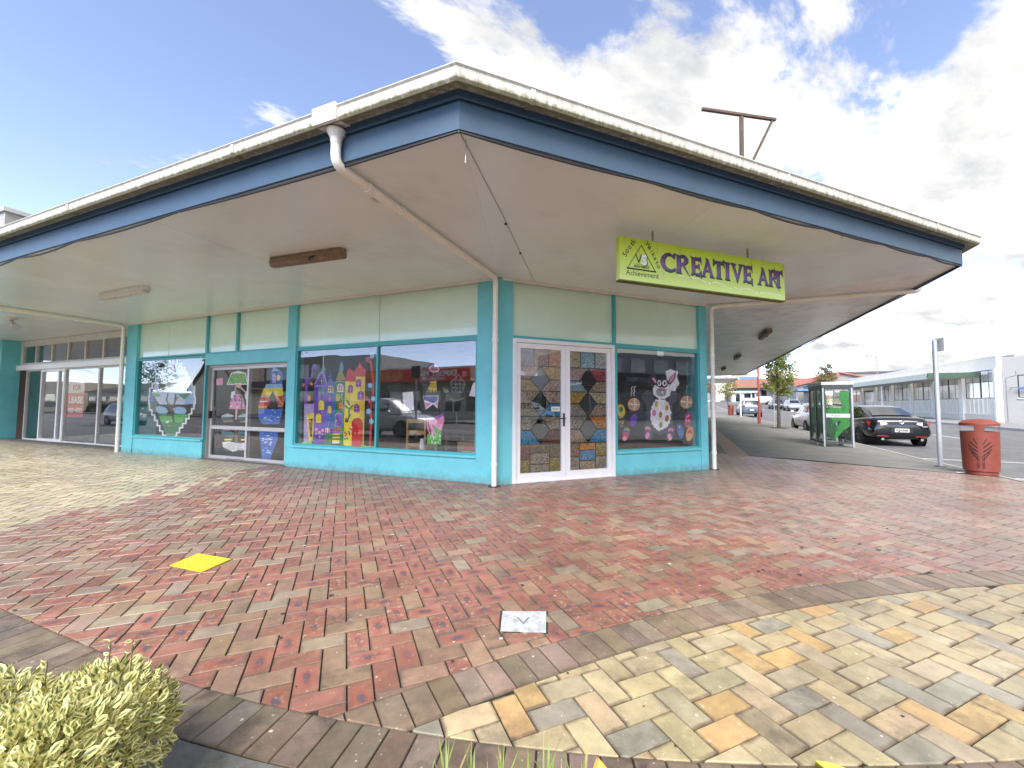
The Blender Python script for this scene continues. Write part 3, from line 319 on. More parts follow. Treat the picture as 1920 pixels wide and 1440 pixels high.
'umbrella':'paleblue 6365 1356 6225 1407 6186 1381 6326 1356;white 7095 1735 6944 2020 6702 2060 6439 2003 6343 1726;leafgreen 7062 1749 6921 2001 6465 1993 6375 1744 6449 1764 6528 1751 6608 1774 6688 1762 6783 1775 6903 1749 6986 1765;green 6731 1982 6712 1888 6702 1889 6720 1982;green 6597 1978 6599 1903 6588 1903 6586 1978;palegreen 6793 1755 6795 1496 6771 1496 6769 1754;white 6928 1431 6908 1574 6787 1590 6756 1500 6859 1413;skin 6755 1753 6591 1753 6575 1639 6757 1643;charcoal 6767 1723 6723 1660 6616 1658 6585 1737 6566 1674 6591 1513 6746 1514;skin 6590 1728 6529 1656 6366 1548 6412 1531 6591 1640;pink 6770 1518 6564 1516 6471 1374 6396 1173 6956 1172 6925 1360;white 6553 1346 6566 1332 6596 1328 6621 1338 6621 1354 6597 1363 6567 1360;orange 6753 1482 6766 1469 6796 1466 6820 1475 6821 1490 6797 1498 6767 1495;tan 6714 1246 6722 1234 6741 1231 6757 1239 6758 1252 6742 1260 6723 1258;orange 6555 1205 6563 1181 6583 1176 6601 1192 6602 1217 6586 1234 6565 1228;white 6448 1256 6458 1244 6480 1241 6498 1249 6499 1263 6481 1271 6459 1268;purple 6648 1279 6661 1260 6690 1255 6714 1268 6715 1290 6692 1303 6662 1298;pink 6759 1442 6771 1419 6801 1413 6826 1430 6827 1456 6804 1472 6773 1466;pink 6561 1394 6567 1376 6584 1371 6598 1384 6599 1405 6586 1417 6569 1413;tan 6493 1369 6501 1348 6523 1343 6541 1358 6542 1382 6525 1396 6503 1391;white 6868 1233 6875 1213 6892 1208 6907 1222 6909 1244 6895 1257 6877 1252;purple 6386 1223 6395 1203 6417 1198 6435 1212 6436 1235 6419 1249 6397 1244;maroon 6519 1351 6527 1336 6545 1332 6561 1343 6562 1360 6547 1370 6528 1366;white 6845 1238 6855 1222 6880 1218 6900 1229 6901 1247 6882 1259 6857 1254;maroon 6751 1435 6761 1419 6784 1416 6804 1427 6805 1444 6786 1455 6762 1451;purple 6576 1323 6583 1308 6598 1304 6611 1315 6612 1332 6600 1342 6584 1339;white 6535 1322 6545 1304 6570 1300 6590 1312 6591 1333 6572 1345 6547 1340;white 6518 1329 6526 1308 6547 1302 6565 1317 6566 1341 6550 1356 6528 1351;maroon 6941 1194 6947 1171 6964 1165 6979 1181 6980 1208 6967 1224 6950 1218;white 6537 1322 6547 1299 6571 1293 6591 1309 6593 1336 6574 1352 6549 1346;white 6610 1334 6619 1321 6642 1318 6660 1327 6661 1341 6643 1350 6620 1347;pink 6416 1256 6425 1240 6445 1235 6463 1247 6464 1266 6447 1277 6426 1273;maroon 6526 1305 6533 1281 6551 1275 6566 1292 6568 1318 6554 1334 6535 1328;purple 6551 1372 6562 1349 6588 1344 6610 1360 6611 1386 6590 1402 6564 1396;maroon 6563 1458 6570 1438 6589 1433 6604 1447 6605 1470 6591 1483 6572 1478;pink 6529 1385 6539 1367 6564 1363 6585 1376 6586 1396 6566 1408 6541 1404;purple 6499 1261 6510 1237 6538 1231 6562 1248 6563 1275 6541 1291 6513 1285;purple 6527 1434 6537 1410 6563 1404 6585 1421 6586 1448 6566 1465 6540 1459;purple 6736 1460 6745 1437 6768 1431 6788 1447 6789 1473 6771 1489 6747 1483;tan 6566 1416 6574 1392 6594 1387 6611 1403 6612 1430 6597 1446 6576 1440;purple 6748 1364 6758 1350 6781 1346 6801 1356 6802 1372 6783 1382 6759 1378;maroon 6711 1375 6722 1350 6747 1344 6769 1361 6770 1389 6750 1406 6724 1400;white 6635 1220 6648 1204 6679 1201 6705 1211 6705 1228 6681 1239 6650 1235;purple 6839 1355 6847 1336 6866 1332 6882 1345 6883 1366 6868 1378 6849 1374;purple 6503 1279 6512 1263 6533 1259 6551 1270 6552 1288 6535 1299 6513 1295;purple 6744 1474 6757 1450 6788 1444 6814 1461 6815 1489 6791 1506 6759 1499;purple 6479 1214 6491 1192 6521 1187 6546 1202 6547 1225 6524 1240 6493 1235;maroon 6483 1340 6495 1318 6524 1313 6548 1328 6550 1352 6527 1367 6497 1361;orange 6777 1439 6785 1428 6803 1425 6817 1433 6818 1446 6804 1454 6786 1451;purple 6590 1365 6600 1341 6624 1335 6644 1352 6645 1379 6626 1396 6602 1389;purple 6728 1406 6740 1392 6768 1389 6791 1398 6792 1414 6770 1423 6742 1420;skin 6729 1178 6655 1178 6659 932 6723 931;white 6437 1497 6351 1618 6297 1565 6236 1651 6193 1494 6199 1390 6276 1399 6327 1370 6407 1409;palegreen 7191 1019 6992 1065 6765 1022 6790 994 7217 979;charcoal 7217 974 6763 996 6760 931 7186 911;seagreen 7217 979 6817 990 6842 958 7215 943;olive 7157 897 6840 912 6758 885 7100 859;pink 7176 736 6751 737 6781 701 6972 674 7132 680;white 7065 726 6804 725 6857 696;seagreen 7187 664 6971 647 6746 639 6751 519 6964 520 7174 586;black 7168 572 6968 591 6743 572 6822 549 7084 545;yellow 7080 471 6792 486 6791 451 7056 436;palegreen 6605 1024 6430 1068 6229 1026 6253 998 6629 985;charcoal 6629 979 6228 1000 6225 937 6600 918;seagreen 6629 985 6279 995 6303 963 6628 950;olive 6573 905 6301 918 6223 892 6518 867;pink 6592 747 6216 747 6246 712 6413 686 6549 692;white 6486 737 6267 736 6318 707;seagreen 6601 677 6412 660 6212 651 6217 534 6406 536 6590 600;black 6584 587 6409 605 6209 586 6285 563 6504 561;yellow 6500 488 6257 502 6255 468 6478 454;brown 6719 741 6613 743 6591 412 6708 408;orange 6676 689 6679 680 6686 673 6696 668 6708 668 6719 672 6727 679 6730 688 6727 697 6720 705 6710 709 6698 709 6687 705 6679 698;white 7136 394 6892 423 6649 393 6232 407 6383 333 6328 257 6588 238 6745 188 6964 250 7089 280;grey 6955 388 6620 410 6621 417 6956 395;grey 6627 410 6388 406 6388 413 6626 417;grey 6967 372 6618 372 6618 379 6967 379;grey 6624 372 6457 389 6459 396 6625 379;grey 7006 354 6618 375 6619 382 7007 361;grey 6625 375 6362 376 6361 383 6625 382;grey 7041 337 6617 361 6618 368 7041 344;grey 6624 361 6478 357 6477 364 6624 368;grey 7095 319 6616 336 6617 343 7095 326;grey 6623 336 6330 347 6330 353 6623 343;grey 6963 308 6616 329 6617 336 6963 315;grey 6623 328 6414 328 6414 335 6622 335;grey 7071 288 6615 308 6615 314 7072 295;grey 6621 307 6433 312 6433 319 6622 314;grey 7044 273 6614 297 6615 304 7044 280;grey 6621 297 6513 293 6512 300 6621 304;grey 7020 258 6613 267 6613 274 7021 265;grey 6619 267 6389 283 6390 289 6620 274;grey 7038 241 6613 266 6613 272 7039 248;grey 6620 265 6339 269 6338 276 6619 272;grey 6943 229 6612 246 6612 253 6943 236;grey 6619 246 6465 248 6465 255 6619 253;grey 7053 209 6611 210 6610 217 7052 216;grey 6616 210 6341 238 6343 245 6617 217',
'lighthouse':'blue 5549 2007 5412 2099 5232 2003 5195 1948 5187 1727 5592 1737 5531 1857;sky 5492 2085 5412 2099 5297 2018 5525 2010;lilac 5504 1955 5388 1951 5380 1749 5496 1751;yellow 5260 1863 5265 1834 5280 1811 5302 1799 5328 1799 5351 1813 5368 1837 5375 1866 5370 1895 5355 1918 5333 1931 5307 1930 5284 1916 5267 1892;sky 5698 1732 5187 1727 5174 1637 5731 1638;yellow 5756 1642 5174 1637 5156 1471 5379 1460 5480 1583 5571 1444 5858 1418;tan 5834 1489 5602 1486 5571 1444 5858 1418;red 5859 1435 5581 1442 5541 1283 5627 1247 5914 1247;red 5379 1460 5156 1464 5139 1257 5310 1274;white 5884 1332 5613 1335 5615 1362 5886 1360;tan 5434 1499 5162 1272 5130 1291 5401 1517;black 5472 1576 5365 1283 5570 1284;black 5311 1243 5325 1220 5367 1201 5428 1191 5496 1191 5559 1201 5603 1220 5619 1243 5605 1267 5562 1285 5500 1295 5432 1295 5370 1285 5327 1266;orange 5914 1259 5622 1247 5635 1203 5911 1192;orange 5304 1258 5153 1262 5162 1229 5303 1233;blue 5911 1182 5620 1196 5541 1179 5373 1176 5156 1200 5165 1051 5247 858 5768 850 5898 1002;blue 5839 766 5248 761 5272 521 5420 219 5461 101 5730 102 5776 338 5851 639;paleblue 5514 1052 5494 1060 5474 1055 5489 1040;paleblue 5618 588 5560 598 5503 595 5548 579;cyan 5641 238 5583 249 5524 246 5570 229;cyan 5563 992 5534 1000 5504 995 5527 980;cyan 5479 523 5444 532 5409 529 5437 513;white 5769 535 5716 545 5662 541 5704 525;cyan 5507 565 5457 574 5406 571 5446 555;paleblue 5666 511 5603 522 5539 519 5589 502;cyan 5554 234 5500 244 5446 241 5489 225;white 5604 535 5532 545 5460 542 5517 526;cyan 5694 191 5672 200 5650 196 5667 180;paleblue 5573 598 5541 607 5508 603 5534 587;paleblue 5667 458 5615 468 5564 464 5604 448;cyan 5731 434 5659 444 5587 442 5644 425;white 5726 284 5694 293 5662 290 5687 274;cyan 5772 511 5713 521 5654 518 5701 502;paleblue 5469 1163 5438 1172 5408 1167 5431 1152;white 5581 236 5519 247 5456 244 5505 227;paleblue 5600 269 5560 279 5519 275 5551 259;cyan 5401 742 5343 751 5284 747 5330 732;cyan 5533 447 5477 457 5421 454 5465 437;white 5582 947 5540 956 5497 951 5530 936;cyan 5545 218 5477 229 5409 227 5463 210;cyan 5694 516 5647 526 5600 522 5637 506;paleblue 5553 748 5498 758 5443 754 5486 738;paleblue 5675 524 5606 534 5537 531 5591 515;white 5548 520 5480 530 5411 528 5465 511;cyan 5498 471 5453 480 5407 477 5443 461;paleblue 5772 487 5722 497 5671 493 5711 477;cyan 5715 997 5650 1006 5586 1001 5637 986;cyan 5671 329 5605 340 5539 338 5591 321;paleblue 5491 479 5468 488 5445 484 5463 469;paleblue 5583 226 5524 237 5464 235 5511 218;white 5689 456 5638 466 5587 463 5627 447;paleblue 5547 399 5484 409 5420 406 5470 390;paleblue 5728 991 5657 1000 5586 995 5642 980;white 5476 455 5454 464 5432 460 5449 445;cyan 5571 431 5507 441 5443 439 5493 422;cyan 5562 282 5522 292 5482 288 5514 272;cyan 5594 597 5556 606 5517 602 5547 586;paleblue 5569 290 5548 300 5527 295 5543 280;cyan 5536 264 5481 274 5426 271 5469 255;white 5493 430 5464 439 5434 435 5457 419;cyan 5560 978 5539 987 5519 982 5534 967;cyan 5416 973 5359 982 5302 978 5347 962;cyan 5783 644 5747 653 5711 649 5739 633;white 5321 1003 5270 1012 5219 1007 5259 992;cyan 5751 698 5731 707 5709 703 5725 687;cyan 5652 949 5601 958 5549 954 5590 938;cyan 5635 229 5564 240 5493 238 5549 221;white 5390 1110 5359 1119 5327 1114 5351 1099;cyan 5537 542 5517 551 5496 547 5512 532;paleblue 5532 930 5480 939 5428 934 5469 919;white 5686 979 5643 988 5600 984 5634 968;cyan 5655 601 5597 610 5539 607 5585 591;cyan 5594 478 5556 487 5519 483 5548 467;paleblue 5592 606 5554 615 5515 611 5545 595;cyan 5480 654 5457 663 5433 659 5451 643;paleblue 5743 965 5693 974 5644 969 5683 954',
'diamond':'paleblue 9283 2307 8893 2388 8238 1810 8100 1535 8426 1265 9526 1267 9883 1558 9778 1810;palegreen 9333 1942 9101 2007 8808 1963 8688 1855 8729 1613 9073 1583 9259 1727;white 8855 2157 8867 2088 8908 2033 8971 2003 9044 2006 9112 2039 9161 2098 9182 2169 9171 2240 9129 2295 9065 2324 8992 2321 8925 2287 8876 2228;paleblue 8890 2159 8899 2099 8931 2053 8981 2028 9038 2030 9091 2058 9130 2107 9147 2168 9138 2228 9105 2275 9055 2299 8998 2297 8945 2268 8907 2219;pink 8950 2196 8955 2166 8973 2142 9000 2129 9031 2130 9060 2145 9081 2170 9090 2201 9086 2232 9068 2256 9040 2268 9009 2267 8980 2252 8959 2227;white 9009 1934 8920 1914 8801 1840 8941 1791;dkgreen 9597 1842 9449 1883 9289 1728 9250 1603 9581 1626;dkgreen 8819 1684 8740 1787 8634 1680 8642 1577 8812 1579;dkgreen 8545 1610 8492 1799 8396 1676 8390 1573 8543 1575;green 9252 1621 9141 1725 8958 1599;leafgreen 9821 1557 9545 1545 9479 1463 9753 1466;green 8809 1527 8304 1538 8296 1401 8489 1385;blue 9989 1523 9820 1539 9804 1322 9953 1323;sky 8277 1537 8085 1518 8099 1298 8482 1265 8490 1402;charcoal 9212 1546 9267 1366 9209 1358 9154 1537;charcoal 9269 1375 9125 1214 9074 1230 9217 1390;charcoal 9142 1234 9047 1110 8994 1123 9089 1248;black 8900 1542 8918 1325 8849 1321 8831 1538;black 8909 1355 9013 1175 8947 1160 8843 1340;brown 8792 1473 8966 1265 8919 1250 8746 1457;brown 8957 1280 9040 1087 8990 1078 8907 1271;sky 9673 1196 9523 1228 9222 1179 9142 1091 9211 1029 9570 1036 9660 1107;sky 8952 1161 8760 1214 8477 1196 8375 1111 8467 1034 8863 1040;green 9569 1018 8261 1044 8503 806 8719 576 8770 480 9144 470 9298 650;leafgreen 9507 991 8356 1018 8566 819 9375 816;dkgreen 9153 1038 8893 1057 8834 806 8919 796 8975 987 9208 985;red 8987 722 8995 702 9018 691 9046 694 9065 710 9066 732 9049 748 9022 752 8997 742;paleblue 9228 844 9083 864 9066 820 9195 783;white 9204 2404 9196 2291 9131 2289 9139 2402;white 9147 2321 9343 2329 9341 2289 9144 2282;white 9356 2322 9345 2163 9279 2161 9290 2319;white 9295 2193 9490 2200 9488 2160 9292 2154;white 9503 2193 9492 2039 9426 2037 9437 2190;white 9442 2069 9639 2075 9637 2036 9439 2030;white 9652 2068 9642 1921 9575 1919 9585 2066;white 9590 1951 9762 1956 9760 1916 9588 1912;white 9775 1948 9765 1797 9697 1796 9708 1947;white 9713 1828 9893 1832 9890 1792 9710 1788;white 9906 1825 9895 1673 9826 1672 9837 1823;white 9842 1704 10002 1707 9999 1667 9839 1664;white 10015 1699 9997 1456 9928 1456 9946 1698;white 9944 1488 10017 1489 10014 1449 9942 1448;white 10030 1481 10014 1266 9946 1266 9961 1480;white 10000 1258 9928 1258 9930 1297 10003 1298;white 9985 1290 9972 1112 9903 1112 9916 1289;white 9957 1104 9799 1104 9802 1144 9960 1143;white 9855 1136 9844 977 9776 978 9788 1136;white 9830 969 9667 971 9670 1010 9833 1009;white 9723 1002 9711 844 9644 845 9656 1002;white 9697 836 9542 838 9545 877 9700 875;white 9598 869 9586 712 9520 713 9531 870;white 9573 705 9422 707 9425 746 9575 744;white 9477 737 9466 582 9400 583 9411 739;white 9452 574 9285 578 9288 617 9455 613;white 9339 608 9330 471 9265 472 9274 609;white 9316 463 9139 468 9142 506 9319 502;grey 9175 2422 10026 1798 10016 1793 9166 2417;white 8883 2399 8876 2296 8812 2293 8819 2396;white 8863 2288 8662 2280 8664 2318 8865 2327;white 8714 2312 8705 2179 8643 2177 8651 2310;white 8692 2171 8519 2164 8521 2203 8695 2209;white 8571 2197 8562 2057 8500 2055 8509 2194;white 8549 2049 8400 2044 8402 2082 8551 2087;white 8451 2076 8442 1933 8381 1931 8390 2074;white 8429 1925 8304 1921 8306 1959 8432 1963;white 8355 1953 8346 1818 8286 1817 8294 1951;white 8334 1810 8198 1807 8201 1845 8336 1848;white 8248 1838 8240 1696 8180 1695 8188 1837;white 8227 1688 8091 1686 8093 1723 8230 1726;white 8140 1717 8124 1439 8064 1439 8080 1715;white 8111 1432 8040 1431 8043 1468 8114 1469;white 8090 1461 8079 1278 8020 1278 8030 1461;white 8033 1308 8118 1308 8115 1271 8031 1271;white 8129 1301 8120 1152 8061 1152 8069 1301;white 8074 1181 8197 1181 8195 1144 8072 1144;white 8209 1174 8200 1033 8140 1033 8149 1174;white 8154 1063 8288 1062 8286 1025 8152 1026;white 8300 1055 8291 914 8231 914 8240 1055;white 8245 944 8397 942 8394 905 8243 907;white 8408 935 8400 793 8339 794 8348 935;white 8353 824 8523 821 8520 784 8351 786;white 8535 814 8527 689 8465 690 8473 815;white 8480 720 8634 717 8632 679 8477 682;white 8646 709 8637 567 8575 568 8584 710;white 8589 598 8739 594 8737 557 8587 560;white 8751 586 8744 478 8682 480 8689 588;white 8696 509 8790 507 8788 469 8694 472;grey 8858 2403 8090 1803 8082 1807 8849 2407',
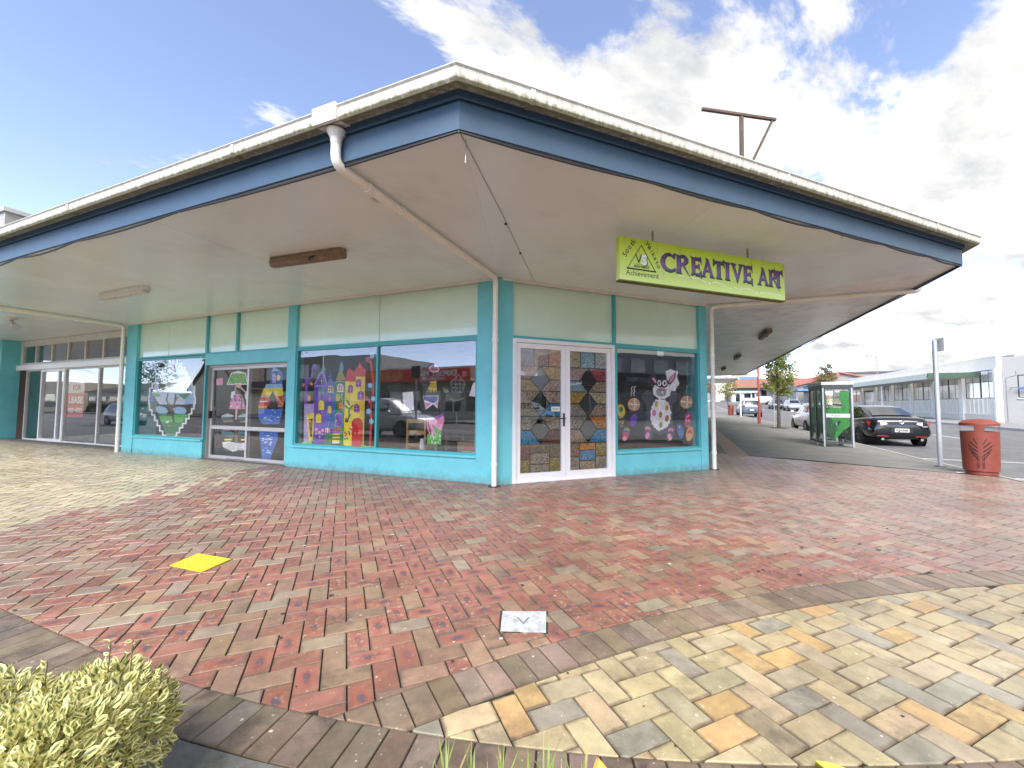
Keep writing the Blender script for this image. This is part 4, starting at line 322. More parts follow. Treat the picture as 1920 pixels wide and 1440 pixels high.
'bunny':'white 3586 1989 3724 2047 3797 2019 3914 1998 3888 1890 3947 1743 3870 1676 3835 1594 3709 1609 3651 1738;charcoal 3106 1350 3233 1445 3557 1429 3763 1356 3763 991 3628 761 3431 719 3252 788 3095 980;charcoal 3265 1469 3251 1408 3214 1359 3162 1332 3105 1332 3056 1359 3022 1408 3011 1468 3026 1528 3062 1576 3113 1604 3170 1604 3221 1578 3255 1529;charcoal 3890 1471 3876 1414 3840 1369 3790 1343 3736 1344 3688 1369 3656 1414 3646 1470 3660 1526 3695 1572 3745 1598 3799 1598 3847 1573 3880 1528;black 3249 1963 3347 1881 3388 1766 3362 1701 3251 1699 3160 1666 3099 1634 3184 1826;pink 3241 1840 3286 1863 3372 1769 3330 1739;black 3631 1770 3715 1889 3867 2002 3836 1853 3713 1726;pink 3673 1781 3731 1887 3827 1958 3810 1856 3706 1755;black 3356 1781 3417 1855 3501 1894 3603 1867 3673 1771 3710 1641 3643 1511 3497 1461 3355 1493 3267 1572 3280 1684;white 3259 1636 3313 1713 3381 1685 3482 1638 3607 1672 3661 1738 3727 1641 3695 1511 3568 1439 3404 1439 3279 1518;grey 3606 1578 3591 1537 3552 1505 3497 1486 3437 1486 3383 1504 3347 1536 3335 1576 3350 1616 3388 1649 3443 1668 3503 1669 3557 1651 3594 1619;grey 3549 1809 3612 1827 3640 1738 3597 1688 3546 1704;white 3477 1751 3472 1725 3457 1703 3437 1691 3415 1691 3396 1702 3383 1723 3379 1750 3385 1776 3399 1798 3419 1810 3441 1810 3461 1799 3473 1778;black 3449 1751 3446 1735 3439 1723 3429 1716 3418 1716 3408 1722 3402 1735 3400 1750 3403 1765 3410 1778 3420 1785 3431 1785 3440 1778 3447 1766;white 3601 1753 3596 1727 3581 1705 3561 1693 3539 1692 3519 1704 3506 1725 3502 1752 3508 1778 3522 1800 3543 1812 3565 1813 3584 1801 3597 1780;black 3585 1753 3582 1738 3574 1725 3564 1718 3553 1718 3544 1725 3537 1737 3535 1752 3538 1768 3545 1780 3556 1787 3567 1788 3576 1781 3583 1769;pink 3528 1652 3524 1641 3513 1633 3498 1628 3482 1628 3467 1632 3457 1641 3454 1651 3458 1662 3468 1670 3483 1675 3500 1675 3514 1671 3524 1662;black 3485 1633 3484 1604 3494 1604 3495 1633;black 3492 1610 3437 1610 3437 1602 3492 1602;black 3444 1609 3382 1623 3379 1615 3441 1601;black 3486 1602 3546 1603 3546 1611 3486 1610;black 3542 1602 3602 1624 3598 1632 3538 1609;black 3592 1624 3626 1611 3631 1618 3597 1632;white 3472 1593 3526 1594 3524 1539 3471 1538;white 3329 1429 3390 1417 3445 1442 3502 1417 3568 1429 3598 1384 3649 1373 3655 1324 3688 1300 3689 1228 3721 1170 3697 1107 3706 1041 3679 1004 3682 952 3639 929 3622 881 3586 881 3569 851 3527 853 3496 820 3445 826 3393 795 3368 827 3334 822 3313 863 3275 871 3258 918 3217 938 3217 994 3188 1033 3206 1113 3193 1191 3220 1232 3218 1286 3256 1314 3270 1365 3308 1381;olive 3384 1330 3376 1304 3361 1284 3343 1274 3326 1275 3311 1288 3304 1310 3304 1336 3312 1362 3326 1382 3344 1393 3362 1391 3376 1378 3384 1356;yellow 3310 1349 3379 1349 3379 1360 3310 1360;yellow 3309 1325 3378 1324 3379 1336 3309 1336;yellow 3308 1300 3377 1300 3378 1311 3309 1312;amber 3649 1264 3644 1236 3632 1214 3615 1202 3596 1202 3580 1214 3569 1237 3566 1265 3571 1293 3584 1315 3601 1328 3619 1328 3635 1315 3646 1293;maroon 3573 1282 3644 1281 3644 1293 3573 1293;maroon 3572 1256 3643 1256 3643 1267 3572 1267;maroon 3571 1230 3642 1230 3642 1241 3572 1242;pink 3334 1155 3328 1125 3313 1100 3293 1087 3271 1088 3251 1101 3238 1126 3234 1156 3240 1186 3254 1210 3275 1224 3297 1223 3317 1210 3330 1185;crimson 3243 1175 3326 1174 3327 1185 3243 1186;crimson 3242 1147 3325 1146 3326 1157 3242 1158;crimson 3241 1119 3325 1118 3325 1129 3241 1130;orange 3481 1124 3476 1093 3464 1068 3447 1055 3429 1055 3413 1069 3403 1094 3400 1125 3405 1156 3417 1181 3434 1195 3452 1195 3468 1181 3478 1156;brown 3406 1145 3476 1144 3477 1155 3407 1156;brown 3406 1116 3475 1115 3476 1126 3406 1127;brown 3405 1087 3474 1086 3475 1098 3405 1099;red 3651 1042 3640 1013 3621 991 3598 981 3576 984 3560 1000 3552 1025 3554 1055 3565 1084 3584 1106 3607 1117 3629 1114 3645 1098 3653 1073;leafgreen 3562 1068 3645 1067 3645 1078 3562 1079;leafgreen 3561 1040 3644 1039 3644 1050 3561 1052;leafgreen 3560 1013 3643 1011 3643 1023 3560 1024;leafgreen 3488 916 3476 890 3459 871 3439 862 3422 865 3409 880 3405 903 3409 931 3421 957 3438 977 3457 986 3475 983 3487 968 3492 944;red 3414 941 3484 940 3484 951 3414 952;red 3413 916 3483 914 3483 925 3414 927;red 3412 890 3482 889 3482 900 3413 901;charcoal 3234 808 3245 734 3233 672 3202 633 3157 626 3108 651 3064 704 3034 774 3023 847 3034 909 3064 948 3109 956 3158 931 3203 879;pink 3161 711 3145 682 3123 662 3098 653 3077 658 3062 676 3056 703 3062 734 3078 763 3100 784 3124 793 3146 787 3161 769 3167 742;pink 3101 860 3103 834 3096 819 3083 822 3071 842 3064 870 3067 892 3078 898 3091 886;pink 3145 872 3147 845 3140 830 3127 834 3114 854 3108 881 3111 903 3122 909 3135 897;pink 3188 858 3190 832 3183 817 3170 820 3157 840 3151 867 3154 890 3165 896 3178 884;charcoal 3788 727 3751 657 3700 606 3647 584 3601 595 3571 636 3564 701 3580 775 3617 844 3667 896 3720 919 3767 909 3797 867 3805 802;pink 3717 690 3721 657 3714 630 3697 612 3673 609 3648 619 3626 642 3612 672 3608 705 3615 732 3632 749 3656 753 3681 743 3703 720;pink 3667 816 3655 791 3640 779 3629 786 3627 809 3636 837 3650 856 3664 859 3670 843;pink 3713 828 3701 802 3686 791 3675 798 3673 820 3682 848 3696 868 3710 871 3716 855;pink 3758 814 3746 788 3731 776 3720 784 3719 806 3727 834 3742 854 3755 857 3762 841;amber 2585 1211 2585 1154 2567 1105 2533 1076 2492 1072 2451 1093 2419 1135 2401 1190 2401 1247 2419 1296 2452 1325 2493 1330 2534 1309 2567 1267;green 2448 1259 2495 1282 2540 1243 2529 1182 2473 1167 2441 1206;purple 2855 1008 2833 957 2800 919 2764 901 2731 908 2708 936 2699 982 2706 1035 2728 1086 2760 1124 2796 1142 2830 1137 2853 1108 2862 1062;navy 2802 1091 2797 1082 2787 1080 2780 1086 2780 1096 2788 1102 2798 1099;navy 2817 963 2813 955 2803 953 2795 959 2795 968 2803 974 2813 972;navy 2755 954 2750 946 2740 944 2733 950 2733 959 2741 965 2751 963;navy 2815 1005 2811 997 2801 995 2793 1001 2794 1010 2802 1016 2811 1013;navy 2796 1058 2792 1050 2782 1048 2774 1054 2775 1063 2783 1069 2792 1067;navy 2755 1026 2750 1018 2740 1016 2733 1022 2733 1031 2741 1037 2751 1034;navy 2824 1066 2819 1058 2809 1056 2802 1062 2802 1071 2810 1077 2820 1075;navy 2790 1055 2786 1047 2776 1045 2768 1051 2769 1060 2777 1066 2786 1064;red 2676 748 2649 693 2614 653 2576 636 2544 644 2524 675 2519 725 2531 782 2557 836 2593 876 2630 895 2662 887 2683 855 2688 805;leafgreen 2551 847 2682 821 2692 853 2561 879;blue 2533 797 2684 770 2694 812 2544 839;pink 2618 676 2612 656 2598 641 2579 633 2557 634 2538 643 2525 659 2521 679 2526 699 2540 714 2559 722 2581 722 2600 712 2613 696;blue 4024 802 4032 735 4021 679 3996 645 3960 641 3922 667 3888 717 3865 782 3858 849 3868 905 3893 938 3928 943 3967 918 4001 868;leafgreen 3875 766 4030 780 4026 802 3871 788;leafgreen 3884 712 4036 730 4032 746 3880 728;yellow 3945 874 3943 865 3937 859 3929 855 3921 855 3913 859 3908 866 3907 875 3909 883 3915 890 3922 893 3931 893 3938 889 3944 882;orange 4289 718 4263 653 4223 604 4176 580 4132 587 4100 622 4086 679 4092 747 4117 812 4158 862 4204 886 4248 880 4281 844 4296 787;tan 4268 721 4246 665 4213 622 4176 601 4142 606 4117 636 4107 685 4113 744 4135 800 4167 843 4204 865 4239 860 4264 830 4274 780;red 4196 766 4181 751 4164 742 4148 739 4136 745 4131 756 4134 772 4144 789 4159 804 4176 814 4192 816 4204 811 4209 799 4206 783;red 4251 772 4257 753 4258 738 4252 727 4241 724 4227 729 4213 741 4202 758 4195 776 4195 792 4201 802 4212 805 4226 800 4240 788;crimson 4230 1023 4211 962 4179 915 4142 892 4106 895 4077 925 4063 976 4065 1038 4084 1098 4115 1145 4152 1169 4189 1166 4217 1136 4232 1085;pink 4145 1075 4137 1056 4120 1046 4101 1050 4089 1066 4090 1086 4103 1101 4122 1104 4139 1094;pink 4207 1000 4200 981 4183 971 4164 975 4152 990 4152 1011 4166 1026 4185 1029 4201 1019;pink 4131 1009 4124 990 4107 980 4088 984 4076 1000 4077 1020 4090 1036 4109 1039 4125 1028;pink 4200 1099 4193 1080 4175 1070 4156 1074 4145 1089 4145 1110 4158 1125 4178 1129 4194 1118;tan 2420 1148 2394 1156 2390 1147 2416 1140;olive 2551 1009 2505 1015 2503 1006 2549 1000;amber 2524 982 2500 955 2509 949 2533 976;tan 2576 1034 2600 1013 2609 1019 2584 1040;amber 2490 990 2539 988 2539 997 2490 999;olive 2441 1009 2461 997 2468 1004 2447 1017;amber 2395 1018 2348 1024 2347 1015 2393 1009;olive 2482 989 2484 973 2495 973 2494 990;amber 2529 946 2541 984 2530 986 2518 948;brown 2513 991 2544 982 2548 991 2516 999;olive 2510 1011 2515 1033 2504 1035 2499 1012;brown 2439 1029 2491 1022 2493 1031 2440 1038;tan 2550 999 2522 992 2525 983 2554 990;brown 2395 1038 2442 1063 2436 1071 2389 1046;olive 2547 878 2573 875 2574 884 2549 887;tan 2430 1044 2409 1015 2419 1010 2440 1039;tan 2493 1057 2460 1089 2451 1083 2485 1051;amber 2485 1013 2437 981 2444 974 2492 1006;tan 2545 1070 2515 1091 2508 1084 2538 1063;tan 2525 1019 2539 984 2549 987 2536 1022;olive 2403 975 2434 1006 2426 1012 2394 981;tan 2471 1010 2462 989 2473 986 2481 1007;olive 2307 1068 2307 1038 2318 1038 2318 1068;amber 2503 964 2533 957 2536 966 2506 972;brown 2327 998 2334 1031 2323 1032 2317 1000;tan 2508 949 2536 980 2527 986 2499 954;brown 2489 988 2516 966 2523 973 2497 994;olive 2509 1036 2552 1043 2550 1052 2507 1044;olive 2488 1020 2527 983 2536 989 2497 1026;brown 2518 1081 2570 1091 2567 1100 2515 1090;tan 2483 889 2529 905 2525 913 2479 898;tan 2454 995 2467 971 2477 975 2464 999;brown 2477 943 2466 939 2470 931 2482 935;amber 2431 1062 2469 1066 2468 1076 2430 1071;olive 2391 919 2358 933 2353 925 2386 911;brown 2507 946 2536 922 2544 929 2515 953;brown 2616 1035 2595 1034 2596 1025 2617 1025;amber 2470 1107 2498 1092 2504 1100 2476 1114;tan 2461 923 2503 919 2504 928 2462 932;olive 2517 1060 2479 1099 2471 1093 2508 1055;olive 4096 894 4128 867 4138 873 4106 901;amber 4067 925 4086 961 4074 964 4055 929;amber 4162 896 4132 872 4141 866 4171 889;amber 4163 909 4131 882 4140 876 4173 903;amber 4072 918 4073 936 4060 936 4059 919;amber 4086 893 4106 860 4118 864 4098 897;amber 4063 884 4078 904 4066 909 4052 888;brown 4234 896 4188 876 4194 867 4241 888;amber 4180 898 4179 911 4166 910 4167 897;brown 4194 890 4218 922 4207 927 4183 895;olive 4164 867 4190 873 4186 882 4160 876;amber 4158 972 4126 1008 4115 1003 4147 966;brown 4064 943 4059 952 4047 948 4052 939;brown 4154 933 4125 927 4128 918 4158 923;tan 2935 1322 2925 1279 2898 1242 2858 1214 2810 1200 2760 1200 2713 1215 2675 1243 2651 1280 2644 1323 2654 1365 2680 1402 2719 1430 2766 1444 2817 1445 2864 1430 2903 1402 2927 1364;white 2656 1331 2920 1304 2923 1320 2659 1346;white 2805 1442 2791 1215 2810 1215 2824 1442;brown 2720 1276 2715 1266 2704 1264 2695 1271 2695 1281 2704 1288 2716 1286;brown 2861 1387 2856 1378 2845 1375 2836 1382 2836 1393 2845 1400 2857 1397;brown 2746 1381 2741 1371 2729 1369 2720 1376 2721 1387 2730 1393 2741 1391;brown 2885 1259 2879 1250 2868 1247 2859 1254 2859 1265 2869 1272 2880 1269;tan 4266 1346 4240 1304 4197 1271 4144 1251 4087 1246 4032 1257 3986 1283 3955 1319 3942 1363 3948 1408 3974 1450 4016 1483 4068 1504 4126 1509 4181 1499 4228 1474 4260 1436 4273 1392;white 3956 1386 4255 1359 4258 1375 3960 1403;white 4126 1505 4108 1264 4130 1263 4148 1505;brown 4029 1328 4022 1318 4010 1315 4000 1322 4000 1334 4011 1341 4023 1338;brown 4189 1447 4183 1437 4170 1434 4160 1441 4161 1453 4171 1460 4184 1458;brown 4059 1440 4053 1430 4040 1427 4030 1434 4030 1446 4041 1453 4053 1451;brown 4215 1311 4209 1301 4196 1298 4186 1305 4186 1317 4197 1324 4209 1321;white 2743 1481 2719 1533 2706 1529 2730 1477;white 2717 1523 2757 1575 2746 1581 2706 1528;white 2757 1575 2724 1627 2712 1622 2745 1570;white 2724 1616 2764 1674 2752 1679 2712 1621;white 2806 1481 2782 1534 2769 1530 2794 1477;white 2780 1523 2820 1576 2809 1581 2769 1529;white 2820 1576 2787 1628 2775 1623 2808 1570;white 2787 1617 2827 1675 2815 1680 2775 1622;teal 4115 1653 4099 1541 4125 1540 4141 1651;white 4124 1716 4115 1669 4128 1668 4137 1715',
'papers':'white 1997 1519 1761 1535 1729 1194 1954 1187;white 517 1682 426 1672 426 1431 602 1452',
'doorpaper':'pink 7425 1883 7201 1901 7184 1737 7417 1731',
'sticker':'white 3394 2404 3553 2407 3545 2295 3387 2295',
}
def _dec(s):
    out = []
    for e in s.split(';'):
        w = e.split(); v = [int(x) / 1000 for x in w[1:]]; out.append((w[0], list(zip(v[::2], v[1::2]))))
    return out
PAINT = {k: _dec(v) for k, v in _PT.items()}   # shapes painted on the glass, metres along the wall and up
# ================================================================== GROUND
def ribbon(name, m, P, us, o0, o1, z, parent=None):
    b = MB()
    for i, u in enumerate(us):
        b.v += [tuple(P(u, o0, z)), tuple(P(u, o1, z))]
        if i: k = 2 * i; b.f.append((k - 2, k - 1, k + 1, k)); b.m.append(0)
    return b.build(name, m, parent)
US = [4, 8, 12, 20, 30, 40, 50, 70, 100, 140]
def make_road():
    b = MB(); us = [-400, -60, -20, 0, 4, 10, 20, 30, 40, 55, 75, 100, 140, 220, 900]; os_ = [-900, -200, -60, -20, 0, 10, 30, 60, 200, 900]
    for u in us:
        for o in os_: b.v.append(tuple(PCg(u, o, -.13)))
    n = len(os_)
    for i in range(len(us) - 1):
        for j in range(n - 1): b.f.append((i * n + j, i * n + j + 1, (i + 1) * n + j + 1, (i + 1) * n + j)); b.m.append(0)
    struct(b.build('road', ASPH))
make_road()
C1 = Vector((2.709, 2.999, 0)); R1 = 8.876          # inner edge of the dark soldier border that runs past the planter
C2 = Vector((-.531, -14.769, 0)); R2 = 10.373        # lower edge of the dark border that closes the buff apron
BW = .232
def D1(p):
    q = Vector((p[0], p[1], 0)) - C1
    return q.dot(nA) if q.dot(dA) > 0 else q.length
def D2(p): return (Vector((p[0], p[1], 0)) - C2).length
def offC(p): return (Vector((p[0], p[1], 0)) - C0).dot(nC)
def uC(p): return (Vector((p[0], p[1], 0)) - C0).dot(dC)
E0, E1 = Vector((7.16, 2.11, 0)), Vector((8.85, -2.13, 0)); En = Vector((E1.y - E0.y, -(E1.x - E0.x), 0)).normalized()
def fedge(p): return (Vector((p[0], p[1], 0)) - E0).dot(En)     # >0 on the paved (near) side
if fedge((0, -3)) < 0: En = -En
def fbuild(p):                                                # >0 outside the shop walls
    v = Vector((p[0], p[1], 0)); s = v.dot(dA); a = v.dot(nA) + (.47 if s > 10.95 else 0)
    return max(a, -p[1], offC(p)) - .012
KERB_O = 5.0
def clip(poly, f):
    out = []; n = len(poly)
    for i in range(n):
        p, q = poly[i], poly[(i + 1) % n]; a, b = f(p), f(q)
        if a >= 0: out.append(p)
        if (a >= 0) != (b >= 0):
            t = a / (a - b); out.append((p[0] + (q[0] - p[0]) * t, p[1] + (q[1] - p[1]) * t))
    return out
def area(poly): return .5 * abs(sum(poly[i][0] * poly[(i + 1) % len(poly)][1] - poly[(i + 1) % len(poly)][0] * poly[i][1] for i in range(len(poly))))
def inset(poly, g):
    n = len(poly); cx = sum(p[0] for p in poly) / n; cyy = sum(p[1] for p in poly) / n; out = []
    a2 = sum(poly[i][0] * poly[(i + 1) % n][1] - poly[(i + 1) % n][0] * poly[i][1] for i in range(n)); sg = 1 if a2 > 0 else -1
    for i in range(n):
        p0, p1, p2 = poly[i - 1], poly[i], poly[(i + 1) % n]
        e1 = Vector((p1[0] - p0[0], p1[1] - p0[1])); e2 = Vector((p2[0] - p1[0], p2[1] - p1[1]))
        if e1.length < 1e-6 or e2.length < 1e-6: return None
        n1 = Vector((-e1.y, e1.x)).normalized() * sg; n2 = Vector((-e2.y, e2.x)).normalized() * sg; m = n1 + n2
        if m.length < .3: return None
        m = m / (m.length ** 2) * 2
        out.append((p1[0] + m.x * g, p1[1] + m.y * g))
    if area(out) < 1e-4 or area(out) > area(poly): return None
    return out
class Pavers:
    """collects bricks: the nearest become objects of their own, the rest one mesh"""
    def __init__(s): s.items = []
    def add(s, poly, col, spot, bloom, grime, centre, axis):
        pl = []
        for p in poly:
            if not pl or math.hypot(p[0] - pl[-1][0], p[1] - pl[-1][1]) > .004: pl.append(p)
        if len(pl) > 2 and math.hypot(pl[0][0] - pl[-1][0], pl[0][1] - pl[-1][1]) < .004: pl.pop()
        if len(pl) < 3 or area(pl) < .0012: return
        a = sum(pl[i][0] * pl[(i + 1) % len(pl)][1] - pl[(i + 1) % len(pl)][0] * pl[i][1] for i in range(len(pl)))
        if a < 0: pl = pl[::-1]
        o = inset(pl, .0022 + random.random() * .0012); 
        if o is None: return
        t = inset(o, .0024) 
        if t is None: return
        s.items.append((o, t, col, (spot, bloom, grime), centre, axis))
    def geo(s, it):
        o, t, col, ext, c, ax = it; n = len(o); z0 = random.uniform(-.0018, .0018); tx, ty = random.uniform(-.012, .012), random.uniform(-.012, .012)
        zz = lambda p, z: z + z0 + (p[0] - c[0]) * tx + (p[1] - c[1]) * ty
        v = [(p[0], p[1], -.04) for p in o] + [(p[0], p[1], zz(p, -.0045)) for p in o] + [(p[0], p[1], zz(p, 0)) for p in t]
        f = [tuple(range(2 * n, 3 * n))] + [(i, (i + 1) % n, n + (i + 1) % n, n + i) for i in range(n)] + [(n + i, n + (i + 1) % n, 2 * n + (i + 1) % n, 2 * n + i) for i in range(n)]
        ax = Vector(ax); bx = Vector((-ax[1], ax[0]))
        uv = [((p[0] - c[0]) * ax[0] + (p[1] - c[1]) * ax[1], (p[0] - c[0]) * bx[0] + (p[1] - c[1]) * bx[1]) for p in [(q[0], q[1]) for q in v]]
        uv = [(a / .115, b / .0575) for a, b in uv]
        return v, f, uv, col, ext
    @staticmethod
    def mesh(name, geos, m):
        V, F, UV, CO, EX = [], [], [], [], []
        for v, f, uv, col, ext in geos:
            b = len(V); V += v; F += [tuple(b + i for i in q) for q in f]; UV += uv; CO += [col + (1.0,)] * len(v); EX += [ext + (1.0,)] * len(v)
        me = bpy.data.meshes.new(name); me.from_pydata(V, [], F); me.materials.append(m)
        u = me.uv_layers.new(name='loc'); li = np.empty(len(me.loops), dtype=np.int32); me.loops.foreach_get('vertex_index', li)
        u.data.foreach_set('uv', np.array(UV, dtype=np.float32)[li].ravel())
        for nm, arr in (('bc', CO), ('be', EX)):
            at = me.attributes.new(nm, 'FLOAT_COLOR', 'POINT'); at.data.foreach_set('color', np.array(arr, dtype=np.float32).ravel())
        return me
    def build(s, parent, name, most=300):
        def show(it):                              # apparent size: area over distance squared, foreshortened, if in the field of view
            c = it[4]; d = Vector((c[0], c[1], 0)) - CAMP; f = Vector((.3746, .9272, 0)); r = Vector((.9272, -.3746, 0))
            dep = d.dot(f); 
            if dep < .8 or abs(d.dot(r)) > dep * 1.3 or dep < 1.25: return -dep * 1e-6 if dep > 0 else -1
            return area(it[0]) * 1.29 / dep ** 3
        s.items.sort(key=show, reverse=True)
        for it in s.items[:most]:
            ob = bpy.data.objects.new(name, s.mesh(name, [s.geo(it)], BRICK)); COLL.objects.link(ob); ob.parent = parent
        if len(s.items) > most:
            me = s.mesh('distant_bricks', [s.geo(it) for it in s.items[most:]], BRICK)
            ob = bpy.data.objects.new('distant_bricks', me); COLL.objects.link(ob); ob.parent = parent; ob['kind'] = 'stuff'
def herring(cell, org, rot, bbox):
    ca, sa = math.cos(rot), math.sin(rot); x0, x1, y0, y1 = bbox; w = cell
    ux = lambda a, b: (org[0] + (a * ca - b * sa) * w, org[1] + (a * sa + b * ca) * w)
    na = int((y1 - y0) / w) + 60
    for n in range(-400, 400):
        for k in range(-120, 120):
            bx, by = n + 4 * k, n
            for (p, q, dx, dy) in ((bx, by, 2, 1), (bx, by + 1, 1, 2)):
                c = ux(p + dx / 2, q + dy / 2)
                if not (x0 < c[0] < x1 and y0 < c[1] < y1): continue
                yield [ux(p, q), ux(p + dx, q), ux(p + dx, q + dy), ux(p, q + dy)], c, ((ca, sa) if dx == 2 else (-sa, ca))
def jit(c, a): 
    k = 1 + random.uniform(-a, a); return tuple(max(.01, x * k * (1 + random.uniform(-a * .35, a * .35))) for x in c)
RED = (.315, .145, .102); BROWN = (.30, .195, .13); BUFFG = (.32, .255, .175); TAN = (.335, .22, .14)
BUFF = [(.45, .36, .20), (.45, .36, .20), (.50, .335, .15), (.39, .325, .20), (.325, .29, .215), (.48, .385, .225), (.43, .35, .21)]
BEIGE = (.50, .43, .28)
FING = [(-5.02, .17, 1.85), (-4.62, .82, 2.42), (-4.2, 1.53, 2.86), (-3.75, 2.22, 2.97)]
def is_beige(c):
    x, y = c
    xb = -5.45 + max(0.0, (y + .4)) * .24 if y < 1.8 else -4.95 + (y - 1.8) * .62
    if x < xb - .02: return True
    for fx, a, b in FING:
        if a < y < b and abs(x - (fx + (y - a) * -.02)) < .10: return True
    return False
def make_paving():
    # the sand bed under all the bricks
    b = MB(); arc = []
    for i in range(0, 61):
        a = math.radians(-60 - i * 2.2) if False else None
    rim = [C1 + nA * (R1 + BW + .02) + dA * 17.0]
    t0 = math.atan2(nA.y, nA.x)
    for i in range(0, 49): rim.append(C1 + Vector((math.cos(t0 + i * .03), math.sin(t0 + i * .03), 0)) * (R1 + BW + .02))
    poly = rim + [PC(-4.2, KERB_O, 0), PC(1.35, KERB_O, 0), E1 + Vector((.02, -.05, 0)), E0, PC(3.2, -.3, 0), Vector((4.6, .3, 0)), Vector((0, .3, 0)), PA(10.95, -.3, 0), PA(10.95, -.6, 0), PA(19, -.6, 0)]
    b.add([(p.x, p.y, -.0105) for p in poly], [tuple(range(len(poly)))])
    base = struct(b.build('red_brick_pavement', BED))
    pv = Pavers(); W = .1152
    for poly, c, ax in herring(W, (-19.60 * .115, -34.91 * .115), R_(.6), (-15.5, 9.2, -8.0, 13.0)):
        v = Vector((c[0], c[1], 0))
        if v.dot(dA) > 19.0 or D1(c) > R1 + .25 or D2(c) < R2 + .1 or fedge(c) < -.2 or offC(c) > KERB_O + .15 or fbuild(c) < -.2: continue
        for f in (lambda p: R1 - D1(p), lambda p: D2(p) - R2 - BW, fedge, lambda p: KERB_O - .02 - offC(p), fbuild):
            if poly: poly = clip(poly, f)
        if len(poly) < 3: continue
        if is_beige(c): pv.add(poly, jit(BEIGE if random.random() < .8 else (.46, .39, .27), .12), 0.0, 0.0, .25, c, ax); continue
        r = random.random()
        k_ = max((-3.2 - c[0]) / 2.2, (c[0] - .2) / 3.0); cl = random.random() < k_                  # outer bays: fewer flashed reds, and sky sheen painted in as a pinkish mix
        if r < (.36 if cl else .64): col = jit(RED, .12); spot = random.choice([0, .55, .9, 1.0, 1.0]) * (.5 if cl else 1); bloom = random.choice([0, .2, .45, .9])
        elif r < .93: col = jit(BROWN if random.random() < .6 else TAN, .14); spot = 0; bloom = .1
        else: col = jit(BUFFG, .12); spot = 0; bloom = .1
        if cl: col = tuple(x * .5 + y * .5 for x, y in zip(col, (.33, .245, .205)))  # pale pinkish mix stands in for the sheen on the paving
        pv.add(poly, col, spot, bloom, random.choice([.2, .35, .6]), c, ax)
    pv.build(base, 'brick')
    # buff apron
    b = MB(); pts = []
    for i in range(61):
        a = math.radians(101 - i * .98); pts.append(C2 + Vector((math.cos(a), math.sin(a), 0)) * (R2 + BW + .01))
    low = []
    for i in range(62): low.append(C1 + Vector((math.cos(t0 + .20 + i * .02), math.sin(t0 + .20 + i * .02), 0)) * (R1 + BW + .01))
    base2 = struct(b.add([(p.x, p.y, -.0090) for p in pts + low[::-1]], [tuple(range(len(pts) + len(low)))]).build('buff_brick_apron', BED))
    pv = Pavers()
    for poly, c, ax in herring(.1155, (-7.39 * .115, -42.80 * .115), R_(.9), (-2.6, 6.6, -7.6, -4.1)):
        if D1(c) > R1 + .2 or D2(c) > R2 + .2: continue
        for f in (lambda p: R1 - D1(p), lambda p: R2 - D2(p)):
            if poly: poly = clip(poly, f)
        if len(poly) < 3: continue
        col = jit(random.choice(BUFF), .09); sp = 0.0
        pv.add(poly, col, sp, .0, random.choice([.15, .3, .5]), c, ax)
    pv.build(base2, 'brick')
    # dark soldier borders
    b = MB(); arc = [C1 + nA * R1 + dA * 17.0] + [C1 + Vector((math.cos(t0 + i * .03), math.sin(t0 + i * .03), 0)) * R1 for i in range(49)]
    arco = [C1 + nA * (R1 + BW) + dA * 17.0] + [C1 + Vector((math.cos(t0 + i * .03), math.sin(t0 + i * .03), 0)) * (R1 + BW) for i in range(49)]
    k = len(arc); b.add([(p.x, p.y, -.0075) for p in arc + arco], [(i, i + 1, k + i + 1, k + i) for i in range(k - 1)])
    base3 = struct(b.build('dark_brick_border', BED))
    pv = Pavers(); DK = (.20, .15, .105)
    st = .119; 
    def dark(): return jit(DK if random.random() < .7 else (.215, .165, .13), .16), 0.0, .05, random.uniform(.45, 1.0)
    s = 0.0
    while s < 10.5:                                   # straight leg beside the shop street
        a0, a1 = C1 + nA * R1 + dA * s, C1 + nA * R1 + dA * (s + st); o0, o1 = a0 + nA * BW, a1 + nA * BW; c = (a0 + o1) / 2
        pv.add([(p.x, p.y) for p in (a0, a1, o1, o0)], *dark(), (c.x, c.y), (nA.x, nA.y)); s += st
    a = t0; da = st / (R1 + BW * .5)
    while a < t0 + 1.42:
        d0, d1 = Vector((math.cos(a), math.sin(a), 0)), Vector((math.cos(a + da), math.sin(a + da), 0)); c = C1 + (d0 + d1) / 2 * (R1 + BW / 2)
        q = [C1 + d0 * R1, C1 + d1 * R1, C1 + d1 * (R1 + BW), C1 + d0 * (R1 + BW)]
        pv.add([(p.x, p.y) for p in q], *dark(), (c.x, c.y), (d0.x, d0.y)); a += da
    a = math.radians(102); da = st / (R2 + BW * .5)
    while a > math.radians(42):
        d0, d1 = Vector((math.cos(a), math.sin(a), 0)), Vector((math.cos(a - da), math.sin(a - da), 0)); c = C2 + (d0 + d1) / 2 * (R2 + BW / 2)
        q = [(p.x, p.y) for p in (C2 + d0 * R2, C2 + d1 * R2, C2 + d1 * (R2 + BW), C2 + d0 * (R2 + BW))]
        q = clip(q, lambda p: R1 - D1(p))
        if len(q) > 2:
            col, sp, bl, gr = dark(); col = tuple(x * y for x, y in zip(col, (1.22, 1.18, 1.1)))
            pv.add(q, col, sp, bl, gr * .55, (c.x, c.y), (d0.x, d0.y))
        a -= da
    pv.build(base3, 'brick', 290)
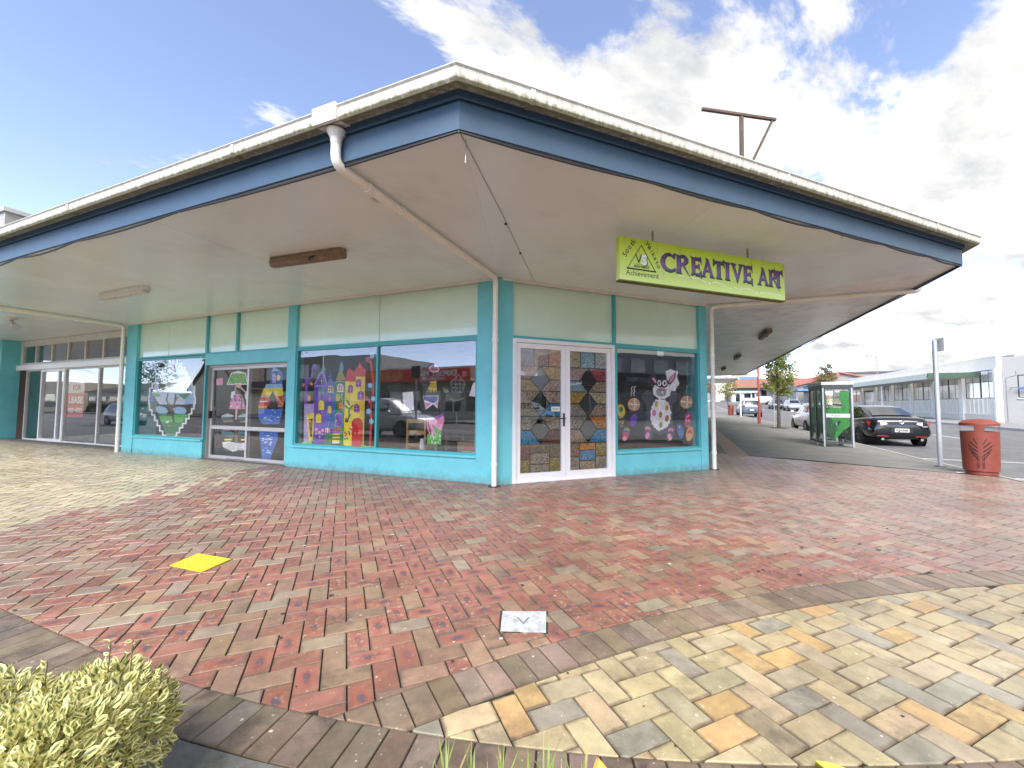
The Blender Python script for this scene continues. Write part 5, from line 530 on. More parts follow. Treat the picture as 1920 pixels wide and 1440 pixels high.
    # concrete edging and planter beyond the border
    def ring(name, m, r0, r1, z, thick=0):
        b = MB(); A_ = []
        dirs = [None] + [t0 + i * .03 for i in range(49)]
        for tt in dirs:
            for r in (r0, r1):
                p = (C1 + nA * r + dA * 17.0) if tt is None else C1 + Vector((math.cos(tt), math.sin(tt), 0)) * r
                A_.append((p.x, p.y, z))
        n = len(dirs); f = [(2 * i, 2 * i + 1, 2 * i + 3, 2 * i + 2) for i in range(n - 1)]
        b.add(A_, f)
        if thick:
            b.add([(x, y, z - thick) for x, y, z in A_], [])
            h = len(A_); b.f += [(2 * i, 2 * i + 2, h + 2 * i + 2, h + 2 * i) for i in range(n - 1)] + [(2 * i + 1, 2 * i + 3, h + 2 * i + 3, h + 2 * i + 1) for i in range(n - 1)]; b.m += [0] * (2 * n - 2)
        return struct(b.build(name, m))
    ring('planter_edging', CONC, R1 + BW + .004, R1 + BW + .17, -.004, .1)
    ring('garden_bed', SOIL, R1 + BW + .17, R1 + BW + 1.5, -.03)
    ring('planter_kerb', CONC, R1 + BW + 1.5, R1 + BW + 1.65, .0, .14)
    # right-hand footpath, kerb, channel, far footpath
    b = MB(); us = [1.35, 2.0, 2.7, 3.4] + US; o_in = [KERB_O - .1, 3.6, 2.2, -.3] + [-.3] * len(US)
    vs = []
    for u, oi in zip(us, o_in): vs += [PCg(u, oi, -.002), PCg(u, KERB_O, -.002)]
    fp = struct(b.add(vs, [(2 * i, 2 * i + 1, 2 * i + 3, 2 * i + 2) for i in range(len(us) - 1)]).build('asphalt_footpath', FASPH))
    kb = MB()
    us = [-4.2] + [i * 2.0 for i in range(-1, 21)] + [50, 70, 100, 140]
    for u0, u1 in zip(us, us[1:]):
        kb.hexa([PCg(u0, KERB_O, -.14), PCg(u1 - .012, KERB_O, -.14), PCg(u1 - .012, KERB_O + .14, -.14), PCg(u0, KERB_O + .14, -.14), PCg(u0, KERB_O, .006), PCg(u1 - .012, KERB_O, .006), PCg(u1 - .012, KERB_O + .12, .0), PCg(u0, KERB_O + .12, .0)])
        kb.hexa([PCg(u0, KERB_O + .14, -.15), PCg(u1 - .012, KERB_O + .14, -.15), PCg(u1 - .012, KERB_O + .45, -.15), PCg(u0, KERB_O + .45, -.15), PCg(u0, KERB_O + .14, -.118), PCg(u1 - .012, KERB_O + .14, -.118), PCg(u1 - .012, KERB_O + .45, -.122), PCg(u0, KERB_O + .45, -.122)])
    struct(kb.build('kerb', mat('kerb_concrete', (.36, .35, .32), .85, var=.2, vscale=4, bump=.3, dirt=(.16, .15, .12), dscale=2, dthr=.52)))
    # brick strip beside the side wall
    sb = mat('brick_strip', (.40, .27, .2), .7, var=.25, vscale=30)
    struct(ribbon('brick_strip', sb, PCg, [2.9] + US[:-2], .62, 1.12, .003))
    struct(ribbon('far_footpath', mat('pale_footpath', (.27, .265, .25), .9, var=.12, vscale=2), PCg, [10, 20, 30, 40, 50, 70, 100, 140], 16.2, 20.05, -.01))
    fk = MB()
    fus = [10, 20, 30, 40, 50, 70, 100, 140]
    for u0, u1 in zip(fus, fus[1:]):
        fk.hexa([PCg(u0, 16.05, -.14), PCg(u1, 16.05, -.14), PCg(u1, 16.2, -.14), PCg(u0, 16.2, -.14), PCg(u0, 16.05, -.004), PCg(u1, 16.05, -.004), PCg(u1, 16.2, -.004), PCg(u0, 16.2, -.004)])
    struct(fk.build('far_kerb', mat('far_kerb_concrete', (.42, .41, .38), .85, var=.15)))
    # painted parking bay lines
    def bar(u0, o0, u1, o1, w=.1):
        a, c = PCg(u0, o0, -.126), PCg(u1, o1, -.126); t = (c - a).normalized(); q = Vector((-t.y, t.x, 0)) * w / 2
        b = MB(); b.add([a - q, c - q, c + q, a + q], [(0, 1, 2, 3)]); return struct(b.build('road_marking', LINE))
    bar(5.4, 5.5, 5.4, 7.6); bar(5.4, 7.6, 3.9, 7.4); bar(2.2, 5.5, 2.2, 9.5); bar(11.2, 5.5, 11.2, 7.6); bar(17, 5.5, 17, 7.6); bar(26, 12.6, 26, 16); bar(32, 12.6, 32, 16)
    for k in range(9): bar(4 + k * 9, 10.4, 7 + k * 9, 10.4)
make_paving()
# ================================================================== CORNER SHOP
shop = thing('corner_shop', 'low corner art shop with teal walls, painted windows and a deep blue-edged canopy', 'shop', (2.0, 1.5, 0))
SZ = 3.43                                     # soffit height
def part(P, name, m, parent, *boxes, bevel=0, smooth=False):
    b = MB()
    for bx in boxes: b.fbox(P, *bx)
    return b.build(name, m, parent, bevel=bevel, smooth=smooth)
def framed_window(P, name, a0, a1, z0, z1, parent, fm, gm, fw=.045, d0=-.09, d1=-.01, mull=(), gd=-.05, trans=()):
    """frame as the part, panes as its pieces"""
    b = MB(); lo, hi = min(a0, a1), max(a0, a1)
    b.fbox(P, lo, hi, d0, d1, z0, z0 + fw); b.fbox(P, lo, hi, d0, d1, z1 - fw, z1)
    b.fbox(P, lo, lo + fw, d0, d1, z0 + fw, z1 - fw); b.fbox(P, hi - fw, hi, d0, d1, z0 + fw, z1 - fw)
    xs = [lo + fw] + [v for mm in mull for v in (mm - fw / 2, mm + fw / 2)] + [hi - fw]
    for mm in mull: b.fbox(P, mm - fw / 2, mm + fw / 2, d0, d1 - .004, z0 + fw, z1 - fw)
    fr = b.build(name, fm, parent)
    for i in range(0, len(xs), 2):
        g = MB(); g.fbox(P, xs[i] - .004, xs[i + 1] + .004, gd - .003, gd + .003, z0 + fw - .004, z1 - fw + .004); g.build('pane', gm, fr)
    return fr
# --- wall A (s runs left from the corner)
part(PA, 'plinth', TEAL, shop, (.40, 4.90, -.20, 0, -.02, .399))
part(PA, 'plinth', TEAL, shop, (7.62, 10.47, -.20, 0, -.02, .40))
part(PA, 'sill', TEAL, shop, (.40, 4.66, -.16, .035, .40, .445), bevel=.008)
part(PA, 'sill', TEAL, shop, (7.63, 10.46, -.16, .035, .40, .445), bevel=.008)
part(PA, 'pillar', TEAL, shop, (.06, .40, -.22, .02, -.02, 3.42))
part(PA, 'pillar', TEAL, shop, (4.66, 4.90, -.20, .012, .40, 3.42))
part(PA, 'pillar', TEAL, shop, (10.47, 10.93, -.50, .02, -.02, 3.42))
b = MB(); b.prism([PA(.062, .019, -.02), Vector((-.008, -.019, -.02)), Vector((.047, -.019, -.02)), Vector((.047, .15, -.02)), PA(.062, -.15, -.02)], ZU * 3.44); b.build('corner_pillar', TEAL, shop)
part(PA, 'door_header', TEAL, shop, (4.90, 7.62, -.16, .01, 2.20, 2.46))
for a, b_, ms in ((.40, 4.66, (2.54,)), (7.62, 10.47, ())):
    framed_window(PA, 'shop_window', a, b_, .445, 2.445, shop, TEALJ, GLASS, mull=ms, fw=.04)
part(PA, 'transom_rail', TEALJ, shop, (.40, 4.66, -.10, 0, 2.445, 2.49)); part(PA, 'transom_rail', TEALJ, shop, (4.90, 10.47, -.10, 0, 2.46, 2.50))
for a, b_ in ((.40, 2.53), (2.535, 4.66), (4.90, 6.52), (6.58, 7.60), (7.66, 9.2), (9.205, 10.47)):
    part(PA, 'transom_panel', PALE, shop, (a + .003, b_ - .003, -.07, -.05, 2.49, 3.41))
for a in (6.52, 7.60): part(PA, 'transom_mullion', TEALJ, shop, (a, a + .06, -.10, 0, 2.50, 3.41))
part(PA, 'cornice_strip', TRIM, shop, (.05, 10.94, -.02, .035, 3.385, 3.43)); 
# --- aluminium sliding doors in wall A
sd_ = MB(); sd_.fbox(PA, 4.90, 7.62, -.17, -.07, .0, .03); sd_.fbox(PA, 4.90, 7.62, -.17, -.07, 2.15, 2.20); sd_.fbox(PA, 4.90, 4.95, -.17, -.07, .03, 2.15); sd_.fbox(PA, 7.57, 7.62, -.17, -.07, .03, 2.15)
part(PA, 'door_threshold', CONC, shop, (4.86, 7.66, -.22, .06, -.02, .012))
sdoor = sd_.build('sliding_door', ALU, shop)
for a0, a1, dd in ((4.95, 6.26, -.115), (6.20, 7.57, -.155)):
    b = MB(); f = .06
    b.fbox(PA, a0, a1, dd, dd + .035, .03, .03 + f); b.fbox(PA, a0, a1, dd, dd + .035, 2.15 - f, 2.15); b.fbox(PA, a0, a0 + f, dd, dd + .035, .03 + f, 2.15 - f); b.fbox(PA, a1 - f, a1, dd, dd + .035, .03 + f, 2.15 - f)
    b.fbox(PA, a0 + f, a1 - f, dd + .001, dd + .034, .70, .78); b.build('door_leaf', ALUW, sdoor)
    for z0, z1 in ((.09, .70), (.78, 2.09)):
        g = MB(); g.fbox(PA, a0 + f - .005, a1 - f + .005, dd + .014, dd + .020, z0 - .004, z1 + .004); g.build('pane', GLASS, sdoor)
part(PA, 'door_pull', BLACK, sdoor, (7.50, 7.535, -.12, -.07, .95, 1.12)); part(PA, 'floor_track_gap', BLACK, sdoor, (5.5, 6.9, -.168, -.072, .030, .034))
# --- wall B
part(PB, 'plinth', TEAL, shop, (2.31, 4.41, -.20, 0, -.02, .40)); part(PB, 'sill', TEAL, shop, (2.315, 4.42, -.16, .035, .40, .445), bevel=.008)
part(PB, 'pillar', TEAL, shop, (.045, .235, -.20, .02, -.02, 3.42)); part(PB, 'pillar', TEAL, shop, (4.41, 4.60, -.20, .02, -.02, 3.42))
framed_window(PB, 'shop_window', 2.335, 4.41, .445, 2.425, shop, TEALJ, GLASS, fw=.035)
part(PB, 'transom_rail', TEALJ, shop, (.235, 4.41, -.10, 0, 2.425, 2.47)); part(PB, 'transom_mullion', TEALJ, shop, (2.285, 2.335, -.10, .006, .445, 3.41))
for a, b_ in ((.235, 2.285), (2.335, 4.41)): part(PB, 'transom_panel', PALE, shop, (a + .003, b_ - .003, -.07, -.05, 2.47, 3.41))
part(PB, 'cornice_strip', TRIM, shop, (.04, 4.62, -.02, .035, 3.385, 3.43))
# --- white double doors with stained-glass film
bd = MB(); bd.fbox(PB, .235, .30, -.10, .03, 0, 2.425); bd.fbox(PB, 2.225, 2.285, -.10, .03, 0, 2.425); bd.fbox(PB, .30, 2.225, -.10, .03, 2.36, 2.425); bd.fbox(PB, .30, 2.225, -.10, .02, 0, .022)
ddoor = bd.build('double_door', WHITE, shop)
def film(name, col):
    if name in MATS: return MATS[name]
    m = bpy.data.materials.new(name); m.use_nodes = True; t = m.node_tree; b = t.nodes['Principled BSDF']
    geo = N(t, 'ShaderNodeNewGeometry'); n = N(t, 'ShaderNodeTexNoise', i_Scale=26.0, i_Detail=6.0, i_Roughness=.7, i_Distortion=2.2); L(t, geo.outputs['Position'], n.inputs['Vector'])
    r = N(t, 'ShaderNodeValToRGB'); e = r.color_ramp.elements; e[0].position = .40; e[1].position = .66
    e[0].color = tuple(c * .12 for c in col) + (1,); e[1].color = tuple(min(.85, c * 1.9 + .04) for c in col) + (1,); el = r.color_ramp.elements.new(.5); el.color = tuple(col) + (1,)
    L(t, n.outputs['Fac'], r.inputs[0]); L(t, r.outputs[0], b.inputs['Base Color']); b.inputs['Roughness'].default_value = .22; b.inputs['Coat Weight'].default_value = .15; b.inputs['Coat Roughness'].default_value = .02
    bp = N(t, 'ShaderNodeBump', i_Strength=.5, i_Distance=.004); L(t, n.outputs['Fac'], bp.inputs['Height']); L(t, bp.outputs[0], b.inputs['Normal'])
    MATS[name] = m; return m
FC = dict(slate=(.13, .15, .30), rose=(.34, .16, .13), orange=(.58, .20, .01), gold=(.50, .31, .05), cream=(.55, .42, .25), pinkish=(.46, .29, .25), beige=(.42, .30, .20), olive=(.26, .22, .06), blue=(.04, .26, .55), grey=(.30, .26, .20),
          maroon=(.16, .06, .05), dolive=(.14, .13, .07), white=(.50, .50, .50), sky=(.24, .45, .55), redp=(.42, .05, .07), tan=(.38, .28, .19), brown=(.19, .11, .07), dgrey=(.27, .25, .21))
def leaf(x0, x1, cols, sq, bx, bsplit):
    lf = MB(); w = .085
    lf.fbox(PB, x0, x0 + w, -.06, -.005, .022, 2.355); lf.fbox(PB, x1 - w, x1, -.06, -.005, .022, 2.355); lf.fbox(PB, x0 + w, x1 - w, -.06, -.005, 2.355 - w, 2.355); lf.fbox(PB, x0 + w, x1 - w, -.06, -.005, .022, .022 + .13)
    lf.build('door_leaf', WHITE, ddoor)
    g0, g1, zb, zt = x0 + w, x1 - w, .152, 2.27; X = lambda u: g0 + (g1 - g0) * u; Z = lambda v: zt - (zt - zb) * v
    gl = MB(); gl.fbox(PB, g0 - .005, g1 + .005, -.034, -.030, zb - .005, zt + .005); gl.build('door_glass', glass_mat('door_film_glass', (.9, .9, .88), 1.75), ddoor)
    vr = [.14, .25, .345, .445, .55, .66, .775]; hw = .235; panes = []; lead = []
    us = [0] + list(sq) + [1]
    for i in range(3): panes.append(([(us[i], 0), (us[i + 1], 0), (us[i + 1], .135), (us[i], .135)], cols['sq'][i]))
    for i in range(6):
        a, b_ = vr[i], vr[i + 1]; ua, ub = (.5, .5 - hw) if i % 2 == 0 else (.5 - hw, .5)
        panes.append(([(0, a), (ua, a), (ub, b_), (0, b_)], cols['L'][i])); panes.append(([(1, a), (1, b_), (1 - ub, b_), (1 - ua, a)], cols['R'][i]))
        lead += [((ua, a), (ub, b_)), ((1 - ua, a), (1 - ub, b_))]
        lead += [((0, a), (1, a))] if i % 2 == 0 else [((0, a), (ua, a)), ((1 - ua, a), (1, a))]
    lead.append(((0, .775), (1, .775)))
    for u in sq: lead.append(((u, 0), (u, .14)))
    cols_b = cols['B']; k = 0
    for ci, (ua, ub) in enumerate(((0, bx[0]), (bx[0], bx[1]), (bx[1], 1))):
        vv = [.775] + bsplit[ci] + [1]
        for va, vb in zip(vv, vv[1:]):
            panes.append(([(ua, va), (ub, va), (ub, vb), (ua, vb)], cols_b[k])); k += 1
            if vb < 1: lead.append(((ua, vb), (ub, vb)))
    for u in bx: lead.append(((u, .775), (u, 1)))
    for pts, c in panes:
        if c is None: continue
        q = [PB(X(u), -.041, Z(v)) for u, v in pts]; b = MB(); b.prism(q, Vector((0, .003, 0))); b.build('stained_pane', film('film_' + c, FC[c]), ddoor)
    for i in (0, 2, 4):
        q = [PB(X(u), -.041, Z(v)) for u, v in ((.5, vr[i]), (.5 + hw, vr[i + 1]), (.5, vr[i + 2]), (.5 - hw, vr[i + 1]))]; b = MB(); b.prism(q, Vector((0, .003, 0))); b.build('clear_pane', glass_mat('diamond_glass', (.8, .8, .78), 2.7), ddoor)
    lb = MB()
    for (u0, v0), (u1, v1) in lead:
        a, c = PB(X(u0), -.0365, Z(v0)), PB(X(u1), -.0365, Z(v1)); t = (c - a).normalized(); q = Vector((-t.z, 0, t.x)) * .0085; lb.prism([a - q, c - q, c + q, a + q], Vector((0, .003 + random.uniform(0, .0012), 0)))
    lb.build('leading', LEAD, ddoor)
leaf(.305, 1.258, dict(sq=['slate', 'rose', 'orange'], L=['rose', 'gold', 'beige', 'olive', 'grey', 'blue'], R=['gold', 'pinkish', 'pinkish', 'blue', 'grey', 'maroon'], B=['maroon', 'olive', 'dolive', 'dgrey', 'dgrey', 'dolive', 'olive']), (.345, .70), (.25, .73), ([.895], [.845, .935], [.885]))
leaf(1.264, 2.22, dict(sq=['cream', 'sky', 'white'], L=['pinkish', 'sky', 'gold', 'grey', 'grey', 'tan'], R=['redp', 'tan', 'cream', 'tan', 'orange', 'blue'], B=['brown', 'dgrey', 'orange', 'blue', 'tan', 'olive', 'dgrey']), (.31, .69), (.27, .70), ([.89], [.838, .925], [.89]))
hb = MB(); hb.fbox(PB, 1.205, 1.235, -.005, .008, .93, 1.16); hb.tube([PB(1.22, .0, 1.07), PB(1.22, .05, 1.07), PB(1.10, .055, 1.07)], .010, 8); hb.build('handle', BLACK, ddoor)
pb = MB(); pb.fbox(PB, .985, 1.155, -.029, -.027, 1.19, 1.275); psh = pb.build('push_plate', mat('cream_plastic', (.75, .72, .62), .4), ddoor)
text('push_lettering', 'PUSH', .035, PB(1.015, -.0262, 1.215), (1, 0, 0), (0, 0, 1), BLACK, ddoor, width=.11)
# --- painted glass
PM = {}
def pmat(c):
    if c not in PM: PM[c] = mat('poster_paint_' + c, PCOL[c], .55, var=.16, vscale=11)
    return PM[c]
def painting(name, key, P, parent, d0=-.058, only=None, step=.00022):
    b = MB(); cs = []; n = len(PAINT[key])
    for i, (c, pts) in enumerate(PAINT[key]):
        if c not in cs: cs.append(c)
        d = d0 - (n - i) * step * (.02 / (n * step) if n * step > .02 else 1)
        b.add([P(a, d, z) for a, z in pts], [tuple(range(len(pts)))], cs.index(c))
    return b.build(name, [pmat(c) for c in cs], parent, norm=False)
wins = [o for o in bpy.data.objects if o.name.startswith('shop_window')]
painting('castle_painting', 'castle', PA, wins[0]); painting('dancing_figure_painting', 'figure', PA, wins[0]); painting('taped_paper', 'papers', PA, wins[0], -.085)
painting('stepped_diamond_painting', 'diamond', PA, wins[1]); painting('umbrella_girl_painting', 'umbrella', PA, sdoor, -.145); painting('lighthouse_painting', 'lighthouse', PA, sdoor, -.105)
painting('opening_hours_paper', 'doorpaper', PA, sdoor, -.138)
painting('rabbit_painting', 'bunny', PB, wins[2]); painting('notice_sticker', 'sticker', PB, wins[2], -.08)
# --- canopy
OV = dict(A=3.44, B=3.29, C=3.38); C_END = 21.4; A_END = 27.0
def corner(k, d):
    if k == 0: return dA * A_END + nA * (OV['A'] + d)
    if k == 1:                                   # A meets B
        y = -(OV['B'] + d); x = ((OV['A'] + d) - nA.y * y) / nA.x; return Vector((x, y, 0))
    if k == 2:                                   # B meets C
        y = -(OV['B'] + d); x = C0.x + ((OV['C'] + d) / .7071068 + y); return Vector((x, y, 0))
    return PC(C_END, OV['C'] + d, 0)
canopy_b = MB()
roofp = [corner(0, -.05), corner(1, -.05), corner(2, -.05), corner(3, -.05), PC(C_END, -8, 0), PA(A_END, -9, 0)]
canopy_b.add([(p.x, p.y, 3.70) for p in roofp] + [(p.x, p.y, 3.50) for p in roofp], [tuple(range(6)), tuple(range(6, 12))] + [(i, (i + 1) % 6, 6 + (i + 1) % 6, 6 + i) for i in range(6)])
canopy = canopy_b.build('canopy', mat('roof_iron', (.30, .30, .29), .5, metal=.4), shop)
def sweep(name, prof, m, parent, ks=(0, 1, 2, 3), closed=True, smooth=False):
    b = MB(); n = len(prof)
    for k in ks: b.v += [tuple(corner(k, d) + ZU * z) for d, z in prof]
    for j in range(len(ks) - 1):
        for i in range(n if closed else n - 1): b.f.append((j * n + i, j * n + (i + 1) % n, (j + 1) * n + (i + 1) % n, (j + 1) * n + i)); b.m.append(0)
    if closed: b.f += [tuple(range(n)), tuple(range((len(ks) - 1) * n, len(ks) * n))]; b.m += [0, 0]
    return b.build(name, m, parent, smooth=smooth)
sweep('fascia_board', [(0, 3.415), (0, 3.648), (-.03, 3.648), (-.03, 3.415)], BLUE, canopy)
sweep('upper_fascia', [(.028, 3.640), (.028, 3.73), (-.02, 3.73), (-.02, 3.650), (.0, 3.650)], BLUED, canopy)
gut = sweep('gutter', [(.045, 3.700), (.150, 3.668), (.166, 3.690), (.170, 3.765), (.184, 3.778), (.176, 3.792), (.160, 3.786), (.155, 3.70), (.052, 3.725), (.045, 3.79), (.035, 3.79)], GUTT, canopy)
# gutter joints
for P, s in [(lambda d, z, s=s: PA(s, OV['A'] + d, z), s) for s in (1.2, 4.3, 7.3, 10.4, 13.5, 16.5)] + [(lambda d, z, s=s: PB(s, OV['B'] + d, z), s) for s in (-1.0, 2.0, 5.0)]:
    b = MB(); ex = dA if P is not None and s in (1.2, 4.3, 7.3, 10.4, 13.5, 16.5) else Vector((1, 0, 0))
    q = [(.046, 3.692), (.152, 3.660), (.176, 3.688), (.178, 3.77), (.162, 3.69), (.05, 3.715)]
    b.prism([P(d, z) - ex * .02 for d, z in q], ex * .04); b.build('gutter_joint', GUTT, canopy)
def soffit(name, pts, m): 
    b = MB(); b.prism([(p.x, p.y, SZ) for p in pts], Vector((0, 0, .02))); return b.build('soffit_panel', m, canopy)
def A_panels():
    cs = corner(1, -.03); s_c = cs.dot(dA); ss = [0.0, 2.95, 5.35, 7.75, 10.15, 12.55, 14.95, 17.35, 19.75, 22.15, 24.55, 26.9]; s0 = None
    soffit('s', [dA * 0 + nA * .0 + dA * .0005, dA * 2.947, dA * 2.947 + nA * (OV['A'] - .031), cs + dA * .0005], SOFF)
    for a, c in zip(ss[1:], ss[2:]):
        dd = -.47 if a > 10 else 0
        soffit('s', [PA(a + .002, dd, 0), PA(c - .002, dd, 0), PA(c - .002, OV['A'] - .031, 0), PA(a + .002, OV['A'] - .031, 0)], SOFF)
A_panels()
c1, c2 = corner(1, -.03), corner(2, -.03)
xs = [None, 1.75, 3.05, None]
soffit('s', [Vector((.0005, 0, 0)), Vector((1.748, 0, 0)), Vector((1.248, c1.y, 0)), c1 + Vector((.0005, 0, 0))], SOFF)
soffit('s', [Vector((1.752, 0, 0)), Vector((3.048, 0, 0)), Vector((2.848, c1.y, 0)), Vector((1.252, c1.y, 0))], SOFF)
soffit('s', [Vector((3.052, 0, 0)), Vector((4.616, 0, 0)), c2 - Vector((.004, 0, 0)), Vector((2.852, c1.y, 0))], SOFF)
uu = [0, 2.6, 5.0, 7.4, 9.8, 12.2, 14.6, 17.0, 19.4, C_END]
uc = (c2 - C0).dot(dC)
for i, (a, c) in enumerate(zip(uu, uu[1:])):
    soffit('s', [PC(a + .002, 0, 0), PC(c - .002, 0, 0), PC(c - .002, OV['C'] - .031, 0), c2 + Vector((.003, .003, 0)) if i == 0 else PC(a + .002, OV['C'] - .031, 0)], SOFC)
# cable slung along the fascia, with its clips and hooks
def catenary(p, q, sag, n=7): return [p.lerp(q, t / n) - ZU * (sag * 4 * (t / n) * (1 - t / n)) for t in range(n + 1)]
cb = MB(); stops = [PA(s, OV['A'] - .012, 3.404) for s in (26, 24.5, 22.8, 21, 19.4, 17.8, 16.2, 14.4, 12.8, 11.1, 9.5, 7.9, 6.2, 4.6, 2.4)] + [corner(1, -.012) + ZU * 3.402]
stopsB = [corner(1, -.012) + ZU * 3.402] + [PB(x, OV['B'] - .012, 3.404) for x in (.3, 1.7, 2.9, 4.1, 5.2)] + [corner(2, -.012) + ZU * 3.404] + [PC(u, OV['C'] - .012, 3.404) for u in (2, 5, 8, 11, 14, 17, 20)]
path = []
for k, (p, q) in enumerate(zip(stops, stops[1:])): path += catenary(p, q, random.uniform(.015, .05))[:-1]
for k, (p, q) in enumerate(zip(stopsB, stopsB[1:])): path += catenary(p, q, random.uniform(.01, .035))[:-1]
cb.tube(path, .009, 6); cb.tube([p + ZU * .012 for p in path], .006, 5); cb.build('fascia_cable', CABLE, canopy, smooth=True)
for p in stops[::1] + stopsB[1:]:
    b = MB(); b.tube([p + Vector((-.006, .0, .03)), p - ZU * .014], .007, 6); b.build('cable_clip', BLACK, canopy)
for p in [PB(1.0, OV['B'] - .04, 3.43), PB(3.3, OV['B'] - .05, 3.43), PB(6.0, OV['B'] - .05, 3.43), PA(5.2, OV['A'] - .05, 3.43), PC(1.0, OV['C'] - .06, 3.43)]:
    b = MB(); b.tube([p, p - ZU * .03] + [p - ZU * .045 + Vector((.014 * math.cos(a), 0, .015 * math.sin(a))) for a in (2.6, 3.4, 4.2, 5.0, 5.8, 6.6)], .003, 5); b.build('hook', STEEL, canopy)
b = MB(); b.tube([corner(1, -.10) + Vector((.05, .03, 3.43)), corner(1, -.10) + Vector((.05, .03, 3.24))], .004, 6); b.build('threaded_rod', STEEL, canopy)
b = MB(); p0, p1 = corner(1, -.05) + ZU * 3.424, Vector((.62, -.05, 3.424)); b.tube([p0, p0.lerp(p1, .35) + Vector((.02, 0, 0)), p0.lerp(p1, .7), p1], .0022, 5); b.build('soffit_wire', CABLE, canopy)
for t in (.42, .66):
    q = p0.lerp(p1, t); b = MB(); b.box(q.x - .012, q.x + .012, q.y - .012, q.y + .012, 3.415, 3.43); b.build('wire_clip', BLACK, canopy)
b = MB(); b.box(-.045, .045, -.02, .02, -.03, 0); o = b.build('junction_box', TRIM, canopy, bevel=.004); 
for v in o.data.vertices:
    q = Matrix.Rotation(R_(45), 3, 'Z') @ v.co; v.co = q + Vector((-2.09, -1.88, 3.43))
# downpipes
def elbow(path, r, n=5):
    out = [path[0]]
    for a, b_, c in zip(path, path[1:], path[2:]):
        d0, d1 = (a - b_).normalized() * r, (c - b_).normalized() * r
        for i in range(n + 1):
            t = i / n; out.append((b_ + d0) * (1 - t) ** 2 + b_ * 2 * t * (1 - t) + (b_ + d1) * t * t)
    return out + [path[-1]]
def downpipe(path, brackets, r=.043):
    b = MB(); b.tube(elbow(path, .09), r, 12); p = b.build('downpipe', PIPE, shop, smooth='auto')
    for q, ax in brackets:
        k = MB(); k.tube([q - ax * .022, q + ax * .022], r + .009, 12); k.build('pipe_bracket', PIPE, p, smooth='auto')
    return p
zp = 3.37
w0 = Vector((-.07, -.075, 0)); g0 = nA * (OV['A'] + .085) + dA * 0.02
out0 = Vector((-2.44, -2.50, 0)); inn = nA * .06 + dA * .05
dpA = downpipe([out0 + ZU * 3.66, out0 + ZU * zp, Vector((-.115, -.12, zp)), Vector((-.115, -.12, .0))],
               [(Vector((-.115, -.12, z)), ZU) for z in (.35, 1.4, 2.35)] + [(out0.lerp(Vector((-.115, -.12, 0)), t) + ZU * zp, nA) for t in (.12, .27, .57, .80)])
b = MB(); q = [(.02, 3.70), (.19, 3.66), (.20, 3.80), (.02, 3.80)]
s0 = out0.dot(dA); b.prism([PA(s0 - .13, OV['A'] + d, z) for d, z in q], dA * .26); b.lathe([(.046, 3.55), (.05, 3.60), (.085, 3.665)], 14, (out0.x, out0.y, 0)); b.build('rainwater_head', TRIM, dpA)
for t in (.14, .57, .82):
    q = out0.lerp(Vector((-.115, -.12, 0)), t) + ZU * zp; b = MB(); b.tube([q + ZU * .01, q + ZU * .055], .008, 6); b.build('hanger', STEEL, dpA)
downpipe([PA(11.02, OV['A'] + .05, 3.60), PA(11.02, OV['A'] + .05, zp), PA(11.02, .07, zp), PA(11.02, .07, 0)], [(PA(11.02, .07, z), ZU) for z in (.35, 1.4, 2.35)] + [(PA(11.02, d, zp), nA) for d in (1.0, 2.2)], .045)
downpipe([PC(.05, OV['C'] + .06, 3.60), PC(.05, OV['C'] + .06, zp), Vector((4.69, -.075, zp)), Vector((4.69, -.075, 0))], [(Vector((4.69, -.075, z)), ZU) for z in (.35, 1.4, 2.35)] + [(PC(.05, o_, zp), nC) for o_ in (1.1, 2.4)], .042)
downpipe([PC(20.6, OV['C'] + .08, 3.62), PC(20.6, OV['C'] + .08, zp), PC(20.6, .1, zp)], [], .045)
# concrete pads at pipe feet
for p in (Vector((-.115, -.12, 0)), Vector((4.69, -.075, 0))):
    b = MB(); b.lathe([(0, .012), (.09, .010), (.10, -.01)], 14, p); b.build('pipe_foot_stain', mat('dark_mortar', (.05, .045, .04), .9), shop)
# side wall C, back rooms, interior
part(PC, 'side_wall', TEAL, shop, (0.02, C_END, -.25, -.005, -.02, .5), (0.02, C_END, -.25, -.004, 2.5, 3.43), *[(a, a + .5, -.25, -.0045, .5, 2.5) for a in (0.02, 3.5, 7.0, 10.5, 14, 17.5, 20.9)])
for a in (0.52, 4.0, 7.5, 11, 14.5, 18.0): 
    if a + 3 < C_END: framed_window(PC, 'side_window', a, a + (2.98 if a < 18 else 2.9), .5, 2.5, shop, TEALJ, GLASS, mull=(a + 1.5,))
INW = mat('interior_wall', (.26, .25, .23), .8, var=.1); FLOOR = mat('interior_carpet', (.07, .06, .055), .9, var=.2)
def Pin(x, y, z): return Vector((x, y, z))
room = [PA(11.0, -.25, 0), PA(.3, -.25, 0), Vector((.3, .25, 0)), Vector((4.4, .25, 0)), PC(8.5, -.3, 0), PC(8.5, -6.5, 0), PA(8.0, -7.0, 0), PA(11.0, -5.5, 0)]
b = MB(); b.add([(p.x, p.y, .03) for p in room], [tuple(range(8))]); b.build('interior_floor', FLOOR, shop)
b = MB(); b.add([(p.x, p.y, 3.40) for p in room], [tuple(range(8))]); b.build('interior_ceiling', INW, shop)
for i in (4, 5, 6, 7):
    p, q = room[i], room[(i + 1) % 8]; b = MB(); b.add([(p.x, p.y, .03), (q.x, q.y, .03), (q.x, q.y, 3.4), (p.x, p.y, 3.4)], [(0, 1, 2, 3)]); b.build('interior_wall', INW, shop)
b = MB(); b.fbox(PA, 4.75, 4.79, -3.6, -.2, .03, 3.4); b.build('partition', INW, shop)
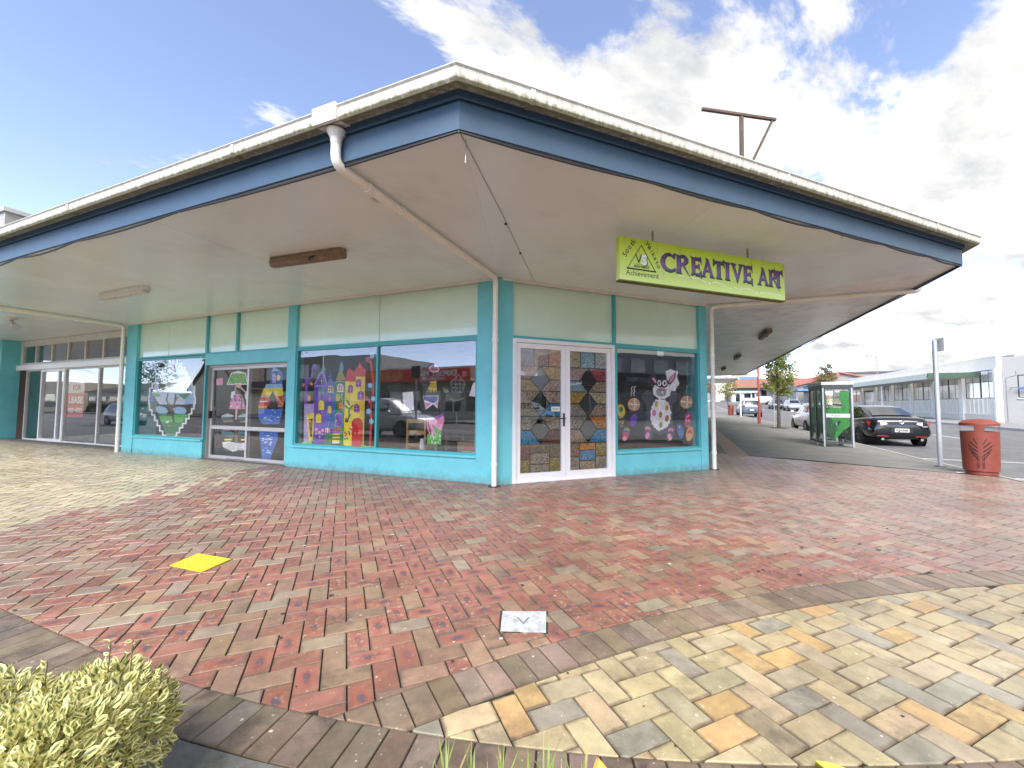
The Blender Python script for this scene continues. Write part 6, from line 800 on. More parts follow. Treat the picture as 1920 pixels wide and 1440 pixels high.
# ================================================================== left neighbouring shop
lease = thing('vacant_shop', 'vacant shop front with white aluminium windows and a for-lease notice, beyond the left downpipe', 'shop', tuple(PA(14.5, -.45, 0)))
q = -.45
part(PA, 'party_pier', mat('blue_end_strip', (.16, .45, .58), .5, var=.05), lease, (10.935, 11.10, -.55, -.05, 0, 3.40))
part(PA, 'pier', TEAL, lease, (18.5, 19.4, -.6, .02, -.02, 3.42))
part(PA, 'brown_panel', mat('brown_aggregate', (.06, .035, .025), .9, var=.6, vscale=60, bump=.4), lease, (18.03, 18.5, q - .05, q + .02, .0, 2.38))
part(PA, 'step', CONC, lease, (11.1, 18.5, q - .1, -.08, -.02, .045))
part(PA, 'awning_rail', WHITE, lease, (11.1, 18.95, q - .05, q + .12, 2.40, 2.58), bevel=.01)
fan = [11.1, 12.15, 13.22, 14.25, 15.3, 16.35, 17.45, 18.4]
WALU = mat('old_white_aluminium', (.66, .65, .62), .5, var=.1)
for a, c in zip(fan, fan[1:]):
    w_ = framed_window(PA, 'fanlight', a, c, 2.62, 3.26, lease, WALU, GLASS, fw=.035, d0=q - .05, d1=q + .02, gd=q - .02)
part(PA, 'head_trim', WALU, lease, (11.1, 18.5, q - .05, q + .04, 3.26, 3.42)); part(PA, 'fan_spandrel', WALU, lease, (18.4, 18.5, q - .05, q + .03, 2.58, 3.26)); part(PA, 'fan_rail', WALU, lease, (11.1, 18.5, q - .05, q + .02, 2.58, 2.62))
for a, c in ((11.1, 13.36), (13.36, 15.39), (16.95, 18.03)):
    framed_window(PA, 'display_window', a, c, .045, 2.40, lease, WALU, GLASS, fw=.04, d0=q - .05, d1=q + .02, gd=q - .02)
ld = framed_window(PA, 'entrance_door', 15.39, 16.95, .045, 2.40, lease, WHITE, GLASS, fw=.075, d0=q - .06, d1=q + .03, gd=q - .02)
b = MB(); b.fbox(PA, 15.78, 15.87, q - .045, q + .016, .12, 2.325); b.build('door_stile', WHITE, ld)
# for-lease board inside the glass
Zr = lambda s, z: PA(s, q - .05, z)
bb = MB(); bb.fbox(PA, 14.35, 15.34, q - .075, q - .06, .85, 1.98); nb = bb.build('lease_notice', mat('lease_red', (.55, .06, .05), .5), lease)
b = MB(); b.fbox(PA, 14.35, 15.34, q - .0595, q - .058, 1.60, 1.98); b.build('notice_top', mat('lease_pale', (.75, .68, .66), .5), nb)
LW = mat('lease_white', (.85, .83, .8), .5)
text('notice_lettering', 'FOR', .17, PA(15.05, q - .057, 1.70), -dA, ZU, mat('lease_letter_red', (.5, .08, .07), .5), nb, width=.5, bold=.012)
text('notice_lettering', 'LEASE', .2, PA(15.27, q - .0585, 1.29), -dA, ZU, LW, nb, width=.85, bold=.014)
text('notice_lettering', '020 4022', .14, PA(15.27, q - .0585, 1.0), -dA, ZU, LW, nb, width=.85, bold=.008)
b = MB(); lr = [PA(11.15, q - .1, 0), PA(18.5, q - .1, 0), PA(18.5, q - 6, 0), PA(11.15, q - 5.2, 0)]
for z in (.04, 3.38): b.add([(p.x, p.y, z) for p in lr], [(0, 1, 2, 3)])
for i in (1, 2, 3): p, r = lr[i], lr[(i + 1) % 4]; b.add([(p.x, p.y, .04), (r.x, r.y, .04), (r.x, r.y, 3.38), (p.x, p.y, 3.38)], [(0, 1, 2, 3)])
b.build('interior_shell', INW, lease)
# two-storey neighbour beyond, its side wall showing over the canopy
pw = thing('two_storey_neighbour', 'grey side wall of a taller shop rising above the canopy at far left', 'building', tuple(PA(24, -4, 3.7)))
part(PA, 'side_wall', mat('grey_render', (.40, .385, .36), .8, var=.06), pw, (18.55, 31, -9.0, .15, 3.72, 7.86)); part(PA, 'capping', mat('pale_capping', (.55, .56, .53), .6), pw, (18.45, 31, -9.0, .22, 7.86, 8.0))
part(PA, 'blue_cornice', BLUE, pw, (18.8, 31, .15, .75, 6.75, 7.15)); part(PA, 'cornice_flashing', BLUED, pw, (18.75, 31, .15, .80, 7.15, 7.22))
part(PA, 'ground_floor_wall', TRIM, pw, (19.42, 31, -1.2, -.5, 0, 3.40)); part(PA, 'stall_riser', TEAL, pw, (19.42, 31, -.5, -.42, -.02, .5))
for k in range(4): framed_window(PA, 'shopfront_window', 19.6 + k * 2.8, 22.2 + k * 2.8, .5, 2.6, pw, WALU, CGLASS, fw=.05, d0=-.5, d1=-.43, gd=-.47)
# ================================================================== HANGING SIGN
def make_sign():
    L0, L1 = Vector((.600, -2.42, 0)), Vector((3.30, -2.53, 0)); ex = (L1 - L0).normalized(); n = Vector((ex.y, -ex.x, 0)); Wd = (L1 - L0).length; zb, zt = 2.755, 3.285; H = zt - zb
    sg = thing('hanging_shop_sign', 'long lime green hanging sign reading CREATIVE ART in purple letters', 'sign', tuple((L0 + L1) / 2 + ZU * zb))
    P = lambda x, d, y: L0 + ex * x + n * d + ZU * (zb + y)
    m = bpy.data.materials.new('lime_sign_paint'); m.use_nodes = True; t = m.node_tree; b = t.nodes['Principled BSDF']
    tc = N(t, 'ShaderNodeTexCoord'); sep = N(t, 'ShaderNodeSeparateXYZ'); L(t, tc.outputs['Object'], sep.inputs[0])
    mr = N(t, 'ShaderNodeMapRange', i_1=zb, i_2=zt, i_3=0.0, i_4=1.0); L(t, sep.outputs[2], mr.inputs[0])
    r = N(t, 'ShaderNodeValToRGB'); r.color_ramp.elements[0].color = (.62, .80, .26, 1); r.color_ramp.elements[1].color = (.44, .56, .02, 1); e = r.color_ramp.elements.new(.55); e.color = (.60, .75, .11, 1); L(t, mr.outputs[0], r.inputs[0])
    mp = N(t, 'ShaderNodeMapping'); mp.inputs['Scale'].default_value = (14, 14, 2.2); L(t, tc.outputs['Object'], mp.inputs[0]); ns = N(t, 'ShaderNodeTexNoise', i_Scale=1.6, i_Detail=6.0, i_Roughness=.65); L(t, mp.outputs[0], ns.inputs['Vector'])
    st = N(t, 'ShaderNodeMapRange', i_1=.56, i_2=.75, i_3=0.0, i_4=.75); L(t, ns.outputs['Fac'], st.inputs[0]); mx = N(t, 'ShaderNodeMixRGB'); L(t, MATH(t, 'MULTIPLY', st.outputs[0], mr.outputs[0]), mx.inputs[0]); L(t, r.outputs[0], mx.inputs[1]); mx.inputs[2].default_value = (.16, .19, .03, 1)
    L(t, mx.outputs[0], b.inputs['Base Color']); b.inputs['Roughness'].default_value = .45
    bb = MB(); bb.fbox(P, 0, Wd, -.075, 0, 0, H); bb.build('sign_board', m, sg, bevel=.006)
    e_ = MB(); e_.fbox(P, -.002, Wd + .002, -.077, .002, -.004, .012); e_.build('sign_edge', mat('dark_sign_edge', (.12, .13, .02), .8, var=.3), sg)  # dark strip along the bottom edge of the board
    for x in (.50, 2.06):
        c = MB(); zc = H
        for k in range(5):
            ctr = P(x, -.037, H + .018 + k * .028); ax = ex if k % 2 else n
            ring = [ctr + ax * (.010 * math.cos(a)) + ZU * (.019 * math.sin(a)) for a in [i * math.pi / 5 for i in range(11)]]
            c.tube(ring, .0035, 5, cap=False)
        c.build('chain', RUST, sg)
    # letters: C R E A T I V E  A R T, cut as spiky serif capitals
    G = {
     'C': [[(.78, .70), (.86, 1.06), (.70, .92), (.52, 1.0), (.28, .93), (.08, .74), (.0, .48), (.07, .22), (.26, .04), (.52, -.02), (.72, .04), (.88, .18), (.84, .24), (.66, .14), (.48, .14), (.32, .26), (.24, .46), (.27, .68), (.40, .84), (.56, .86), (.70, .78)]],
     'R': [[(.0, 1.0), (.10, .94), (.10, .10), (.02, .0), (.42, .0), (.34, .10), (.34, .94)], [(.34, .86), (.50, .86), (.58, .76), (.52, .60), (.34, .54), (.34, .42), (.60, .48), (.80, .66), (.80, .86), (.62, 1.0), (.34, 1.0)], [(.36, .52), (.56, .48), (.98, -.20), (.72, .08)]],
     'E': [[(.0, 1.04), (.12, .92), (.12, .10), (.02, -.03), (.36, .08), (.36, .94)], [(.36, 1.0), (.70, .98), (.78, 1.10), (.80, .64), (.68, .82), (.36, .86)], [(.36, .58), (.54, .56), (.66, .70), (.66, .32), (.54, .44), (.36, .44)], [(.36, .12), (.66, .14), (.80, .34), (.80, -.14), (.66, .0), (.36, -.01)]],
     'A': [[(.30, 1.06), (.52, .98), (.86, .10), (1.0, .0), (.58, .0), (.64, .10), (.42, .70), (.22, .12), (.32, .0), (-.06, .0), (.08, .12), (.36, .90)], [(.24, .42), (.56, .42), (.60, .30), (.20, .30)]],
     'T': [[(-.04, .66), (.0, 1.12), (.12, .98), (.68, .98), (.80, 1.12), (.82, .64), (.70, .82), (.12, .84)], [(.26, .84), (.26, .12), (.16, .0), (.66, .0), (.52, .12), (.52, .84)]],
     'I': [[(-.06, 1.0), (.08, .90), (.08, .12), (.0, .0), (.46, .0), (.34, .12), (.34, .90), (.46, 1.0)]],
     'V': [[(-.06, 1.0), (.06, .90), (.44, -.10), (.78, .90), (.90, 1.0), (.52, 1.0), (.64, .90), (.48, .34), (.28, .90), (.38, 1.0)]]}
    PUR = bpy.data.materials.new('purple_letter_paint'); PUR.use_nodes = True; t = PUR.node_tree; b = t.nodes['Principled BSDF']
    tc = N(t, 'ShaderNodeTexCoord'); sep = N(t, 'ShaderNodeSeparateXYZ'); L(t, tc.outputs['Object'], sep.inputs[0]); mr = N(t, 'ShaderNodeMapRange', i_1=zb + .17, i_2=zb + .42, i_3=0.0, i_4=1.0); L(t, sep.outputs[2], mr.inputs[0])
    r = N(t, 'ShaderNodeValToRGB'); r.color_ramp.elements[0].color = (.085, .09, .15, 1); r.color_ramp.elements[1].color = (.055, .018, .085, 1); e = r.color_ramp.elements.new(.35); e.color = (.20, .12, .32, 1); L(t, mr.outputs[0], r.inputs[0]); L(t, r.outputs[0], b.inputs['Base Color'])
    DARK = mat('letter_shadow_paint', (.012, .012, .022), .5)
    h = .235; base = .185; xs = dict(zip(range(10), (.585, .83, 1.085, 1.265, 1.455, 1.68, 1.795, 2.005, 2.265, 2.455))); wd = (.26, .25, .2, .22, .2, .17, .23, .22, .22, .22)
    xs = (.585, .815, 1.055, 1.235, 1.44, 1.655, 1.775, 1.985, 2.235, 2.425, 2.545)[:10]
    for i, ch in enumerate('CREATIVEART'):
        xx = (.575, .80, 1.03, 1.215, 1.41, 1.60, 1.71, 1.91, 2.185, 2.375, 2.49)[i]; ww = (.27, .25, .225, .22, .225, .21, .235, .225, .215, .22, .15)[i] * (1.0 if ch not in 'T' else 1.0)
        if i == 10: ww = .20; xx = 2.49
        if i == 9: xx = 2.375
        if i == 8: xx = 2.185
        if i == 7: xx = 1.905
        drop = 0
        lb = MB()
        for k, pl in enumerate(G[ch]): lb.prism([P(xx + a * ww + .011, .0006, base + c * h - .013) for a, c in pl], n * (.0010 + k * .0003), 1)
        for k, pl in enumerate(G[ch]): lb.prism([P(xx + a * ww, .0022, base + c * h) for a, c in pl], n * (.0012 + k * .0004), 0)
        lb.build('letter', [PUR, DARK], sg)
    # emblem triangle with its words
    INK = mat('black_sign_ink', (.015, .018, .012), .5); tri = [(.105, .155), (.505, .155), (.305, .455)]
    tb = MB()
    for (a, c), w in zip(zip(tri, tri[1:] + tri[:1]), (.017, .010, .008)):
        p, q = Vector((a[0], a[1], 0)), Vector((c[0], c[1], 0)); tt = (q - p).normalized(); o = Vector((-tt.y, tt.x, 0)) * w / 2; cs = [p - o - tt * w / 2, q - o + tt * w / 2, q + o + tt * w / 2, p + o - tt * w / 2]
        tb.prism([P(v.x, .0006, v.y) for v in cs], n * random.uniform(.0012, .002))
    tb.build('emblem_triangle', INK, sg)
    WH = mat('white_sign_ink', (.8, .82, .7), .5)
    text('emblem_initial', 'V', .125, P(.215, .001, .225), ex, ZU, INK, sg, width=.10); text('emblem_initial', 'S', .115, P(.30, .0022, .225), ex, ZU, WH, sg, width=.085, bold=.012); text('emblem_initial', 'S', .120, P(.306, .0012, .219), ex, ZU, INK, sg, width=.09, bold=.014)
    ln = MB(); ln.fbox(P, .20, .42, .0006, .0016, .213, .217); ln.build('emblem_rule', INK, sg)
    text('emblem_lettering', 'SOUTH WAIKATO', .024, P(.20, .001, .178), ex, ZU, INK, sg, width=.215, bold=.002)
    def arc_text(s, pts, h, bold):
        n_ = len(s)
        for i, ch in enumerate(s):
            t = (i + .5) / n_ * (len(pts) - 1); k = min(int(t), len(pts) - 2); f = t - k; a, c = Vector(pts[k]), Vector(pts[k + 1]); p = a.lerp(c, f); d = (c - a).normalized(); e2 = ex * d.x + ZU * d.y; f2 = ex * -d.y + ZU * d.x
            text('lettering', ch, h, P(p.x, .001, p.y), e2, f2, INK, sg, bold=bold, center=True)
    arc_text('South', [(.085, .275), (.125, .355), (.185, .43), (.23, .475)], .066, .0012)
    arc_text('Waikato', [(.37, .47), (.43, .395), (.49, .30), (.545, .19)], .060, .0012)
    text('lettering', 'Achievement', .066, P(.085, .001, .075), ex, ZU, INK, sg, width=.47, bold=.0)
    # pale flourish
    FL = mat('pale_flourish', (.82, .88, .62), .5); fl = MB()
    for pts in ([(.85, .15), (1.15, .145), (1.25, .13), (1.29, .105)], [(1.40, .125), (1.46, .135), (1.56, .115), (1.66, .085), (1.72, .085)], [(1.76, .10), (1.86, .085), (1.96, .11), (2.05, .10), (2.11, .075)], [(2.22, .065), (2.27, .085), (2.45, .085), (2.62, .075)]):
        for (a, c), (d, e) in zip(pts, pts[1:]):
            fl.prism([P(a, .0006, c - .008), P(d, .0006, e - .008), P(d, .0006, e + .006), P(a, .0006, c + .006)], n * random.uniform(.0008, .0016))
    for x, y in ((1.345, .108), (2.165, .068)): fl.prism([P(x + .018 * math.cos(a), .0006, y + .014 * math.sin(a)) for a in [i * math.pi / 5 for i in range(10)]], n * .001)
    fl.build('flourish', FL, sg)
make_sign()
# ================================================================== SOFFIT LIGHTS
def strip_light(name, label, c, ang, Ln, rusty, grp=None, w=.17):
    t = thing(name, label, 'light', (c.x, c.y, SZ - .1), ang, grp)
    m1 = mat('corroded_diffuser', (.23, .15, .09), .5, var=.35, vscale=14, dirt=(.09, .05, .03), dscale=7, dthr=.5) if rusty else mat('pale_diffuser', (.62, .59, .53), .3, var=.08, vscale=9)
    m2 = mat('corroded_rim', (.30, .21, .12), .45, metal=.3, var=.3, vscale=12) if rusty else TRIM
    b = MB(); k = Ln / 2; n = 6
    def capsule(hw, z, kk): return [(kk + hw * .7 * math.sin(a), -hw * math.cos(a), z) for a in [i * math.pi / n for i in range(n + 1)]] + [(-kk - hw * .7 * math.sin(a), hw * math.cos(a), z) for a in [i * math.pi / n for i in range(n + 1)]]
    def stack(lv, m, nm):
        b = MB(); N_ = 2 * (n + 1)
        for hw, z in lv: b.v += capsule(hw, z, k - hw * .7)
        for j in range(len(lv) - 1): 
            for i in range(N_): b.f.append((j * N_ + i, j * N_ + (i + 1) % N_, (j + 1) * N_ + (i + 1) % N_, (j + 1) * N_ + i)); b.m.append(0)
        b.f += [tuple(range(N_)), tuple(range((len(lv) - 1) * N_, len(lv) * N_))]; b.m += [0, 0]
        return b.build(nm, m, t, smooth='auto', local=True)
    stack([(w * .42, .10), (w * .46, .055), (w * .54, .045), (w * .54, .03)], m2, 'rim'); d = stack([(w * .50, .032), (w * .46, .0), (w * .34, -.02), (w * .2, -.026)], m1, 'diffuser')
    if rusty:
        h = MB(); h.prism([(.12, -.088, .02), (.23, -.088, .03), (.19, -.086, -.004), (.14, -.086, .0)], Vector((0, .01, 0))); h.build('broken_hole', BLACK, t, local=True)
        h = MB(); h.box(.10, .135, -.09, -.02, -.026, .02); h.build('rust_streak', RUST, t, local=True)
    else:
        for x in (-.25, .28): h = MB(); h.lathe([(0, -.03), (.014, -.028), (.016, -.01)], 8, (x, -.02, 0)); h.build('catch', BLACK, t, local=True)
    return t
strip_light('fluorescent_light', 'rusty brown fluorescent batten with a broken diffuser under the left canopy', Vector((-2.89, .09, 0)), R_(-40.5), 1.32, True)
strip_light('fluorescent_light', 'pale cream fluorescent batten under the left canopy, nearest the for-lease shop', Vector((-6.28, 3.46, 0)), R_(-44), 1.45, False)
for i, (u, o) in enumerate(((4.1, 1.74), (9.85, 1.68), (15.6, 1.66))):
    strip_light('fluorescent_light', ['dark weathered batten light on the right-hand soffit, nearest of three', 'dark weathered batten light on the right-hand soffit, middle of three', 'dark weathered batten light on the right-hand soffit, farthest of three'][i], PC(u, o, 0), R_(45), 1.3, True, 'battens along the right-hand canopy')
def flood():
    p = Vector((-10.25, 7.82, 3.40)); t = thing('spotlight', 'small silver spotlight fixed under the canopy at far left', 'light', tuple(p))
    b = MB(); b.tube([p + ZU * .03, p - ZU * .02], .10, 14); b.build('mount', TRIM, t)
    b = MB(); d = Vector((.75, -.55, -.62)).normalized(); b.tube([p - ZU * .02, p - ZU * .06, p - ZU * .08 + d * .10], .035, 10); b.build('arm', ALUW, t)
    b = MB(); q = p - ZU * .08; b.tube([q + d * .08, q + d * .14, q + d * .26], [.045, .06, .085], 14); b.build('lamp_head', ALUW, t, smooth='auto')
flood()
def roof_frame():
    base = Vector((2.25, -2.72, 3.70)); t = thing('roof_gantry', 'rusty T-shaped steel sign frame standing empty on the canopy roof', 'sign frame', tuple(base))
    zt = 5.0; top = Vector((2.25, -2.74, zt)); ex = Vector((.978, -.21, 0)); b = MB()
    l, r_ = top - ex * .55, top + ex * .50; n = Vector((.21, .978, 0)) * .017
    b.hexa([l - n - ZU * .016, r_ - n - ZU * .016, r_ + n - ZU * .016, l + n - ZU * .016, l - n + ZU * .014, r_ - n + ZU * .014, r_ + n + ZU * .014, l + n + ZU * .014]); b.build('crossbar', RUST, t)
    b = MB(); b.tube([Vector((2.25, -2.72, 3.6)), top - ZU * .03], .026, 8); b.build('post', RUST, t)
    b = MB(); b.tube([Vector((2.15, -2.70, 3.6)), Vector((2.20, -2.70, 4.0)), r_ - ex * .05 - ZU * .02], .016, 6); b.build('brace', RUST, t)
roof_frame()
# ================================================================== INSIDE THE SHOP WINDOW
PINE = mat('pine_wood', (.50, .30, .12), .45, var=.15, vscale=5, stretch=(1, 1, 6))
def chair():
    t = thing('wooden_chair', 'pine ladder-back chair facing away behind the glass, right of the castle painting', 'chair', tuple(PA(2.05, -.62, .03)), math.atan2(-dA.y, -dA.x))
    # local x = right along wall, y = into room
    def bx(nm, *a): b = MB(); b.box(*a); b.build(nm, PINE, t, bevel=.004, local=True)
    for x in (-.21, .21): bx('back_post', x - .02, x + .02, -.02, .02, 0, .98); bx('front_leg', x - .02, x + .02, .36, .40, 0, .45)
    for z in (.90, .68, .44): bx('back_slat', -.19, .19, -.012, .012, z, z + .08 if z > .5 else z + .06)
    bx('seat', -.22, .22, -.02, .42, .455, .485)
    for x in (-.21, .21): bx('side_rail', x - .012, x + .012, .02, .36, .39, .45)
chair()
def table():
    t = thing('work_table', 'long brown work table deep inside the right half of the castle window', 'table', tuple(PA(.9, -1.6, .03)), math.atan2(-dA.y, -dA.x))
    WD = mat('brown_table', (.22, .11, .05), .4, var=.2, vscale=4)
    b = MB(); b.box(-.9, .55, -.5, .4, .70, .75); b.build('tabletop', WD, t, local=True)
    for x in (-.8, .45):
        for y in (-.4, .3): b = MB(); b.box(x - .03, x + .03, y - .03, y + .03, 0, .70); b.build('leg', WD, t, local=True)
table()
def tagbox(name, P, dims, m, label, cat, bevel=.004):
    b = MB(); b.fbox(P, *dims); return tag(b.build(name, m, None, bevel=bevel), label, cat)
bx_ = thing('cardboard_box', 'open brown cardboard box on the shop floor below the work table', 'box', tuple(PA(.75, -.7, .03)))
CARD = mat('cardboard', (.30, .19, .10), .8, var=.12)
for d in ((.5, 1.05, -.9, -.89, .03, .62), (.5, 1.05, -.5, -.49, .03, .62), (.5, .51, -.89, -.5, .03, .62), (1.04, 1.05, -.89, -.5, .03, .62)): part(PA, 'box_side', CARD, bx_, d)
part(PA, 'box_contents', mat('dark_clutter', (.05, .05, .055), .8, var=.5, vscale=30), bx_, (.515, 1.035, -.885, -.505, .03, .50))
tagbox('rolled_cloth', PA, (.48, .78, -.21, -.15, .447, .485), mat('cream_cloth', (.68, .62, .5), .9), 'small rolled cream cloth lying on the inside window sill', 'cloth', .015)
jar = MB(); pj = PA(1.72, -.35, .03); jar.lathe([(.0, .42), (.05, .42), (.055, .44), (.055, .56), (.04, .60), (.04, .63), (0, .63)], 12, pj); tag(jar.build('glass_jar', mat('frosted_jar', (.5, .55, .55), .2), None, smooth='auto'), 'small pale glass jar beside the pine chair legs', 'jar')
# maroon drape and fringe behind the stepped-diamond window
dr = MB(); pts = []
for i in range(25):
    s = 7.75 + i * .045; pts.append((s, -.42 + .03 * math.sin(i * 1.3)))
for i, (s, d) in enumerate(pts):
    top = 1.15 - max(0, i - 6) * .045; dr.v += [tuple(PA(s, d, .05)), tuple(PA(s, d, max(.2, top)))]
    if i: k = 2 * i; dr.f.append((k - 2, k, k + 1, k - 1)); dr.m.append(0)
tag(dr.build('drape', mat('maroon_cloth', (.09, .012, .012), .85, var=.25, vscale=9), None, smooth=True), 'dark maroon cloth draped behind the stepped diamond window', 'cloth')
fr = MB()
for k in range(46):
    s = 7.70 + rng.uniform(0, .30); d = -.30 - rng.uniform(0, .08); z1 = rng.uniform(.9, 1.25); fr.tube([PA(s, d, z1), PA(s + rng.normal(0, .02), d, z1 * .55), PA(s + rng.normal(0, .03), d, .45 + rng.uniform(0, .15))], .006, 4, m=int(k % 3 == 0))
tag(fr.build('fringe_hanging', [mat('pale_yarn', (.5, .47, .42), .9), mat('dark_yarn', (.03, .028, .03), .9)], None), 'black and cream yarn fringe hanging beside the sliding door', 'hanging')
# ================================================================== UTILITY COVERS
yc = thing('yellow_cover', 'yellow painted square service cover set in the red bricks', 'service cover', (-3.36, -2.17, 0))
YEL = mat('yellow_road_paint', (.66, .52, .035), .6, var=.12, vscale=25, bump=.6, bscale=70, dirt=(.3, .22, .04), dscale=22, dthr=.66)
qd = [Vector(p) for p in ((-3.575, -2.155, 0), (-3.455, -1.92, 0), (-3.155, -2.17, 0), (-3.295, -2.40, 0))]
b = MB(); cq = sum(qd, Vector()) / 4; b.prism([cq + (p - cq) * 1.07 - ZU * .02 for p in qd], ZU * .0215); b.build('cover_frame', mat('cover_frame_iron', (.10, .075, .03), .9, var=.5, vscale=40), yc)
b = MB(); b.prism([p - ZU * .02 for p in qd], ZU * .025); b.build('cover_plate', YEL, yc)
b = MB(); c_ = sum(qd, Vector()) / 4
for i in range(7):
    for j in range(7):
        u, v = (i + .5) / 7, (j + .5) / 7; p = qd[0].lerp(qd[3], u).lerp(qd[1].lerp(qd[2], u), v); b.lathe([(.011, .006), (.007, .0105), (0, .0108)], 6, p)
b.build('raised_studs', YEL, yc)
wc = thing('water_toby_lid', 'whitewashed cast iron valve lid marked V in the foreground bricks', 'valve lid', (-1.27, -3.94, 0))
ql = [Vector(p) for p in ((-1.352, -3.785, 0), (-1.098, -3.888, 0), (-1.205, -4.095, 0), (-1.44, -3.985, 0))]
b = MB(); cc = sum(ql, Vector()) / 4; b.prism([cc + (p - cc) * 1.10 - ZU * .02 for p in ql], ZU * .0205); b.build('lid_frame', mat('mossy_iron', (.035, .04, .018), .9, var=.5, vscale=40), wc)
b = MB(); b.prism([p - ZU * .02 for p in ql], ZU * .0245); lid = b.build('lid', mat('whitewashed_iron', (.44, .45, .45), .7, var=.3, vscale=30, dirt=(.16, .16, .16), dscale=16, dthr=.58, bump=.6, bscale=45), wc)
ex = (ql[1] - ql[0]).normalized(); ey = Vector((-ex.y, ex.x, 0)); text('lid_letter', 'V', .085, cc - ex * .045 - ey * .04 + ZU * .0052, ex, ey, mat('lid_letter_iron', (.2, .2, .2), .7), lid, width=.085)
b = MB()
for i in range(9):
    for j in range(7):
        u, v = (i + .5) / 9, (j + .5) / 7
        p = ql[3].lerp(ql[2], u).lerp(ql[0].lerp(ql[1], u), v)
        if (p - cc).length < .055: continue
        d = (ex + ey if (i + j) % 2 else ex - ey).normalized(); o = Vector((-d.y, d.x, 0)); b.prism([p - d * .011 - o * .003 + ZU * .004, p + d * .011 - o * .003 + ZU * .004, p + d * .011 + o * .003 + ZU * .004, p - d * .011 + o * .003 + ZU * .004], ZU * .0025)
b.build('tread_bars', MATS['whitewashed_iron'], lid)
# ================================================================== PLANTING
def leaf_mat(name, green, edge):
    m = bpy.data.materials.new(name); m.use_nodes = True; t = m.node_tree; b = t.nodes['Principled BSDF']; uv = N(t, 'ShaderNodeUVMap', uv_map='loc'); sq = N(t, 'ShaderNodeVectorMath', operation='MULTIPLY'); sq.inputs[1].default_value = (.62, 1.25, 0); L(t, uv.outputs[0], sq.inputs[0]); ln = N(t, 'ShaderNodeVectorMath', operation='LENGTH'); L(t, sq.outputs[0], ln.inputs[0])
    geo = N(t, 'ShaderNodeNewGeometry'); n = N(t, 'ShaderNodeTexNoise', i_Scale=60.0, i_Detail=3.0); L(t, geo.outputs['Position'], n.inputs['Vector']); n2 = N(t, 'ShaderNodeTexNoise', i_Scale=9.0, i_Detail=3.0); L(t, geo.outputs['Position'], n2.inputs['Vector'])
    d = MATH(t, 'ADD', ln.outputs['Value'], MATH(t, 'MULTIPLY', MATH(t, 'SUBTRACT', n.outputs['Fac'], .5), .8)); d = MATH(t, 'ADD', d, MATH(t, 'MULTIPLY', MATH(t, 'SUBTRACT', n2.outputs['Fac'], .45), .9))
    r = N(t, 'ShaderNodeValToRGB'); r.color_ramp.elements[0].position = .22; r.color_ramp.elements[0].color = green + (1,); r.color_ramp.elements[1].position = .72; r.color_ramp.elements[1].color = edge + (1,); L(t, d, r.inputs[0])
    L(t, r.outputs[0], b.inputs['Base Color']); b.inputs['Roughness'].default_value = .42
    tr = N(t, 'ShaderNodeBsdfTranslucent'); L(t, r.outputs[0], tr.inputs[0]); mx = N(t, 'ShaderNodeMixShader', i_0=.25); out = t.nodes['Material Output']; L(t, b.outputs[0], mx.inputs[1]); L(t, tr.outputs[0], mx.inputs[2]); L(t, mx.outputs[0], out.inputs[0])
    return m
def leaves(name, pts, dirs, sizes, m, parent, wid=.5, fold=.18):
    """pts, dirs (n,3) leaf base and growing direction"""
    n = len(pts); dirs = dirs / np.linalg.norm(dirs, axis=1)[:, None]; rnd = rng.normal(size=(n, 3)); side = np.cross(dirs, rnd); side /= np.linalg.norm(side, axis=1)[:, None] + 1e-9; up = np.cross(side, dirs); s = sizes[:, None]
    k = [(0, 0, 0), (.3, wid * .42, fold * .3), (.65, wid * .45, fold * .4), (1, 0, -.08), (.65, -wid * .45, fold * .4), (.3, -wid * .42, fold * .3), (.35, 0, -.02), (.7, 0, -.04)]
    V = np.stack([pts + dirs * s * a + side * s * b_ + up * s * c for a, b_, c in k], 1).reshape(-1, 3)
    F0 = np.array([(0, 6, 1, 1), (1, 6, 7, 2), (2, 7, 3, 3), (0, 5, 6, 6), (5, 4, 7, 6), (4, 3, 7, 7)]); fs = []
    tri = [(0, 6, 1), (1, 6, 7, 2), (2, 7, 3), (0, 5, 6), (5, 4, 7, 6), (4, 3, 7)]
    F = [tuple(8 * i + q for q in f) for i in range(n) for f in tri]
    me = bpy.data.meshes.new(name); me.from_pydata(V.tolist(), [], F); me.materials.append(m)
    uvk = np.array([((a - .5) * 2, b_ / (wid * .45)) for a, b_, c in k], dtype=np.float32); u = me.uv_layers.new(name='loc'); li = np.empty(len(me.loops), dtype=np.int32); me.loops.foreach_get('vertex_index', li); u.data.foreach_set('uv', uvk[li % 8].ravel())
    ob = bpy.data.objects.new(name, me); COLL.objects.link(ob)
    if parent is not None: attach(ob, parent)
    return ob
